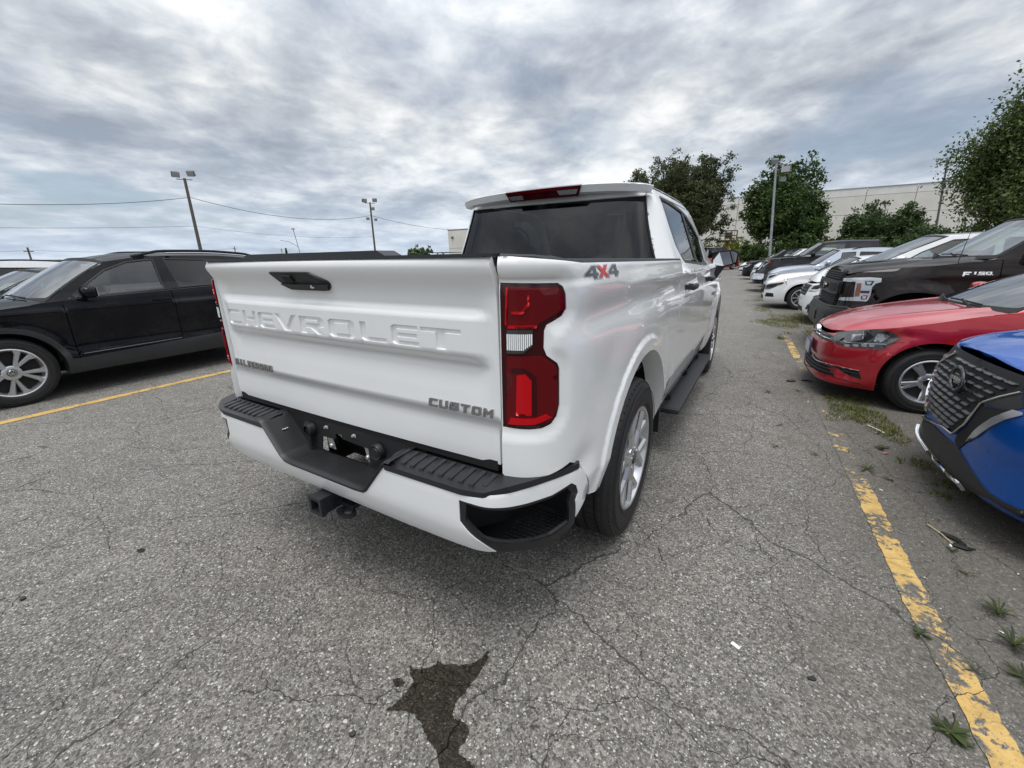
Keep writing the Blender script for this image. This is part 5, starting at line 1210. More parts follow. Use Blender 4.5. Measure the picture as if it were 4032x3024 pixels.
def f150():
    W=.95
    sp=dict(paint=BROWNP,W=W,L=5.3,plan=[(0,0),(.0,.40),(.015,.62),(.05,.77),(.12,.86),(.25,.905),(.6,.93),(1.2,.945),(2.4,.95),(4.6,.945)],
        zb=[(0,1.06),(.2,1.12),(.46,1.155),(.9,1.20),(1.25,1.245),(1.6,1.262),(3.0,1.28),(5.1,1.30)],
        zh=[(0,1.06),(.06,1.15),(.2,1.20),(.5,1.235),(1.0,1.275),(1.5,1.30)],hp=3.5,
        side=[(.3,.05),(.45,.02),(.6,.0),(.8,.0),(.95,.012),(1.02,.020),(1.08,.016),(1.14,.03),(1.25,.055),(1.3,.08)],
        front=[(.3,.06),(.42,.0),(.60,.0),(.64,.03),(.8,.05),(1.0,.06),(1.1,.09),(1.2,.16)],
        f1=.5,f2=.95,uf=.20,zline=.74,zbot=.36,znose=.36,zcorner=.40,sw1=.81,sw2=4.1,r=.39,ra=.50,flare=.03,doors=[1.46,2.4,3.2],h=.06,hdetail=.045,
        ridge=((.55,.60),.022,.06),
        gh=dict(ws0=(1.42,1.285),ws1=(1.94,1.70),roof=[(2.3,1.745)],r1=(3.2,1.70),r0=(3.3,1.3),tum=.30,crown=.05,cw=.26,bow=.0),
        glass=[[(1.66,1.29),(2.35,1.30),(2.38,1.68),(2.02,1.66),(1.80,1.45)],[(2.46,1.31),(3.1,1.32),(3.1,1.66),(2.48,1.69)]],
        mirror=(1.78,1.36,1.2,PLAST),handles=[(2.25,1.12),(3.05,1.13)])
    c=car('pickup_truck','dark brown pickup with blacked-out grille and F150 letters on its wing','pickup truck',rowpos(2.0,4.97,.24,W),ROW,sp)
    B=c.bumper; S=c.SM; f=FZM; vb=(.3,1.25); ub=(-.95,1.4); T=c.T
    def pl(n,pts,mt,par=B,fr=f,**k): return poly(n,c,fr,pts,mt,par,vb=vb,ub=ub,**k)
    # headlamp
    h=pl('headlight',[(1735,905),(1890,900),(2120,893),(2212,900),(2290,905),(2285,960),(2200,985),(2150,1040),(2130,1150),(2090,1225),(2060,1242),(1900,1235),(1670,1222),(1690,1182),(1885,1180),(1915,960),(1740,948)],CLEARL,off=.006,h=.04,fl=.02)
    pl('turn_signal',[(1935,975),(2000,975),(1990,1060),(1965,1170),(1895,1172),(1925,1040)],AMBER,h,off=.010)
    for k in range(6): line('lamp_rib',c,f,[(1928-4*k,990+30*k),(1996-4*k,990+30*k)],.008,AMBER,h,vb=vb,ub=ub,off=.012,hgt=.004)
    pl('lamp_cell',[(2050,940),(2185,945),(2145,1010),(2055,1005)],MATS['gloss_black'],h,off=.009); pl('lamp_cell',[(2072,955),(2150,958),(2120,995),(2074,990)],CLEARL,h,off=.014)
    pl('lamp_cell',[(1985,1085),(2120,1090),(2105,1125),(1980,1120)],MATS['gloss_black'],h,off=.009); pl('lamp_cell',[(1995,1150),(2090,1155),(2070,1215),(1990,1210)],MATS['gloss_black'],h,off=.009); pl('lamp_cell',[(2010,1162),(2070,1166),(2055,1205),(2008,1200)],CLEARL,h,off=.014)
    # grille block, in front of the nose panel
    zlo,zhi=.70,1.10
    ug=ontr(c,S,f,[(1720,950),(1885,1000)],ub,vb); U1=ug[0][0]; 
    g0=panel('grille',[[(-U1-.0,.69),(U1,.69),(U1,1.13),(-U1,1.13)]],c.S,DARK,B,h=.06,fl=.02,off=.012,flip=True)
    for z in (.72,.745,.77,.795,1.03,1.055,1.08,1.105): strip('grille_bar',[(-U1+.01,z),(U1-.01,z)],c.S,.012,PLAST,g0,off=.024,hgt=.008,flip=True)
    U2_=U1+.06
    bar=panel('grille_bar',[rnd_poly([(-U2_,.83),(U2_,.83),(U2_+.01,1.005),(-U2_-.01,1.005)],.02),rnd_poly([(.16,.885),(.30,.885),(.30,.945),(.16,.945)],.01),rnd_poly([(-.30,.885),(-.16,.885),(-.16,.945),(-.30,.945)],.01)],c.S,PLAST,g0,h=.05,fl=.045,off=.055,flip=True)
    for s in (1,-1): panel('bar_inset',[rnd_poly([(s*.36,.865),(s*(U2_-.05),.865),(s*(U2_-.05),.970),(s*.36,.970)],.015)],c.S,DARK,g0,h=.05,fl=.004,off=.058,flip=True)
    p=c.S(I([0.]),I([.915]))[0]; m=MB(); m.lathe([(.0,.095),(-.02,.092),(-.026,.085)],36,'x',(0,0,0)); m.v=[(x+p[0]-.055,y,z*.5+.915) for x,y,z in m.v]; m.build('emblem_rim',CHROMED,g0,True)
    m=MB(); m.lathe([(-.020,.087),(-.024,.0)],36,'x',(0,0,0)); m.v=[(x+p[0]-.055,y,z*.5+.915) for x,y,z in m.v]; m.build('emblem_oval',mat('oval_grey',(.10,.10,.12),.3),g0)
    # bumper
    bp=panel('bumper',[[(-.86,.39),(.86,.39),(1.02,.44),(1.02,.60),(.86,.665),(-.86,.665),(-1.02,.60),(-1.02,.44)]],c.S,PLAST,B,h=.06,fl=.12,off=.085,flip=True)
    for s in (1,-1): panel('bumper_block',[rnd_poly([(s*.50,.43),(s*.74,.43),(s*.74,.56),(s*.50,.56)],.015)],c.S,PLASTG,bp,h=.06,fl=.02,off=.10,flip=True)
    panel('bumper_block',[rnd_poly([(-.30,.44),(.30,.44),(.30,.58),(-.30,.58)],.015)],c.S,PLASTG,bp,h=.06,fl=.02,off=.10,flip=True)
    strip('bumper_line',[(-.95,.635),(.95,.635)],c.S,.02,PLASTG,bp,off=.09,hgt=.006,flip=True)
    # wing letters
    q=ontr(c,S,FZF,[(1287,955),(1400,955),(1690,915),(1300,898)],(.5,3.0),vb); z0=q[0][1]; z1=q[3][1]
    w=q[1][0]-q[0][0]; u0=q[0][0]; u1=q[2][0]
    word('F',u0,z0,w*.92,z1-z0,.0,S,BADGE,c.wing,off=.004,fl=.005,sh=.1)
    hh=(z1-z0); w3=(u1-u0-w)/3.2; zt_=z0+hh*.42
    word('150',u0+w*1.02,zt_,w3*.92,hh*.60,w3*.12,S,BADGE,c.wing,off=.004,fl=.005,sh=.1)
    word('LARIAT',u0+w*1.75,z0+.012,w3*.30,hh*.20,w3*.1,S,BADGE,c.wing,off=.003,fl=.003,sh=.1)
    # papers behind the windscreen
    def PS(t,v): P_=c.WS(t,v); return P_+np.array([.035,0,-.02])
    pm=mat('paper',(.72,.78,.74),.8)
    panel('paper_sheet',[[(-.55,.25),(-.12,.25),(-.12,.82),(-.55,.82)]],PS,pm,c.ws,h=.1,fl=0)
    panel('paper_sheet',[[(-.08,.25),(.30,.25),(.30,.80),(-.08,.80)]],PS,pm,c.ws,h=.1,fl=0)
    m=MB(); p=S(I([c.U(1.12)]),I([1.19]))[0]; m.tube([(p[0],p[1]+.10,1.25),(p[0]+.03,p[1]+.12,1.50),(p[0]+.08,p[1]+.13,1.86)],[.004,.003,.002],6); m.build('radio_aerial',DARK,T)
    # box at the back
    m=MB(); m.box((4.4,0,1.02),(1.75,1.86,.56),bev=.03); m.build('load_bed',BROWNP,T,True)
    return c
def generic(name,label,cat,P,loc,L,W,H,belt,hood,nose,sw,r,kind='suv',rot=0,det=True,rails=None,**k):
    """plainer vehicles further off"""
    ex=k.pop('ex',{}); a=k.pop('wsx',.29 if kind!='pickup' else .24); b=k.pop('wst',.45 if kind!='pickup' else .36)
    sp=dict(paint=P,W=W,L=L,plan=[(0,0),(.012,W*.28),(.045,W*.55),(.12,W*.74),(.26,W*.87),(.5,W*.94),(.9,W*.985),(1.4,W),(L*.55,W),(L-.9,W-.01)],
        zb=[(0,nose),(.2,nose+.05),(.5,nose+(hood-nose)*.55),(L*a,hood),(L*.5,(hood+belt)/2+.01),(L-.2,belt)],
        zh=[(0,nose),(.08,nose+.06),(.4,nose+(hood-nose)*.8+.02),(L*a,hood+.05),(L*a+.3,hood+.06)],
        f1=.12,f2=.62,uf=k.pop('uf',.40),zline=r+.22,zbot=r*.62,znose=.18 if kind!='pickup' else .36,zcorner=.17 if kind!='pickup' else .36,sw1=sw[0],sw2=sw[1],r=r,ra=r+.055,
        doors=[L*.33,L*.53,L*.73],h=.09,hdetail=.06,
        gh=dict(ws0=(L*a+.05,hood+.02),ws1=(L*b,H-.09),roof=[(L*.62,H-.05)],r1=(L*(.90 if kind!='sedan' else .76),H-.13),r0=(L*(.965 if kind!='sedan' else .88),belt+.02),tum=.34,crown=.05,cw=.16),
        glass=[[(L*a+.38,hood+.05),(L*.515,hood+.06),(L*.52,H-.13),(L*b+.06,H-.15),(L*a+.62,hood+.22)],[(L*.54,hood+.06),(L*.70,belt+.01),(L*.71,H-.15),(L*.545,H-.13)]]+([[(L*.74,belt+.02),(L*.84,belt+.05),(L*.82,H-.17),(L*.745,H-.16)]] if kind!='sedan' else []),
        mirror=(L*a+.33,hood+.10,.8),handles=[(L*.50,belt-.12),(L*.70,belt-.12)],style='x',nsp=k.pop('nsp',7),inside=det)
    if kind=='pickup':
        g=sp['gh']; g['r1']=(L*.64,H-.06); g['r0']=(L*.66,belt+.02); sp['glass']=sp['glass'][:2]; sp['glass'][1]=[(L*.50,hood+.06),(L*.60,belt+.02),(L*.605,H-.14),(L*.505,H-.13)]; sp['glass'][0]=[(L*a+.30,hood+.05),(L*.475,hood+.06),(L*.48,H-.13),(L*b+.05,H-.14),(L*a+.5,hood+.22)]
        g['roof']=[(L*.5,H-.05)]; sp['doors']=[L*.31,L*.49,L*.63]
    sp.update(ex); c=car(name,label,cat,loc,ROW+rot,sp); B=c.bumper
    n0,n1=nose-.12,nose-.01; 
    for S_,fl_ in ((c.SM,False),(c.S,True)):
        hq=k.get('lamp') or [(W*.50,n0-.02),(W*.80,n0-.01),(W*1.22,n1+.05),(W*1.18,n1+.075),(W*.75,n1+.02),(W*.55,n1-.02)]
        h=panel('headlight',[rnd_poly(hq,.012)],S_,k.get('lampmat',CLEARL),B,h=.06,fl=.01,off=.006,flip=fl_)
        A=np.array(hq); cu,cz=A.mean(0)
        panel('lamp_cell',[[(cu+(a_-cu)*.6,cz+(b_-cz)*.55) for a_,b_ in hq]],S_,DARK,h,h=.06,fl=.003,off=.009,flip=fl_)
        tip=[hq[2],hq[3],((hq[3][0]*2+hq[4][0])/3,(hq[3][1]*2+hq[4][1])/3),((hq[2][0]*2+hq[1][0])/3,(hq[2][1]*2+hq[1][1])/3)]
        panel('turn_signal',[tip],S_,AMBER,h,h=.06,fl=.003,off=.010,flip=fl_)
        fq=k.get('fog') or [(W*.62,.30),(W*.98,.31),(W*.95,.40),(W*.70,.405)]
        panel('fog_recess',[rnd_poly(fq,.015)],S_,DARK,B,h=.06,fl=.01,off=.004,flip=fl_)
    if k.get('grille',True):
        gw=W*.46; g=panel('grille',[[(-gw,n0-.10),(gw,n0-.10),(gw+.04,n1-.01),(-gw-.04,n1-.01)]],c.S,DARK,B,h=.06,fl=.01,off=.005,flip=True)
        for z in (n0-.06,n0,n0+.05): strip('grille_bar',[(-gw,z),(gw,z)],c.S,.014,k.get('barmat',CHROMED),g,off=.011,hgt=.005,flip=True)
        panel('lower_grille',[[(-W*.45,.24),(W*.45,.24),(W*.40,.33),(-W*.40,.33)]],c.S,DARK,B,h=.06,fl=.01,off=.005,flip=True)
    if rails: roof_rails(c,L*.5,L*.86,W*.68,rails)
    if kind=='pickup': m=MB(); m.box((L*.82,0,belt-.24),(L*.33,2*W-.06,.5),bev=.03); m.build('load_bed',P,c.T,True)
    return c
RED=red_car(); BLUE=blue_car(); FORD=f150()
def row_rest():
    # white minivan between the brown pickup and the white saloon
    generic('minivan','tall white minivan partly hidden behind the dark brown pickup','minivan',mat_white2,rowpos(2.0,7.92,.14,.92),4.7,.92,1.70,1.16,1.14,.78,(.9,3.7),.33,wsx=.20,wst=.40,rails=DARK,ex=dict(plate=True))
    a=generic('saloon','white saloon with slim dark headlights and seven-spoke wheels, parked over the weeds','car',mat_white2,rowpos(2.0,10.72,-.58,.80),4.2,.80,1.33,.96,.90,.62,(.84,3.25),.300,'sedan',nsp=9,lampmat=MATS['oval_grey'],ex=dict(h=.06,hdetail=.04,rr=.205))
    B=a.bumper; pz=a.S(I([0.]),I([.42]))[0][0]; m=MB(); m.box((pz-.02,0,.42),(.014,.30,.13),bev=.003); m.build('plate_frame',PLAST,B,True)
    generic('suv','pale silver-blue crossover with black roof rails next to the white saloon','suv',SILVERP,rowpos(2.0,13.4,-.58,.84),4.1,.84,1.52,1.06,1.0,.74,(.85,3.25),.33,rails=DARK,wst=.43)
    g=generic('pickup_truck','dark grey crew cab pickup with chrome bumper beyond the silver crossover','pickup truck',GREYP,rowpos(2.0,16.2,-.97,.95),5.4,.95,1.80,1.26,1.25,1.08,(1.0,4.3),.39,'pickup',wsx=.26,wst=.37,grille=False,lamp=[(.62,.92),(.82,.92),(1.12,1.06),(1.12,1.16),(.80,1.15),(.62,1.13)],fog=[(.6,.42),(.9,.42),(.9,.5),(.6,.5)],uf=.2,ex=dict(flare=.03,ra=.47))
    panel('grille',[[(-.5,.75),(.5,.75),(.52,1.05),(-.52,1.05)]],g.S,DARK,g.bumper,h=.1,fl=.02,off=.02,flip=True); strip('chrome_strip',[(-.55,1.08),(.55,1.08)],g.S,.05,CHROME,g.bumper,off=.03,hgt=.01,flip=True)
    strip('chrome_strip',[(-.56,.78),(-.56,1.08)],g.S,.05,CHROME,g.bumper,off=.03,hgt=.01,flip=True); strip('chrome_strip',[(.56,.78),(.56,1.08)],g.S,.05,CHROME,g.bumper,off=.03,hgt=.01,flip=True)
    panel('chrome_bumper',[[(-1.02,.47),(1.02,.47),(1.02,.66),(-1.02,.66)]],g.S,CHROME,g.bumper,h=.08,fl=.1,off=.08,flip=True)
    generic('saloon','low silver saloon showing only its roof behind the dark grey pickup','car',SILVERP,rowpos(2.0,18.9,-.75,.82),4.3,.82,1.36,.98,.92,.66,(.85,3.3),.31,'sedan',wst=.42)
    generic('suv','white crossover beyond the dark grey pickup, nose by the galvanised lamp post','suv',mat_white2,rowpos(2.0,21.6,-1.2,.86),4.3,.86,1.62,1.10,1.04,.76,(.88,3.3),.34,det=False)
    generic('suv','black crossover at the end of the row with a V-shaped chrome grille','suv',BLACKP,rowpos(2.0,25.4,-1.75,.86),4.4,.86,1.66,1.12,1.06,.80,(.88,3.4),.34,det=False,barmat=CHROME)
    generic('saloon','small white saloon furthest along the right row, mostly hidden','car',mat_white2,rowpos(2.0,30.5,-2.2,.80),4.2,.80,1.36,.96,.90,.64,(.84,3.25),.30,'sedan',det=False)
    # across the far end
    c=generic('suv','red crossover far off at the end of the aisle behind the door mirror','suv',REDP,(-4.0,42,0),4.4,.86,1.66,1.12,1.06,.80,(.88,3.4),.34,rot=R(52),det=False,barmat=CHROME)
    c=generic('van','old dark van with a pale roof behind the red crossover','van',GREYP,(-5.2,48,0),4.9,.95,2.2,1.3,1.2,.95,(.9,3.8),.36,rot=R(60),det=False,wsx=.16,wst=.26,ex=dict(roof_mat=mat_white2))
    # left rows
    d=(-math.sin(ROW),math.cos(ROW)); 
    def lpos(x,y): return (x,y,0)
    generic('saloon','dark grey saloon on the far left behind the black crossover','car',GREYP,lpos(-8.1,-2.05),4.3,.84,1.36,1.0,.94,.64,(.86,3.3),.31,'sedan',rot=PI/2)
    generic('suv','white crossover with roof rails at the left edge behind the dark grey saloon','suv',mat_white2,lpos(-10.95,-2.6),4.4,.88,1.47,1.08,1.02,.76,(.88,3.4),.34,rot=PI/2,rails=DARK)
    c=generic('suv','silver crossover with a black roof rack seen over the tailgate','suv',SILVERP,lpos(-11.5,10.9),4.2,.88,1.60,1.08,1.02,.76,(.88,3.3),.34,rot=PI/2+R(0),det=False)
    m=MB()
    for sg in (-1,1): m.tube([(1.95,sg*.6,1.57),(2.15,sg*.6,1.66),(3.5,sg*.6,1.66),(3.7,sg*.6,1.57)],.014,6)
    for x in (2.3,2.8,3.3): m.tube([(x,-.6,1.66),(x,.6,1.66)],.012,6)
    m.build('roof_rack',DARK,c.T,True)
mat_white2=paint('white_car_paint',(.74,.75,.76),rough=.4,dust=.06)
row_rest()
# ================================================================ ground, markings, stain, weeds, litter
def asphalt(name,kind='ground'):
    m=bpy.data.materials.new(name); m.use_nodes=True; nt=m.node_tree; b=nt.nodes['Principled BSDF']; L=nt.links.new
    tc=N(nt,'ShaderNodeNewGeometry'); P=tc.outputs['Position']
    def noise(sc,det=4,ro=.6,src=P,dist=0):
        n=N(nt,'ShaderNodeTexNoise'); n.inputs['Scale'].default_value=sc; n.inputs['Detail'].default_value=det; n.inputs['Roughness'].default_value=ro; n.inputs['Distortion'].default_value=dist; L(src,n.inputs[0]); return n
    def vor(sc,feat='F1',src=P,rnd_=1.):
        n=N(nt,'ShaderNodeTexVoronoi'); n.feature=feat; n.inputs['Scale'].default_value=sc; n.inputs['Randomness'].default_value=rnd_; L(src,n.inputs[0]); return n
    v1=vor(120); v2=vor(260); v3=vor(55)
    def cell(v): s=N(nt,'ShaderNodeSeparateColor'); L(v.outputs['Color'],s.inputs[0]); return s
    c1,c2,c3=cell(v1),cell(v2),cell(v3)
    s=mth(nt,'ADD',mth(nt,'MULTIPLY',c1.outputs[0],.55),mth(nt,'MULTIPLY',c2.outputs[0],.45))
    base=ramp(nt,s,[(0.05,(.052,.048,.043)),(.4,(.121,.113,.101)),(.6,(.168,.158,.141)),(.95,(.315,.300,.272))])
    big=noise(.55,5,.6); bigf=ramp(nt,big.outputs[0],[(.3,.84),(.7,1.16)])
    base=mixc(nt,1.0,base,bigf,'MULTIPLY')
    med=noise(6,5,.65); medf=ramp(nt,med.outputs[0],[(.3,.86),(.7,1.12)]); base=mixc(nt,1.0,base,medf,'MULTIPLY')
    # pale stone chips
    chip=mth(nt,'MULTIPLY',mth(nt,'GREATER_THAN',c1.outputs[1],.91),mth(nt,'LESS_THAN',v1.outputs['Distance'],.42))
    base=mixc(nt,mth(nt,'MULTIPLY',chip,.9),base,(.52,.51,.475))
    chip2=mth(nt,'MULTIPLY',mth(nt,'GREATER_THAN',c2.outputs[1],.95),mth(nt,'LESS_THAN',v2.outputs['Distance'],.45)); base=mixc(nt,mth(nt,'MULTIPLY',chip2,.85),base,(.55,.54,.51))
    chip3=mth(nt,'MULTIPLY',mth(nt,'GREATER_THAN',c3.outputs[1],.972),mth(nt,'LESS_THAN',v3.outputs['Distance'],.33))
    base=mixc(nt,mth(nt,'MULTIPLY',chip3,.85),base,(.50,.49,.45))
    # dark pits and a few blackened spots
    pit=mth(nt,'MULTIPLY',mth(nt,'GREATER_THAN',c1.outputs[2],.86),mth(nt,'LESS_THAN',v1.outputs['Distance'],.5)); base=mixc(nt,mth(nt,'MULTIPLY',pit,.6),base,(.03,.03,.03))
    # dirt towards the parked row
    sp=N(nt,'ShaderNodeSeparateXYZ'); L(P,sp.inputs[0])
    xx=mth(nt,'ADD',sp.outputs[0],mth(nt,'MULTIPLY',sp.outputs[1],.04))
    dn=noise(1.6,6,.65); xd=mth(nt,'ADD',xx,mth(nt,'MULTIPLY',dn.outputs[0],1.3))
    dirt=mth(nt,'MULTIPLY',ramp(nt,mth(nt,'MULTIPLY',mth(nt,'SUBTRACT',xd,2.2),.5),[(.0,0.),(.38,1.)]),ramp(nt,mth(nt,'MULTIPLY',sp.outputs[1],.01),[(0,.72),(1,.5)]))
    dcol=ramp(nt,noise(40,5,.7).outputs[0],[(.3,(.058,.051,.042)),(.7,(.120,.108,.088))])
    base=mixc(nt,dirt,base,dcol)
    # cracks
    w=noise(2.2,5,.6); wv=N(nt,'ShaderNodeVectorMath',operation='SUBTRACT'); L(w.outputs['Color'],wv.inputs[0]); wv.inputs[1].default_value=(.5,.5,.5)
    ws=N(nt,'ShaderNodeVectorMath',operation='SCALE'); L(wv.outputs[0],ws.inputs[0]); ws.inputs['Scale'].default_value=.34
    wp=N(nt,'ShaderNodeVectorMath',operation='ADD'); L(P,wp.inputs[0]); L(ws.outputs[0],wp.inputs[1])
    flat=N(nt,'ShaderNodeVectorMath',operation='MULTIPLY'); L(wp.outputs[0],flat.inputs[0]); flat.inputs[1].default_value=(1,1,0)
    def crack(sc,wd,lo,hi,seed):
        v=vor(sc,'DISTANCE_TO_EDGE',flat.outputs[0]); g=noise(1.1,3,.6); gg=N(nt,'ShaderNodeVectorMath',operation='ADD'); L(P,gg.inputs[0]); gg.inputs[1].default_value=(seed,seed*2,0); L(gg.outputs[0],g.inputs[0])
        wdn=mth(nt,'MULTIPLY',ramp(nt,g.outputs[0],[(lo,0.),(hi,1.)]),wd)
        r=mth(nt,'SUBTRACT',1.0,mth(nt,'DIVIDE',v.outputs['Distance'],mth(nt,'ADD',wdn,.0004)),True); return r
    ck=mth(nt,'MAXIMUM',mth(nt,'MAXIMUM',crack(1.35,.0023,.28,.50,3.1),mth(nt,'MULTIPLY',crack(.70,.0022,.36,.56,21.),.9)),mth(nt,'MULTIPLY',crack(2.9,.0034,.36,.56,8.7),.75))
    ckd=mth(nt,'MULTIPLY',ramp(nt,ck,[(0,0.),(.5,1.)]),.72)
    if kind!='dirt': base=mixc(nt,ckd,base,(.028,.027,.026))
    hgt=mth(nt,'ADD',mth(nt,'MULTIPLY',v1.outputs['Distance'],-.5),mth(nt,'MULTIPLY',noise(260,3,.6).outputs[0],.6)); hgt=mth(nt,'SUBTRACT',hgt,mth(nt,'MULTIPLY',ck,1.6))
    bp=N(nt,'ShaderNodeBump'); bp.inputs['Strength'].default_value=.75; bp.inputs['Distance'].default_value=.005; L(hgt,bp.inputs['Height']); L(bp.outputs[0],b.inputs['Normal'])
    b.inputs['Roughness'].default_value=.88
    if kind=='wet':
        base=mixc(nt,1.0,base,(.17,.15,.125),'MULTIPLY'); b.inputs['Roughness'].default_value=.5; b.inputs['Specular IOR Level'].default_value=.15
    if kind=='line' or kind=='lineworn':
        wn=noise(30,6,.7); wb=noise(4.5,5,.7)
        s_=mth(nt,'ADD',mth(nt,'MULTIPLY',wn.outputs[0],.42),mth(nt,'MULTIPLY',wb.outputs[0],.58))
        if kind=='lineworn':
            y=sp.outputs[1]; mn=ramp(nt,mth(nt,'DIVIDE',mth(nt,'ADD',y,2.),14.),[(0,.45),(.10,.455),(.135,.49),(.17,.45),(.20,.455),(.215,.47),(.225,.57),(.28,.55),(.34,.60),(.42,.66),(.43,.52),(.45,.56),(.50,.47),(.60,.50),(.66,.60),(.8,.66)])
            # cross cracks that have lost their paint
            thr=mth(nt,'ADD',mn,mth(nt,'MULTIPLY',ck,.3))
        else: thr=mth(nt,'ADD',.43,mth(nt,'MULTIPLY',ck,.2))
        on=ramp(nt,mth(nt,'MULTIPLY',mth(nt,'SUBTRACT',s_,thr),18.),[(0.,0.),(.6,1.)])
        pc=ramp(nt,noise(14,7,.75).outputs[0],[(.28,(.31,.215,.08)),(.5,(.52,.335,.105)),(.75,(.63,.44,.17))])
        tinyp=mth(nt,'MULTIPLY',mth(nt,'GREATER_THAN',c1.outputs[2],.88),mth(nt,'LESS_THAN',v1.outputs['Distance'],.45)); pc=mixc(nt,mth(nt,'MULTIPLY',tinyp,.75),pc,(.06,.055,.05))
        base=mixc(nt,on,base,pc); rr=ramp(nt,on,[(0,.88),(1,.7)]); L(rr,b.inputs['Roughness'])
    L(base,b.inputs['Base Color']); return m
def sheet(name,poly,z,mt,jit=0,h=.03):
    pts=[tuple(p) for p in dens(poly,h)]
    if jit: pts=[(x+rnd.uniform(-jit,jit),y+rnd.uniform(-jit,jit)) for x,y in pts]
    F=lambda u,v:np.stack([I(u,float),I(v,float),z+0*I(u,float)],-1)
    return panel(name,[pts],F,mt,None,h=.5,fl=0,he=9)
def ground():
    g=mesh('ground',[(-700,-300,0),(700,-300,0),(700,1100,0),(-700,1100,0)],[(0,1,2,3)],asphalt('asphalt')); g['kind']='structure'
    # yellow lines
    rx=lambda y: float(np.interp(y,[-1.6,-.45,0,.55,1.1,7.2,12],[2.25,2.166,2.125,2.105,2.088,1.84,1.62]))
    ys=list(np.arange(-1.6,12.0,.03)); L_=[];R_=[]
    for y in ys:
        a=.049+rnd.uniform(-.006,.004); b=.049+rnd.uniform(-.006,.004); L_.append((rx(y)-a,y)); R_.append((rx(y)+b,y))
    V=[(x,y,.004) for x,y in L_]+[(x,y,.004) for x,y in R_]; n=len(ys)
    o=mesh('painted_line',V,[(i,n+i,n+i+1,i+1) for i in range(n-1)],asphalt('worn_line_paint','lineworn')); o['kind']='structure'
    ys=list(np.arange(-4.2,9.0,.05)); lx=lambda y:-4.378-.0507*(y+1.33)
    V=[(lx(y)-.055-rnd.uniform(0,.004),y,.004) for y in ys]+[(lx(y)+.055+rnd.uniform(0,.004),y,.004) for y in ys]; n=len(ys)
    o=mesh('painted_line',V,[(i,n+i,n+i+1,i+1) for i in range(n-1)],asphalt('line_paint','line')); o['kind']='structure'
    wet=asphalt('wet_asphalt','wet')
    st=[(0.523,-1.164),(0.539,-1.17),(0.563,-1.161),(0.588,-1.136),(0.599,-1.121),(0.594,-1.106),(0.626,-1.1),(0.655,-1.085),(0.682,-1.074),(0.714,-1.044),(0.722,-1.019),(0.727,-0.998),(0.727,-0.983),(0.735,-0.983),(0.742,-1.002),(0.747,-1.034),(0.749,-1.072),(0.748,-1.104),(0.744,-1.142),(0.743,-1.172),(0.744,-1.197),(0.752,-1.219),(0.767,-1.226),(0.788,-1.218),(0.811,-1.22),(0.825,-1.23),(0.834,-1.257),(0.827,-1.285),(0.843,-1.296),(0.872,-1.295),(0.896,-1.296),(.95,-1.35),(.96,-1.42),(.88,-1.44),(0.813,-1.345),(0.791,-1.33),(0.762,-1.316),(0.733,-1.309),(0.709,-1.298),(0.679,-1.285),(0.643,-1.278),(0.615,-1.284),(0.587,-1.302),(0.561,-1.315),(0.571,-1.295),(0.576,-1.261),(0.581,-1.224),(0.577,-1.204),(0.544,-1.186)]
    tagv(sheet('wet_stain',st,.004,wet,.0035,.007),'dark wet star-shaped stain on the asphalt behind the white pickup','stain')
    def blot(x,y,rx_,ry_,lab):
        q=[(x+rx_*math.cos(t)*rnd.uniform(.75,1.1),y+ry_*math.sin(t)*rnd.uniform(.75,1.1)) for t in np.linspace(0,2*PI,18)[:-1]]; tagv(sheet('wet_stain',q,.004,wet,0,.02),lab,'stain')
    blot(.533,-1.229,.022,.016,'tiny dark blot beside the star-shaped wet stain'); blot(-1.075,-1.395,.022,.016,'small dark round spot on the left asphalt')
ground()
LEAF=[]
def leafm(name,c,v=.3):
    m=bpy.data.materials.new(name); m.use_nodes=True; nt=m.node_tree; b=nt.nodes['Principled BSDF']; L=nt.links.new
    g=N(nt,'ShaderNodeNewGeometry'); r=g.outputs['Random Per Island']
    n=N(nt,'ShaderNodeTexNoise'); n.inputs['Scale'].default_value=.55; n.inputs['Detail'].default_value=3; L(g.outputs['Position'],n.inputs[0])
    f=mth(nt,'ADD',mth(nt,'MULTIPLY',r,.6),mth(nt,'MULTIPLY',n.outputs[0],.55))
    cc=ramp(nt,f,[(.2,tuple(x*(1-v) for x in c)),(.55,c),(.95,(c[0]*(1+v*1.7),c[1]*(1+v*1.4),c[2]*(1+v*.5)))])
    L(cc,b.inputs['Base Color']); b.inputs['Roughness'].default_value=.6; b.inputs['Specular IOR Level'].default_value=.3
    t=N(nt,'ShaderNodeBsdfTranslucent'); L(cc,t.inputs[0]); mx=N(nt,'ShaderNodeMixShader'); mx.inputs[0].default_value=.28; o=nt.nodes['Material Output']; L(b.outputs[0],mx.inputs[1]); L(t.outputs[0],mx.inputs[2]); L(mx.outputs[0],o.inputs[0])
    return m
GRASS=leafm('grass_green',(.105,.135,.035),.4); WEED=leafm('weed_green',(.045,.062,.022),.5); DRY=leafm('dry_grass',(.22,.17,.07),.4)
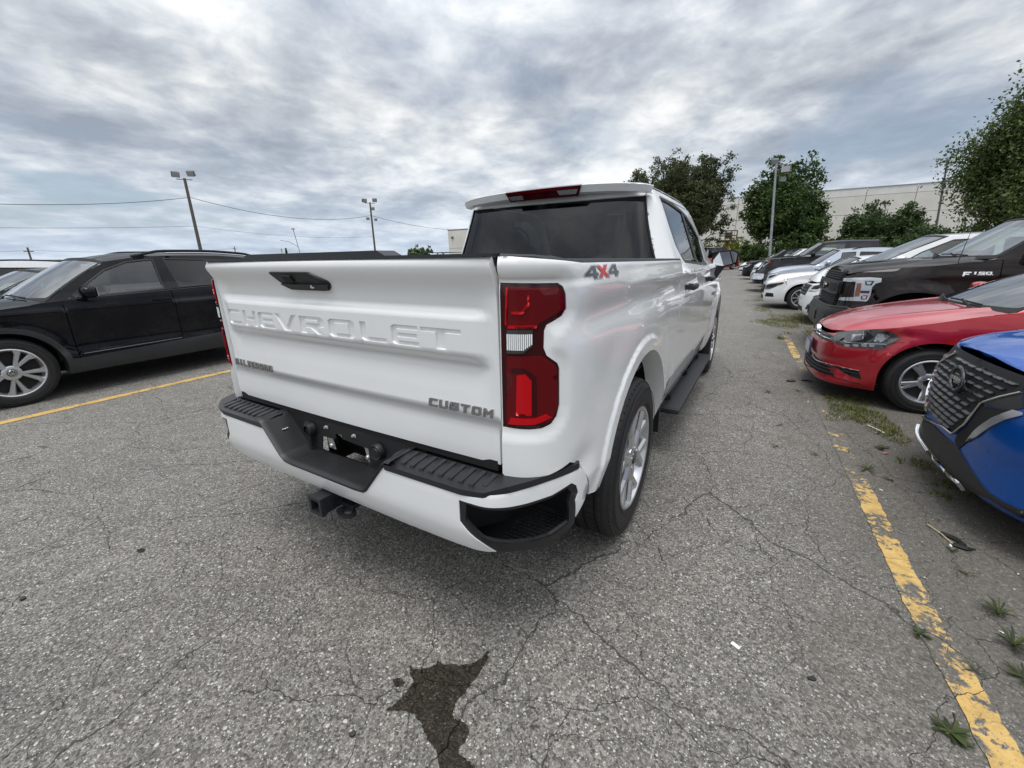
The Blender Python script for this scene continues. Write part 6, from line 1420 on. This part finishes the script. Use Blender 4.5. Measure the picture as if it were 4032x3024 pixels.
def blades(name,pts,mt,h0,h1,w,label=None,cat=None,lean=.6):
    V=[];F=[]
    for x,y in pts:
        h=rnd.uniform(h0,h1); a=rnd.uniform(0,2*PI); l=h*rnd.uniform(.2,lean*2); dx,dy=math.cos(a),math.sin(a); k=len(V); ww=w*rnd.uniform(.6,1.3)
        V+=[(x-dy*ww,y+dx*ww,0),(x+dy*ww,y-dx*ww,0),(x+dx*l*.4+dy*ww*.8,y+dy*l*.4-dx*ww*.8,h*.65),(x+dx*l*.4-dy*ww*.8,y+dy*l*.4+dx*ww*.8,h*.65),(x+dx*l,y+dy*l,h)]; F+=[(k,k+1,k+2,k+3),(k+3,k+2,k+4)]
    o=mesh(name,V,F,mt); return tagv(o,label,cat,None,'stuff')
def grass():
    def patch(cx,cy,rx,ry,n,rot=0):
        o=[]
        for _ in range(n):
            a=rnd.uniform(0,2*PI); q=rnd.random()**.6; q*=1+.35*math.sin(3*a+cx*7)+.2*math.sin(7*a+cy*5); x,y=rx*q*math.cos(a),ry*q*math.sin(a); o.append((cx+x*math.cos(rot)-y*math.sin(rot),cy+x*math.sin(rot)+y*math.cos(rot)))
        return o
    pts=[]
    for a in [(2.28,2.62,.20,.42,2300),(2.42,2.2,.10,.25,650),(2.12,2.95,.08,.18,260),(2.0,8.6,.45,.9,3800),(1.6,8.2,.25,.5,1000),(2.35,9.6,.35,.7,2200),(1.5,10.6,.22,.8,700),(2.25,7.2,.12,.4,450),(1.35,13.0,.3,.5,500),(1.1,17.4,.35,.45,500),(1.95,7.7,.3,.25,350),(2.3,11.2,.5,.5,600),(1.9,6.9,.1,.15,120),(1.78,6.3,.08,.14,140),(2.46,1.60,.10,.09,170),(2.55,1.35,.12,.1,120),(2.48,1.18,.06,.06,70)]: pts+=patch(*a)
    rnd.shuffle(pts); k=int(len(pts)*.78)
    blades('grass',pts[:k],GRASS,.008,.034,.0024,'short patchy green grass growing through the dirt under the right row','grass')
    blades('grass',pts[k:],DRY,.008,.034,.0022,'dry yellowed grass stalks mixed into the patches under the right row','grass')
def weed(x,y,r,n,kind,label):
    """a weed: a rosette of pointed leaves, each curved up and out"""
    V=[];F=[]
    for i in range(n):
        a=2*PI*i/n+rnd.uniform(-.5,.5); l=r*rnd.uniform(.35,1.1); w=l*(.15 if kind=='broad' else .055); up=rnd.uniform(.1,.75) if kind!='tall' else rnd.uniform(.8,1.8); dx,dy=math.cos(a),math.sin(a); k=len(V)
        for t,ww in ((0,.25),(.3,.8),(.6,1),(.85,.6),(1,.02)):
            z=.004+l*up*(t-.55*t*t); X=x+dx*l*t; Y=y+dy*l*t; V+=[(X-dy*w*ww,Y+dx*w*ww,z+.15*w),(X,Y,z),(X+dy*w*ww,Y-dx*w*ww,z+.15*w)]
        for j in range(4):
            b=k+3*j; F+=[(b,b+1,b+4,b+3),(b+1,b+2,b+5,b+4)]
    o=mesh('weed',V,F,WEED); tagv(o,label,'weed',None)
    return o
def litter():
    W_=lambda *a:weed(*a).__setitem__('group','weeds along the worn yellow line')
    W_(2.062,-.515,.050,26,'broad','broad-leaved weed at the left edge of the yellow line, nearest the camera')
    m=MB(); m.tube([(2.067,-.505,.01),(2.072,-.495,.035),(2.066,-.49,.055)],[.002,.002,.004],6); s=m.build('seed_stalk',mat('seed_brown',(.07,.045,.03),.8)); s.parent=[o for o in COL.objects if o.name.startswith('weed')][-1]
    W_(2.083,-.114,.04,9,'broad','tiny weed sprouting from the crack in the yellow line')
    W_(2.205,-.213,.045,12,'thin','small weed on the right edge of the yellow line by its widest solid part')
    W_(2.356,-.02,.065,34,'tall','tall bright weed right of the yellow line near the picture edge')
    W_(2.33,-.17,.06,30,'thin','brownish low weed just in front of the tall bright weed')
    W_(2.373,.15,.06,32,'tall','feathery weed standing above the tall bright weed at the right edge')
    W_(2.349,.39,.045,12,'thin','ragged small weed between the black rubber strip and the feathery weed')
    W_(2.352,.56,.035,8,'broad','two-leaf seedling beside the black rubber strip')
    W_(2.162,1.36,.09,12,'thin','flat spreading weed touching the top end of the solid yellow line')
    W_(2.254,1.25,.04,9,'broad','pale seedling between the yellow line and the blue car')
    W_(1.888,1.45,.055,12,'thin','weed left of the broken yellow line, second nearest of the left ones')
    W_(1.645,1.46,.05,12,'thin','weed on open asphalt furthest left, near the running board')
    W_(1.673,1.93,.05,11,'thin','thin weed on open asphalt just beyond the furthest left one')
    W_(1.602,2.9,.085,14,'thin','flat wide weed on the asphalt level with the red car bumper')
    W_(1.87,3.07,.07,12,'thin','weed beside the faded yellow patch under the red bumper')
    W_(2.094,1.62,.04,10,'thin','weed growing inside the broken stretch of the yellow line')
    W_(2.308,1.80,.06,12,'broad','weed next to the pink leaf in front of the blue car')
    W_(2.40,2.0,.05,12,'thin','weed near the white twig in front of the blue car')
    W_(1.76,6.25,.10,14,'tall','leafy weed at the start of the far yellow dash')
    bl=mat('black_rubber_scrap',(.012,.012,.013),.55); wt=mat('white_paper',(.75,.75,.73),.7)
    def scrap(x,y,l,w,h,rz,mt,lab,cat,n=7):
        P=[(x+l*math.cos(t)*rnd.uniform(.7,1.1)*math.cos(rz)-w*math.sin(t)*rnd.uniform(.7,1.1)*math.sin(rz),y+l*math.cos(t)*math.sin(rz)+w*math.sin(t)*math.cos(rz)) for t in np.linspace(0,2*PI,n+1)[:-1]]
        m=MB(); m.prism(P,.001,h); m.v=[(a,b,c if c<h*.9 else h*rnd.uniform(.5,1.1)) for a,b,c in m.v]; return tagv(m.build('litter',mt),lab,cat)
    m=MB(); m.box((1.499,-.514,.006),(.030,.014,.004),rz=-.45); tagv(m.build('litter',wt),'small white paper scrap lying on bare asphalt right of centre','litter')
    scrap(1.727,-.521,.014,.008,.008,.4,bl,'black shard on the asphalt left of the yellow line','litter'); scrap(.529,-1.414,.010,.008,.010,1,bl,'black pebble-like bit left of the wet stain','litter')
    scrap(-1.133,-1.779,.012,.01,.012,0,bl,'dark stone on the asphalt near the left edge','stone'); scrap(1.812,3.454,.055,.03,.02,.3,bl,'left one of two black plastic bits by the red car','litter'); scrap(1.97,3.55,.055,.03,.02,-.2,bl,'right one of two black plastic bits, closer to the red bumper','litter')
    m=MB(); P=[(2.345,.70),(2.375,.685),(2.40,.66),(2.41,.63),(2.395,.615),(2.37,.612)]; m.tube([(x,y,.010) for x,y in P],.010,6); m.tube([(2.37,.612,.01),(2.41,.60,.01),(2.445,.615,.008)],[.012,.010,.004],6); tagv(m.build('rubber_strip',bl,None,True),'curled black rubber strip on the dirt below the blue car','litter')
    m=MB(); m.tube([(2.31,.76,.01),(2.34,.70,.012),(2.37,.625,.006)],.003,5); tagv(m.build('twig',mat('straw',(.45,.36,.22),.8)),'straw-coloured stalk lying against the curled rubber strip','twig')
    m=MB(); m.tube([(2.30,2.26,.012),(2.335,2.20,.014),(2.36,2.15,.016),(2.385,2.12,.010)],.0035,5); tagv(m.build('twig',wt),'thin white twig on the ground before the red wheel','twig')
    for x,y,l in ((2.133,2.40,'white scrap in the grass near the red car'),(2.183,1.086,'white scrap lying right of the top of the solid line'),(2.346,.045,'small white scrap below the tall bright weed'),(2.36,.61,'pale chip beside the rubber strip'),(1.55,9.3,'white wrapper on the grass by the white saloon'),(1.93,2.75,'white chip at the edge of the faded paint')): scrap(x,y,.011,.005,.003,rnd.uniform(0,3),wt,l,'litter')
    scrap(2.31,1.70,.022,.012,.010,.8,mat('pink_leaf',(.35,.12,.13),.6),'dull pink leaf on the dirt in front of the blue car','leaf')
    # loose gravel beside the line
    V=[];F=[]
    for _ in range(5200):
        x=rnd.gauss(2.25,.42); y=rnd.uniform(-1.2,7); 
        if x<1.2: continue
        s=rnd.uniform(.002,.0062); k=len(V); a=rnd.uniform(0,3)
        c_,s_=math.cos(a),math.sin(a)
        for dx,dy,dz in ((1,0,.2),(0,1,.2),(-1,0,.2),(0,-1,.2),(0,0,1)): V.append((x+s*(dx*c_-dy*s_*.7),y+s*(dx*s_+dy*c_*.7),.0005+s*dz*.9))
        F+=[(k,k+1,k+4),(k+1,k+2,k+4),(k+2,k+3,k+4),(k+3,k,k+4)]
    gm=bpy.data.materials.new('gravel'); gm.use_nodes=True; nt=gm.node_tree; g=N(nt,'ShaderNodeNewGeometry'); nt.links.new(ramp(nt,g.outputs['Random Per Island'],[(0,(.05,.05,.05)),(.6,(.16,.155,.15)),(.93,(.3,.29,.27)),(1,(.6,.58,.54))]),nt.nodes['Principled BSDF'].inputs[0]); nt.nodes['Principled BSDF'].inputs['Roughness'].default_value=.85
    o=mesh('gravel',V,F,gm); tagv(o,'loose gravel scattered along the worn yellow line','gravel',None,'stuff')
grass(); litter()
# ================================================================ buildings, poles, wires, trees and the lift at the far end
CONC=mat('pale_precast',(.62,.60,.55),.85,noise=(.35,.12),bump=(8,.2,.01)); CONC2=mat('lighter_precast',(.66,.65,.62),.85,noise=(.5,.10))
GALV=mat('galvanised',(.30,.32,.34),.5,metal=.4,noise=(5,.2)); WOOD=mat('weathered_wood',(.10,.085,.07),.9,noise=(12,.3)); LAMPG=mat('lamp_housing',(.10,.10,.10),.5); LAMPF=mat('lamp_face',(.30,.31,.31),.3)
def building():
    T=thing('warehouse','long pale concrete panel warehouse behind the trees on the right','building',(0,81,0))
    m=MB(); m.box((18,14.1,5.1),(66,28,10.2)); m.build('core',CONC,T)
    n=12; w=66/n; me={}
    for i in range(n):
        for j,(z0,z1,mt) in enumerate(((.0,3.35,CONC),(3.4,6.75,CONC),(6.8,9.3,CONC),(9.34,10.35,CONC2))):
            mt_=CONC2 if (i==7 and j>0) else mt
            k=(j,mt_.name)
            if k not in me: b=MB(); b.box((0,-.06,(z0+z1)/2),(w-.07,.14,z1-z0),bev=.02); o=b.build('panel',mt_,T); me[k]=o.data; o.location=(-15+w*(i+.5),0,0)
            else: o=bpy.data.objects.new('panel',me[k]); COL.objects.link(o); o.parent=T; o.location=(-15+w*(i+.5),0,0)
            if i%3==1: o.location.y-=.02
    m=MB(); m.box((18,-.06,10.42),(66.3,.30,.10)); m.build('coping',GALV,T)
    m=MB(); m.tube([(-15,-.25,2.9),(51,-.25,2.9)],.06,6); m.build('pipe',GALV,T)
    T=thing('warehouse','pale building corner with a lamp just left of the cab','building',(0,0,0))
    o=on_az(-39.06,92); m=MB(); a=math.radians(-39.06); c=(o[0]+math.cos(0)*10*.78,o[1]+14); 
    m.box((o[0]+11,o[1]+9,3.55),(22,18,7.1)); m.build('core',CONC,T)
    for i in range(4):
        for j in range(2): m=MB(); m.box((o[0]+5.5*i+2.7,o[1]-.05,1.75+3.5*j),(5.4,.12,3.42),bev=.02); m.build('panel',CONC,T)
    m=MB(); m.box((o[0]+11,o[1]+9,7.16),(22.3,18.3,.14)); m.build('coping',GALV,T)
    m=MB(); m.box((o[0]+1.2,o[1]-.3,5.6),(.35,.4,.45),bev=.05); m.build('wall_lamp',LAMPG,T)
    T=thing('shed','low grey-brown building along the horizon on the far left','building',(0,0,0))
    o=on_az(-78,150); m=MB(); m.box((o[0]-8,o[1]-2,1.27),(16,46,2.55)); m.build('wall',mat('brown_grey_wall',(.16,.14,.125),.9,noise=(.2,.2)),T)
    m=MB(); m.box((o[0]-8,o[1]-2,2.6),(16.6,46.6,.14)); m.build('roof',GALV,T)
def on_az(az,d): a=math.radians(az); return (CAM_O[0]+d*math.sin(a),CAM_O[1]+d*math.cos(a))
def pole(label,base,top,r,mt,heads,cat='floodlight pole',arm=True,group=None):
    T=thing('light_pole',label,cat,(base[0],base[1],0)); b=Vector((0,0,0)); t=Vector((top[0]-base[0],top[1]-base[1],top[2]))
    m=MB(); m.tube([b,t*.5,t],[r,r*.85,r*.7],10); m.build('pole',mt,T,True)
    for (dx,dy,dz,s,rz,tilt) in heads:
        h=empty('floodlight',T,(t.x+dx,t.y+dy,t.z+dz)); m=MB(); m.box((0,0,0),(s,s*.55,s*.75),rz=rz,rx=tilt,bev=.04); m.build('housing',LAMPG,h,True)
        m=MB(); m.box((0,-s*.29,0),(s*.88,.02,s*.64)); o=m.build('lamp_face',LAMPF,h); o.matrix_local=Matrix.Rotation(rz,4,'Z')@Matrix.Rotation(tilt,4,'X')
    m=MB(); xs=[h[0] for h in heads]; ys=[h[1] for h in heads]
    m.tube([(t.x+min(xs),t.y+min(ys),t.z-.1),(t.x+max(xs),t.y+max(ys),t.z-.1)],.04,6); m.build('crossbar',LAMPG,T)
    return T
def wire(pts,sag,lab,r=.018):
    P=[]
    for a,b in zip(pts[:-1],pts[1:]):
        a,b=Vector(a),Vector(b)
        for i in range(24):
            t=i/24; q=a.lerp(b,t); q.z-=sag*4*t*(1-t); P.append(q)
    P.append(Vector(pts[-1])); m=MB(); m.tube(P,r,5); return tagv(m.build('cable',mat('cable_black',(.03,.03,.03),.8) if 'cable_black' not in MATS else MATS['cable_black']),lab,'cable')
def poles():
    th=R(58)   # crossbars seen face on from the lot
    dx,dy=.55*math.cos(th),.55*math.sin(th)
    LP=(-46.7,18.9); pole('tall wooden floodlight pole rising behind the black crossover',(LP[0],LP[1]),(LP[0],LP[1],9),.17,WOOD,[(-dx*1.15,-dy*1.15,.30,.62,th+.35,.45),(dx*1.05,dy*1.05,.45,.62,th-.25,.45)])
    MP=(-46.7,40.8); pole('floodlight pole with five lamps standing above the tailgate',(MP[0],MP[1]),(MP[0],MP[1],9),.15,WOOD,[(-dx*1.3,-dy*1.3,.2,.62,th+.2,.4),(dx*1.2,dy*1.2,.3,.62,th-.2,.4),(dx*.5,dy*.5,-.8,.5,th,.5),(-dx*.9,-dy*.9,-2.1,.42,th+.2,.4),(dx*1.0,dy*1.0,-2.2,.42,th-.2,.4)])
    pole('galvanised lamp post in front of the round dark tree',(1.60,34),(1.02,34,7.25),.095,GALV,[(-.12,0,.15,.42,R(20),.6),(.62,0,-.45,.55,R(-10),-.1),(.5,.2,-1.0,.4,R(30),.2)],'lamp post')
    pole('slim dark pole leaning beside the big tree at right',(13.45,48),(12.80,48,8.5),.09,LAMPG,[(.05,0,0,.25,0,0)],'lamp post')
    o=on_az(-57.02,75); T=thing('street_lamp','thin street lamp with a side arm above the tailgate left end','street lamp',(o[0],o[1],0)); m=MB(); m.tube([(0,0,0),(-.05,0,3),(-.3,-.3,6.1)],.06,6); m.build('pole',GALV,T); m=MB(); m.tube([(-.15,-.1,3.6),(-.8,-1.0,4.3),(-1.5,-1.9,4.5)],.04,5); m.build('arm',GALV,T); m=MB(); m.box((-.3,-.3,6.15),(.5,.3,.12)); m.build('lamp_head',LAMPG,T)
    for az,el,d,lab in ((-79.11,1.55,85,'small wooden utility pole on the far left horizon'),(-58.9,1.5,160,'utility pole with a crossarm, tiny, left of the street lamp'),(-43.6,1.2,170,'tiny utility pole behind the tailgate cap'),(-40.0,1.0,170,'tiny utility pole just left of the pale building corner'),(-63.5,1.7,120,'tiny utility pole behind the black roof rail')):
        o=on_az(az,d); h=CAM_O[2]+d*math.tan(R(el)); T=thing('utility_pole',lab,'utility pole',(o[0],o[1],0)); m=MB(); m.tube([(0,0,0),(-.2,.1,h)],.10,6); m.build('pole',WOOD,T); m=MB(); m.box((-.2,.1,h-.5),(.08,1.0,.10),rz=.3); m.build('crossarm',WOOD,T)
    wire([(-46.7,-8,6.3),(-46.7,6.8,5.65),(-46.7,18.95,7.35)],.25,'upper cable running left from the tall floodlight pole',.022)
    wire([(-46.7,19.1,7.35),(-46.7,40.7,7.3)],1.1,'sagging cable between the two floodlight poles',.022)
    wire([(-46.7,40.8,7.3),(-46.7,62,6.4)],.5,'cable from the five-lamp pole towards the cab',.022)
    wire([(-46.7,-8,3.9),(-46.7,18.9,4.8)],.35,'lower cable left of the tall floodlight pole',.012)
    wire([(-46.7,18.9,4.8),(-46.7,40.7,4.55)],.5,'faint lower cable between the two floodlight poles',.010)
    o=on_az(-79.11,85); p=on_az(-63.5,120); q=on_az(-95,80)
    wire([(q[0],q[1],3.2),(o[0],o[1],3.3),(p[0],p[1],4.5)],.5,'thin cable on the small horizon pole',.016)
def crown(P,size,mt,parent,name='crown',el=1.3):
    """leaf-sized faces at the given points"""
    n=len(P); a=nrs.normal(size=(n,3)); a/=np.linalg.norm(a,axis=1,keepdims=True); b=np.cross(a,nrs.normal(size=(n,3))); b/=np.linalg.norm(b,axis=1,keepdims=True)
    s=(size*nrs.uniform(.55,1.35,n))[:,None]; V=np.stack([P-a*s*el*.6,P+b*s*.42,P+a*s*el*.6,P-b*s*.42],1).reshape(-1,3)
    me=bpy.data.meshes.new(name); me.vertices.add(4*n); me.vertices.foreach_set('co',V.ravel()); me.loops.add(4*n); me.loops.foreach_set('vertex_index',np.arange(4*n)); me.polygons.add(n); me.polygons.foreach_set('loop_start',np.arange(0,4*n,4)); me.polygons.foreach_set('loop_total',np.full(n,4)); me.update(calc_edges=True)
    return link(name,me,parent,mt)
def tree(label,loc,H,Wd,kind,mt,n,size,group=None,cat='tree',zb=.12):
    T=thing('tree',label,cat,(loc[0],loc[1],0)); bark=MATS.get('bark') or mat('bark',(.055,.048,.04),.9,noise=(8,.3))
    tr_=MB(); tr_.tube([(0,0,0),(.05*Wd*.3,0,H*.25),(0,.1,H*.55),(.05,0,H*.85)],[H*.030,H*.022,H*.013,H*.003],8)
    C=[]
    nb={'poplar':75,'round':46,'bush':36,'willow':60}[kind]
    for i in range(nb):
        a=rnd.uniform(0,2*PI); f=(i+.5)/nb
        if kind=='poplar':
            z0=H*(.14+.50*f); ln=Wd*.5*rnd.uniform(.70,1.12)*(1-.45*f); zt=min(H*rnd.uniform(.93,1.0),z0+ln*rnd.uniform(.55,1.5)); q=Vector((math.cos(a)*ln,math.sin(a)*ln,zt))
            if f>.55: zt=H*rnd.uniform(.84,1.0); q=Vector((math.cos(a)*ln*.75,math.sin(a)*ln*.75,zt))
            r=Wd*.055
        elif kind=='round':
            el=math.asin(rnd.uniform(-.75,1)); k=rnd.uniform(.72,1.0); z0=H*.3; q=Vector((math.cos(a)*math.cos(el)*Wd*.5*k,math.sin(a)*math.cos(el)*Wd*.5*k,H*.53+math.sin(el)*H*.46*k)); r=Wd*.085
        elif kind=='bush':
            el=math.asin(rnd.uniform(-.6,1)); k=rnd.uniform(.7,1.02); z0=H*.2; q=Vector((math.cos(a)*math.cos(el)*Wd*.5*k,math.sin(a)*math.cos(el)*Wd*.5*k,H*.50+math.sin(el)*H*.48*k)); r=Wd*.085
        else:
            f2=rnd.random(); z0=H*(.15+.4*f2); ln=Wd*.5*rnd.uniform(.6,1.0)*(1-.45*f2); q=Vector((math.cos(a)*ln,math.sin(a)*ln,z0+H*rnd.uniform(.2,.45))); q.z=min(q.z,H*.97); r=Wd*.07
        if kind=='poplar':
            ln=Wd*.5*(rnd.random()**.55)*(1.02-.30*f); zb_=H*(.10+.42*f)*rnd.uniform(.8,1.1); zt2=min(H*rnd.uniform(.90,1.02)*(1-.20*(ln/(Wd*.5))**2),zb_+H*rnd.uniform(.35,.6)); q=Vector((math.cos(a)*ln*1.08,math.sin(a)*ln*1.08,zt2)); r=Wd*.040
        p0=Vector((0,0,min(z0,H*.6))); mid=Vector((math.cos(a)*ln*.95,math.sin(a)*ln*.95,zb_+.08*H)) if kind=='poplar' else p0.lerp(q,.5)+Vector((0,0,-.06*Wd if kind=='willow' else .03*H)); bz=[p0*(1-t)**2+mid*(2*t*(1-t))+q*t*t for t in (0,.2,.4,.6,.8,1)]; tr_.tube(bz,[H*.008,H*.0065,H*.005,H*.0038,H*.0025,H*.0012] if kind!='poplar' else [H*.006,H*.004,H*.003,H*.0024,H*.0016,H*.001],5,False)
        C.append((p0,mid,q,r))
    tr_.build('trunk',bark,T,True)
    per=n//nb; PP=[]
    for p0,mid,q,r in C:
        t=nrs.uniform(.25,1.06,per)**.8; A=np.array(p0)[None]*((1-t)**2)[:,None]+2*np.array(mid)[None]*(t*(1-t))[:,None]+np.array(q)[None]*(t**2)[:,None]
        nc=max(3,per//42); cc=A[nrs.randint(0,per,nc)]+nrs.normal(size=(nc,3))*r*.75; idx=nrs.randint(0,nc,per); sp=r*(.42 if kind!='willow' else .5)
        B=cc[idx]+nrs.normal(size=(per,3))*sp*np.array([1,1,.75 if kind!='willow' else 1.1])
        PP.append(B)
    P=np.concatenate(PP); P=P[(P[:,2]>H*zb*.4)]; P[:,2]=np.minimum(P[:,2],H*1.03)
    crown(P,size,mt,T); return T
def trees():
    DG=leafm('poplar_leaf',(.060,.076,.032),.45); G1=leafm('dark_leaf',(.046,.082,.022),.5); G2=leafm('bush_leaf',(.050,.084,.030),.5); G3=leafm('willow_leaf',(.070,.102,.032),.45); YG=leafm('light_leaf',(.13,.17,.03),.35)
    o=on_az(-10.6,55); tree('tall open poplar with upright shoots directly behind the cab roof',o,12.0,12.6,'poplar',DG,95000,.16)
    o=on_az(-20.5,62); tree('poplar whose tips just show over the cab roof',o,10.9,7.5,'poplar',DG,12000,.17)
    o=on_az(-26,64); tree('further poplar mostly hidden by the cab roof, leftmost of the three',o,10.2,5,'poplar',DG,6000,.17)
    o=on_az(.8,50); tree('dense rounded dark green tree behind the galvanised lamp post',o,9.9,7.0,'round',G1,50000,.19)
    o=on_az(9.5,58); tree('low wide dark tree in front of the warehouse wall',o,6.5,6.4,'bush',G2,30000,.19)
    o=on_az(19.6,38); tree('large billowing light green tree at the right edge',o,10.3,9.2,'willow',G3,150000,.115)
    o=on_az(23,44); tree('second large tree beyond the right picture edge',o,9.6,9.5,'willow',G3,20000,.19)
    for i,(az,d,h,w,mt,lab) in enumerate([(-3.2,66,3.4,7,YG,'light green shrub behind the lift at the end of the aisle'),(-8.5,64,3.2,9,G2,'low shrub behind the red crossover'),(4.9,54,2.9,2.6,YG,'yellow-green shrub in the gap between the two dark trees'),(12.2,50,3.1,4,G2,'shrub at the foot of the leaning pole'),(2.0,47,3.4,5,G1,'dark shrub under the rounded tree'),(-1.5,60,3.0,5,G1,'dark shrub left of the rounded tree'),(8,52,2.6,6,G2,'shrub under the low wide tree'),(15,44,3.2,6,G2,'shrub under the large light green tree')]):
        o=on_az(az,d); tree(lab,o,h,w,'bush',mt,5000,.17,cat='shrub',zb=.0)
    def conifer(az,d,h,w,lab):
        o=on_az(az,d); T=thing('conifer_tree',lab,'tree',(o[0],o[1],0)); m=MB(); m.tube([(0,0,0),(0,0,h)],[.15,.03],6); m.build('trunk',MATS['bark'],T)
        n=1400; t=nrs.uniform(.05,1,n); r=w*.5*(1-t)*nrs.uniform(.3,1,n)*(.8+.3*np.sin(t*40)); a=nrs.uniform(0,2*PI,n); crown(np.stack([r*np.cos(a),r*np.sin(a),t*h],1),.38,G1,T)
    for az,d,el,w,lab in ((-58.43,170,1.5,2.6,'small dark conifer on the horizon beside the street lamp'),(-66.5,200,.75,2,'tiny conifer behind the black roof rail'),(-55.2,190,.8,2,'tiny conifer right of the street lamp'),(-52.0,200,.75,2.6,'tiny conifer on the horizon above the raised gate cap'),(-47.3,190,.95,3,'tiny conifer just left of the five-lamp pole'),(-48.6,200,.8,2.4,'tiny conifer two gaps left of the five-lamp pole'),(-40.6,200,.8,3,'tiny conifer left of the pale building corner')):
        conifer(az,d,CAM_O[2]+d*math.tan(R(el)),w,lab)
    o=on_az(-43.0,150); tree('round far tree showing above the silver crossover roof rack',o,CAM_O[2]+150*math.tan(R(1.75)),9,'round',G1,2500,.5)
    # distant tree line, one mass
    P=[]
    for az in np.arange(-96,-28,.10):
        d=rnd.uniform(255,300); o=on_az(az,d); h=2.0+1.2*(math.sin(az*1.3)+math.sin(az*3.1+1))*.5+rnd.uniform(-.5,1.0)
        for k in range(5): P.append((o[0]+rnd.uniform(-2,2),o[1]+rnd.uniform(-2,2),rnd.uniform(.3,max(1,h))))
    o=crown(np.array(P),1.4,G1,None,'far_trees'); tagv(o,'far low tree line along the horizon','trees',None,'stuff')
def lift():
    o=on_az(-4.36,60); T=thing('boom_lift','yellow boom lift with an empty rusty basket raised above the cars','lift',(o[0],o[1],0)); YL=mat('lift_yellow',(.55,.36,.06),.5,noise=(3,.2)); RU=mat('rusty_steel',(.11,.065,.045),.7,noise=(6,.4))
    m=MB(); m.box((-.1,2.0,.62),(1.1,2.9,.6),bev=.1); m.build('chassis',YL,T,True)
    for x in (-.6,.4):
        for y in (.9,3.1): m=MB(); m.lathe([(-.15,.0),(-.15,.42),(.15,.42),(.15,0)],20,'x',(x,y,.42)); m.build('wheel',RUBBER,T,True)
    m=MB(); m.tube([(.3,2.4,.8),(.1,1.2,1.0),(-.05,.3,1.3)],.13,8); m.build('boom',YL,T,True); m=MB(); m.box((-.02,.22,1.22),(.22,.2,.85),rx=-.1,bev=.03); m.build('fly_boom',YL,T,True)
    T.scale=(1.8,1.8,1.8); b=empty('basket',T,(0,0,1.70)); m=MB(); x0,y0,z1=.52,.35,.62
    for z in (.0,.30,z1): m.tube([(-x0,-y0,z),(x0,-y0,z),(x0,y0,z),(-x0,y0,z),(-x0,-y0,z)],.022,6)
    for x in (-x0,-.18,.18,x0):
        for y in (-y0,y0): m.tube([(x,y,0),(x,y,z1)],.02,6)
    m.build('guard_rail',RU,b); m=MB(); m.box((0,0,-.04),(1.08,.74,.09),bev=.02); m.build('basket_floor',RU,b,True); m=MB(); m.box((.05,-.25,.33),(.42,.2,.36),bev=.04); m.build('control_box',RU,b,True)
building(); poles(); trees(); lift()

for o in list(COL.objects):
    if o.parent or not o.get('label') or o.get('group'): continue
    n=o.name.split('.')[0]
    if n in ('hatchback','saloon','suv','pickup_truck','minivan') and o.location.x>-3 and o.location.y<40 and o is not TRUCK: o['group']='vehicles parked in the right row'
    elif n in ('saloon','suv'): 
        if o.location.x<-3 and o.location.y<15: o['group']='vehicles parked in the left row'
    elif n=='tree': o['group']='shrubs at the end of the lot' if o['category']=='shrub' else 'trees at the end of the lot'
    elif n=='conifer_tree': o['group']='conifers on the horizon'
    elif n=='utility_pole': o['group']='small utility poles on the horizon'
    elif n=='light_pole': o['group']='light poles round the lot'
    elif n=='cable': o['group']='overhead cables'
    elif n=='litter': o['group']='litter on the asphalt'
    elif n=='wet_stain': o['group']='dark stains on the asphalt'
    elif n=='twig': o['group']='dry twigs on the dirt'
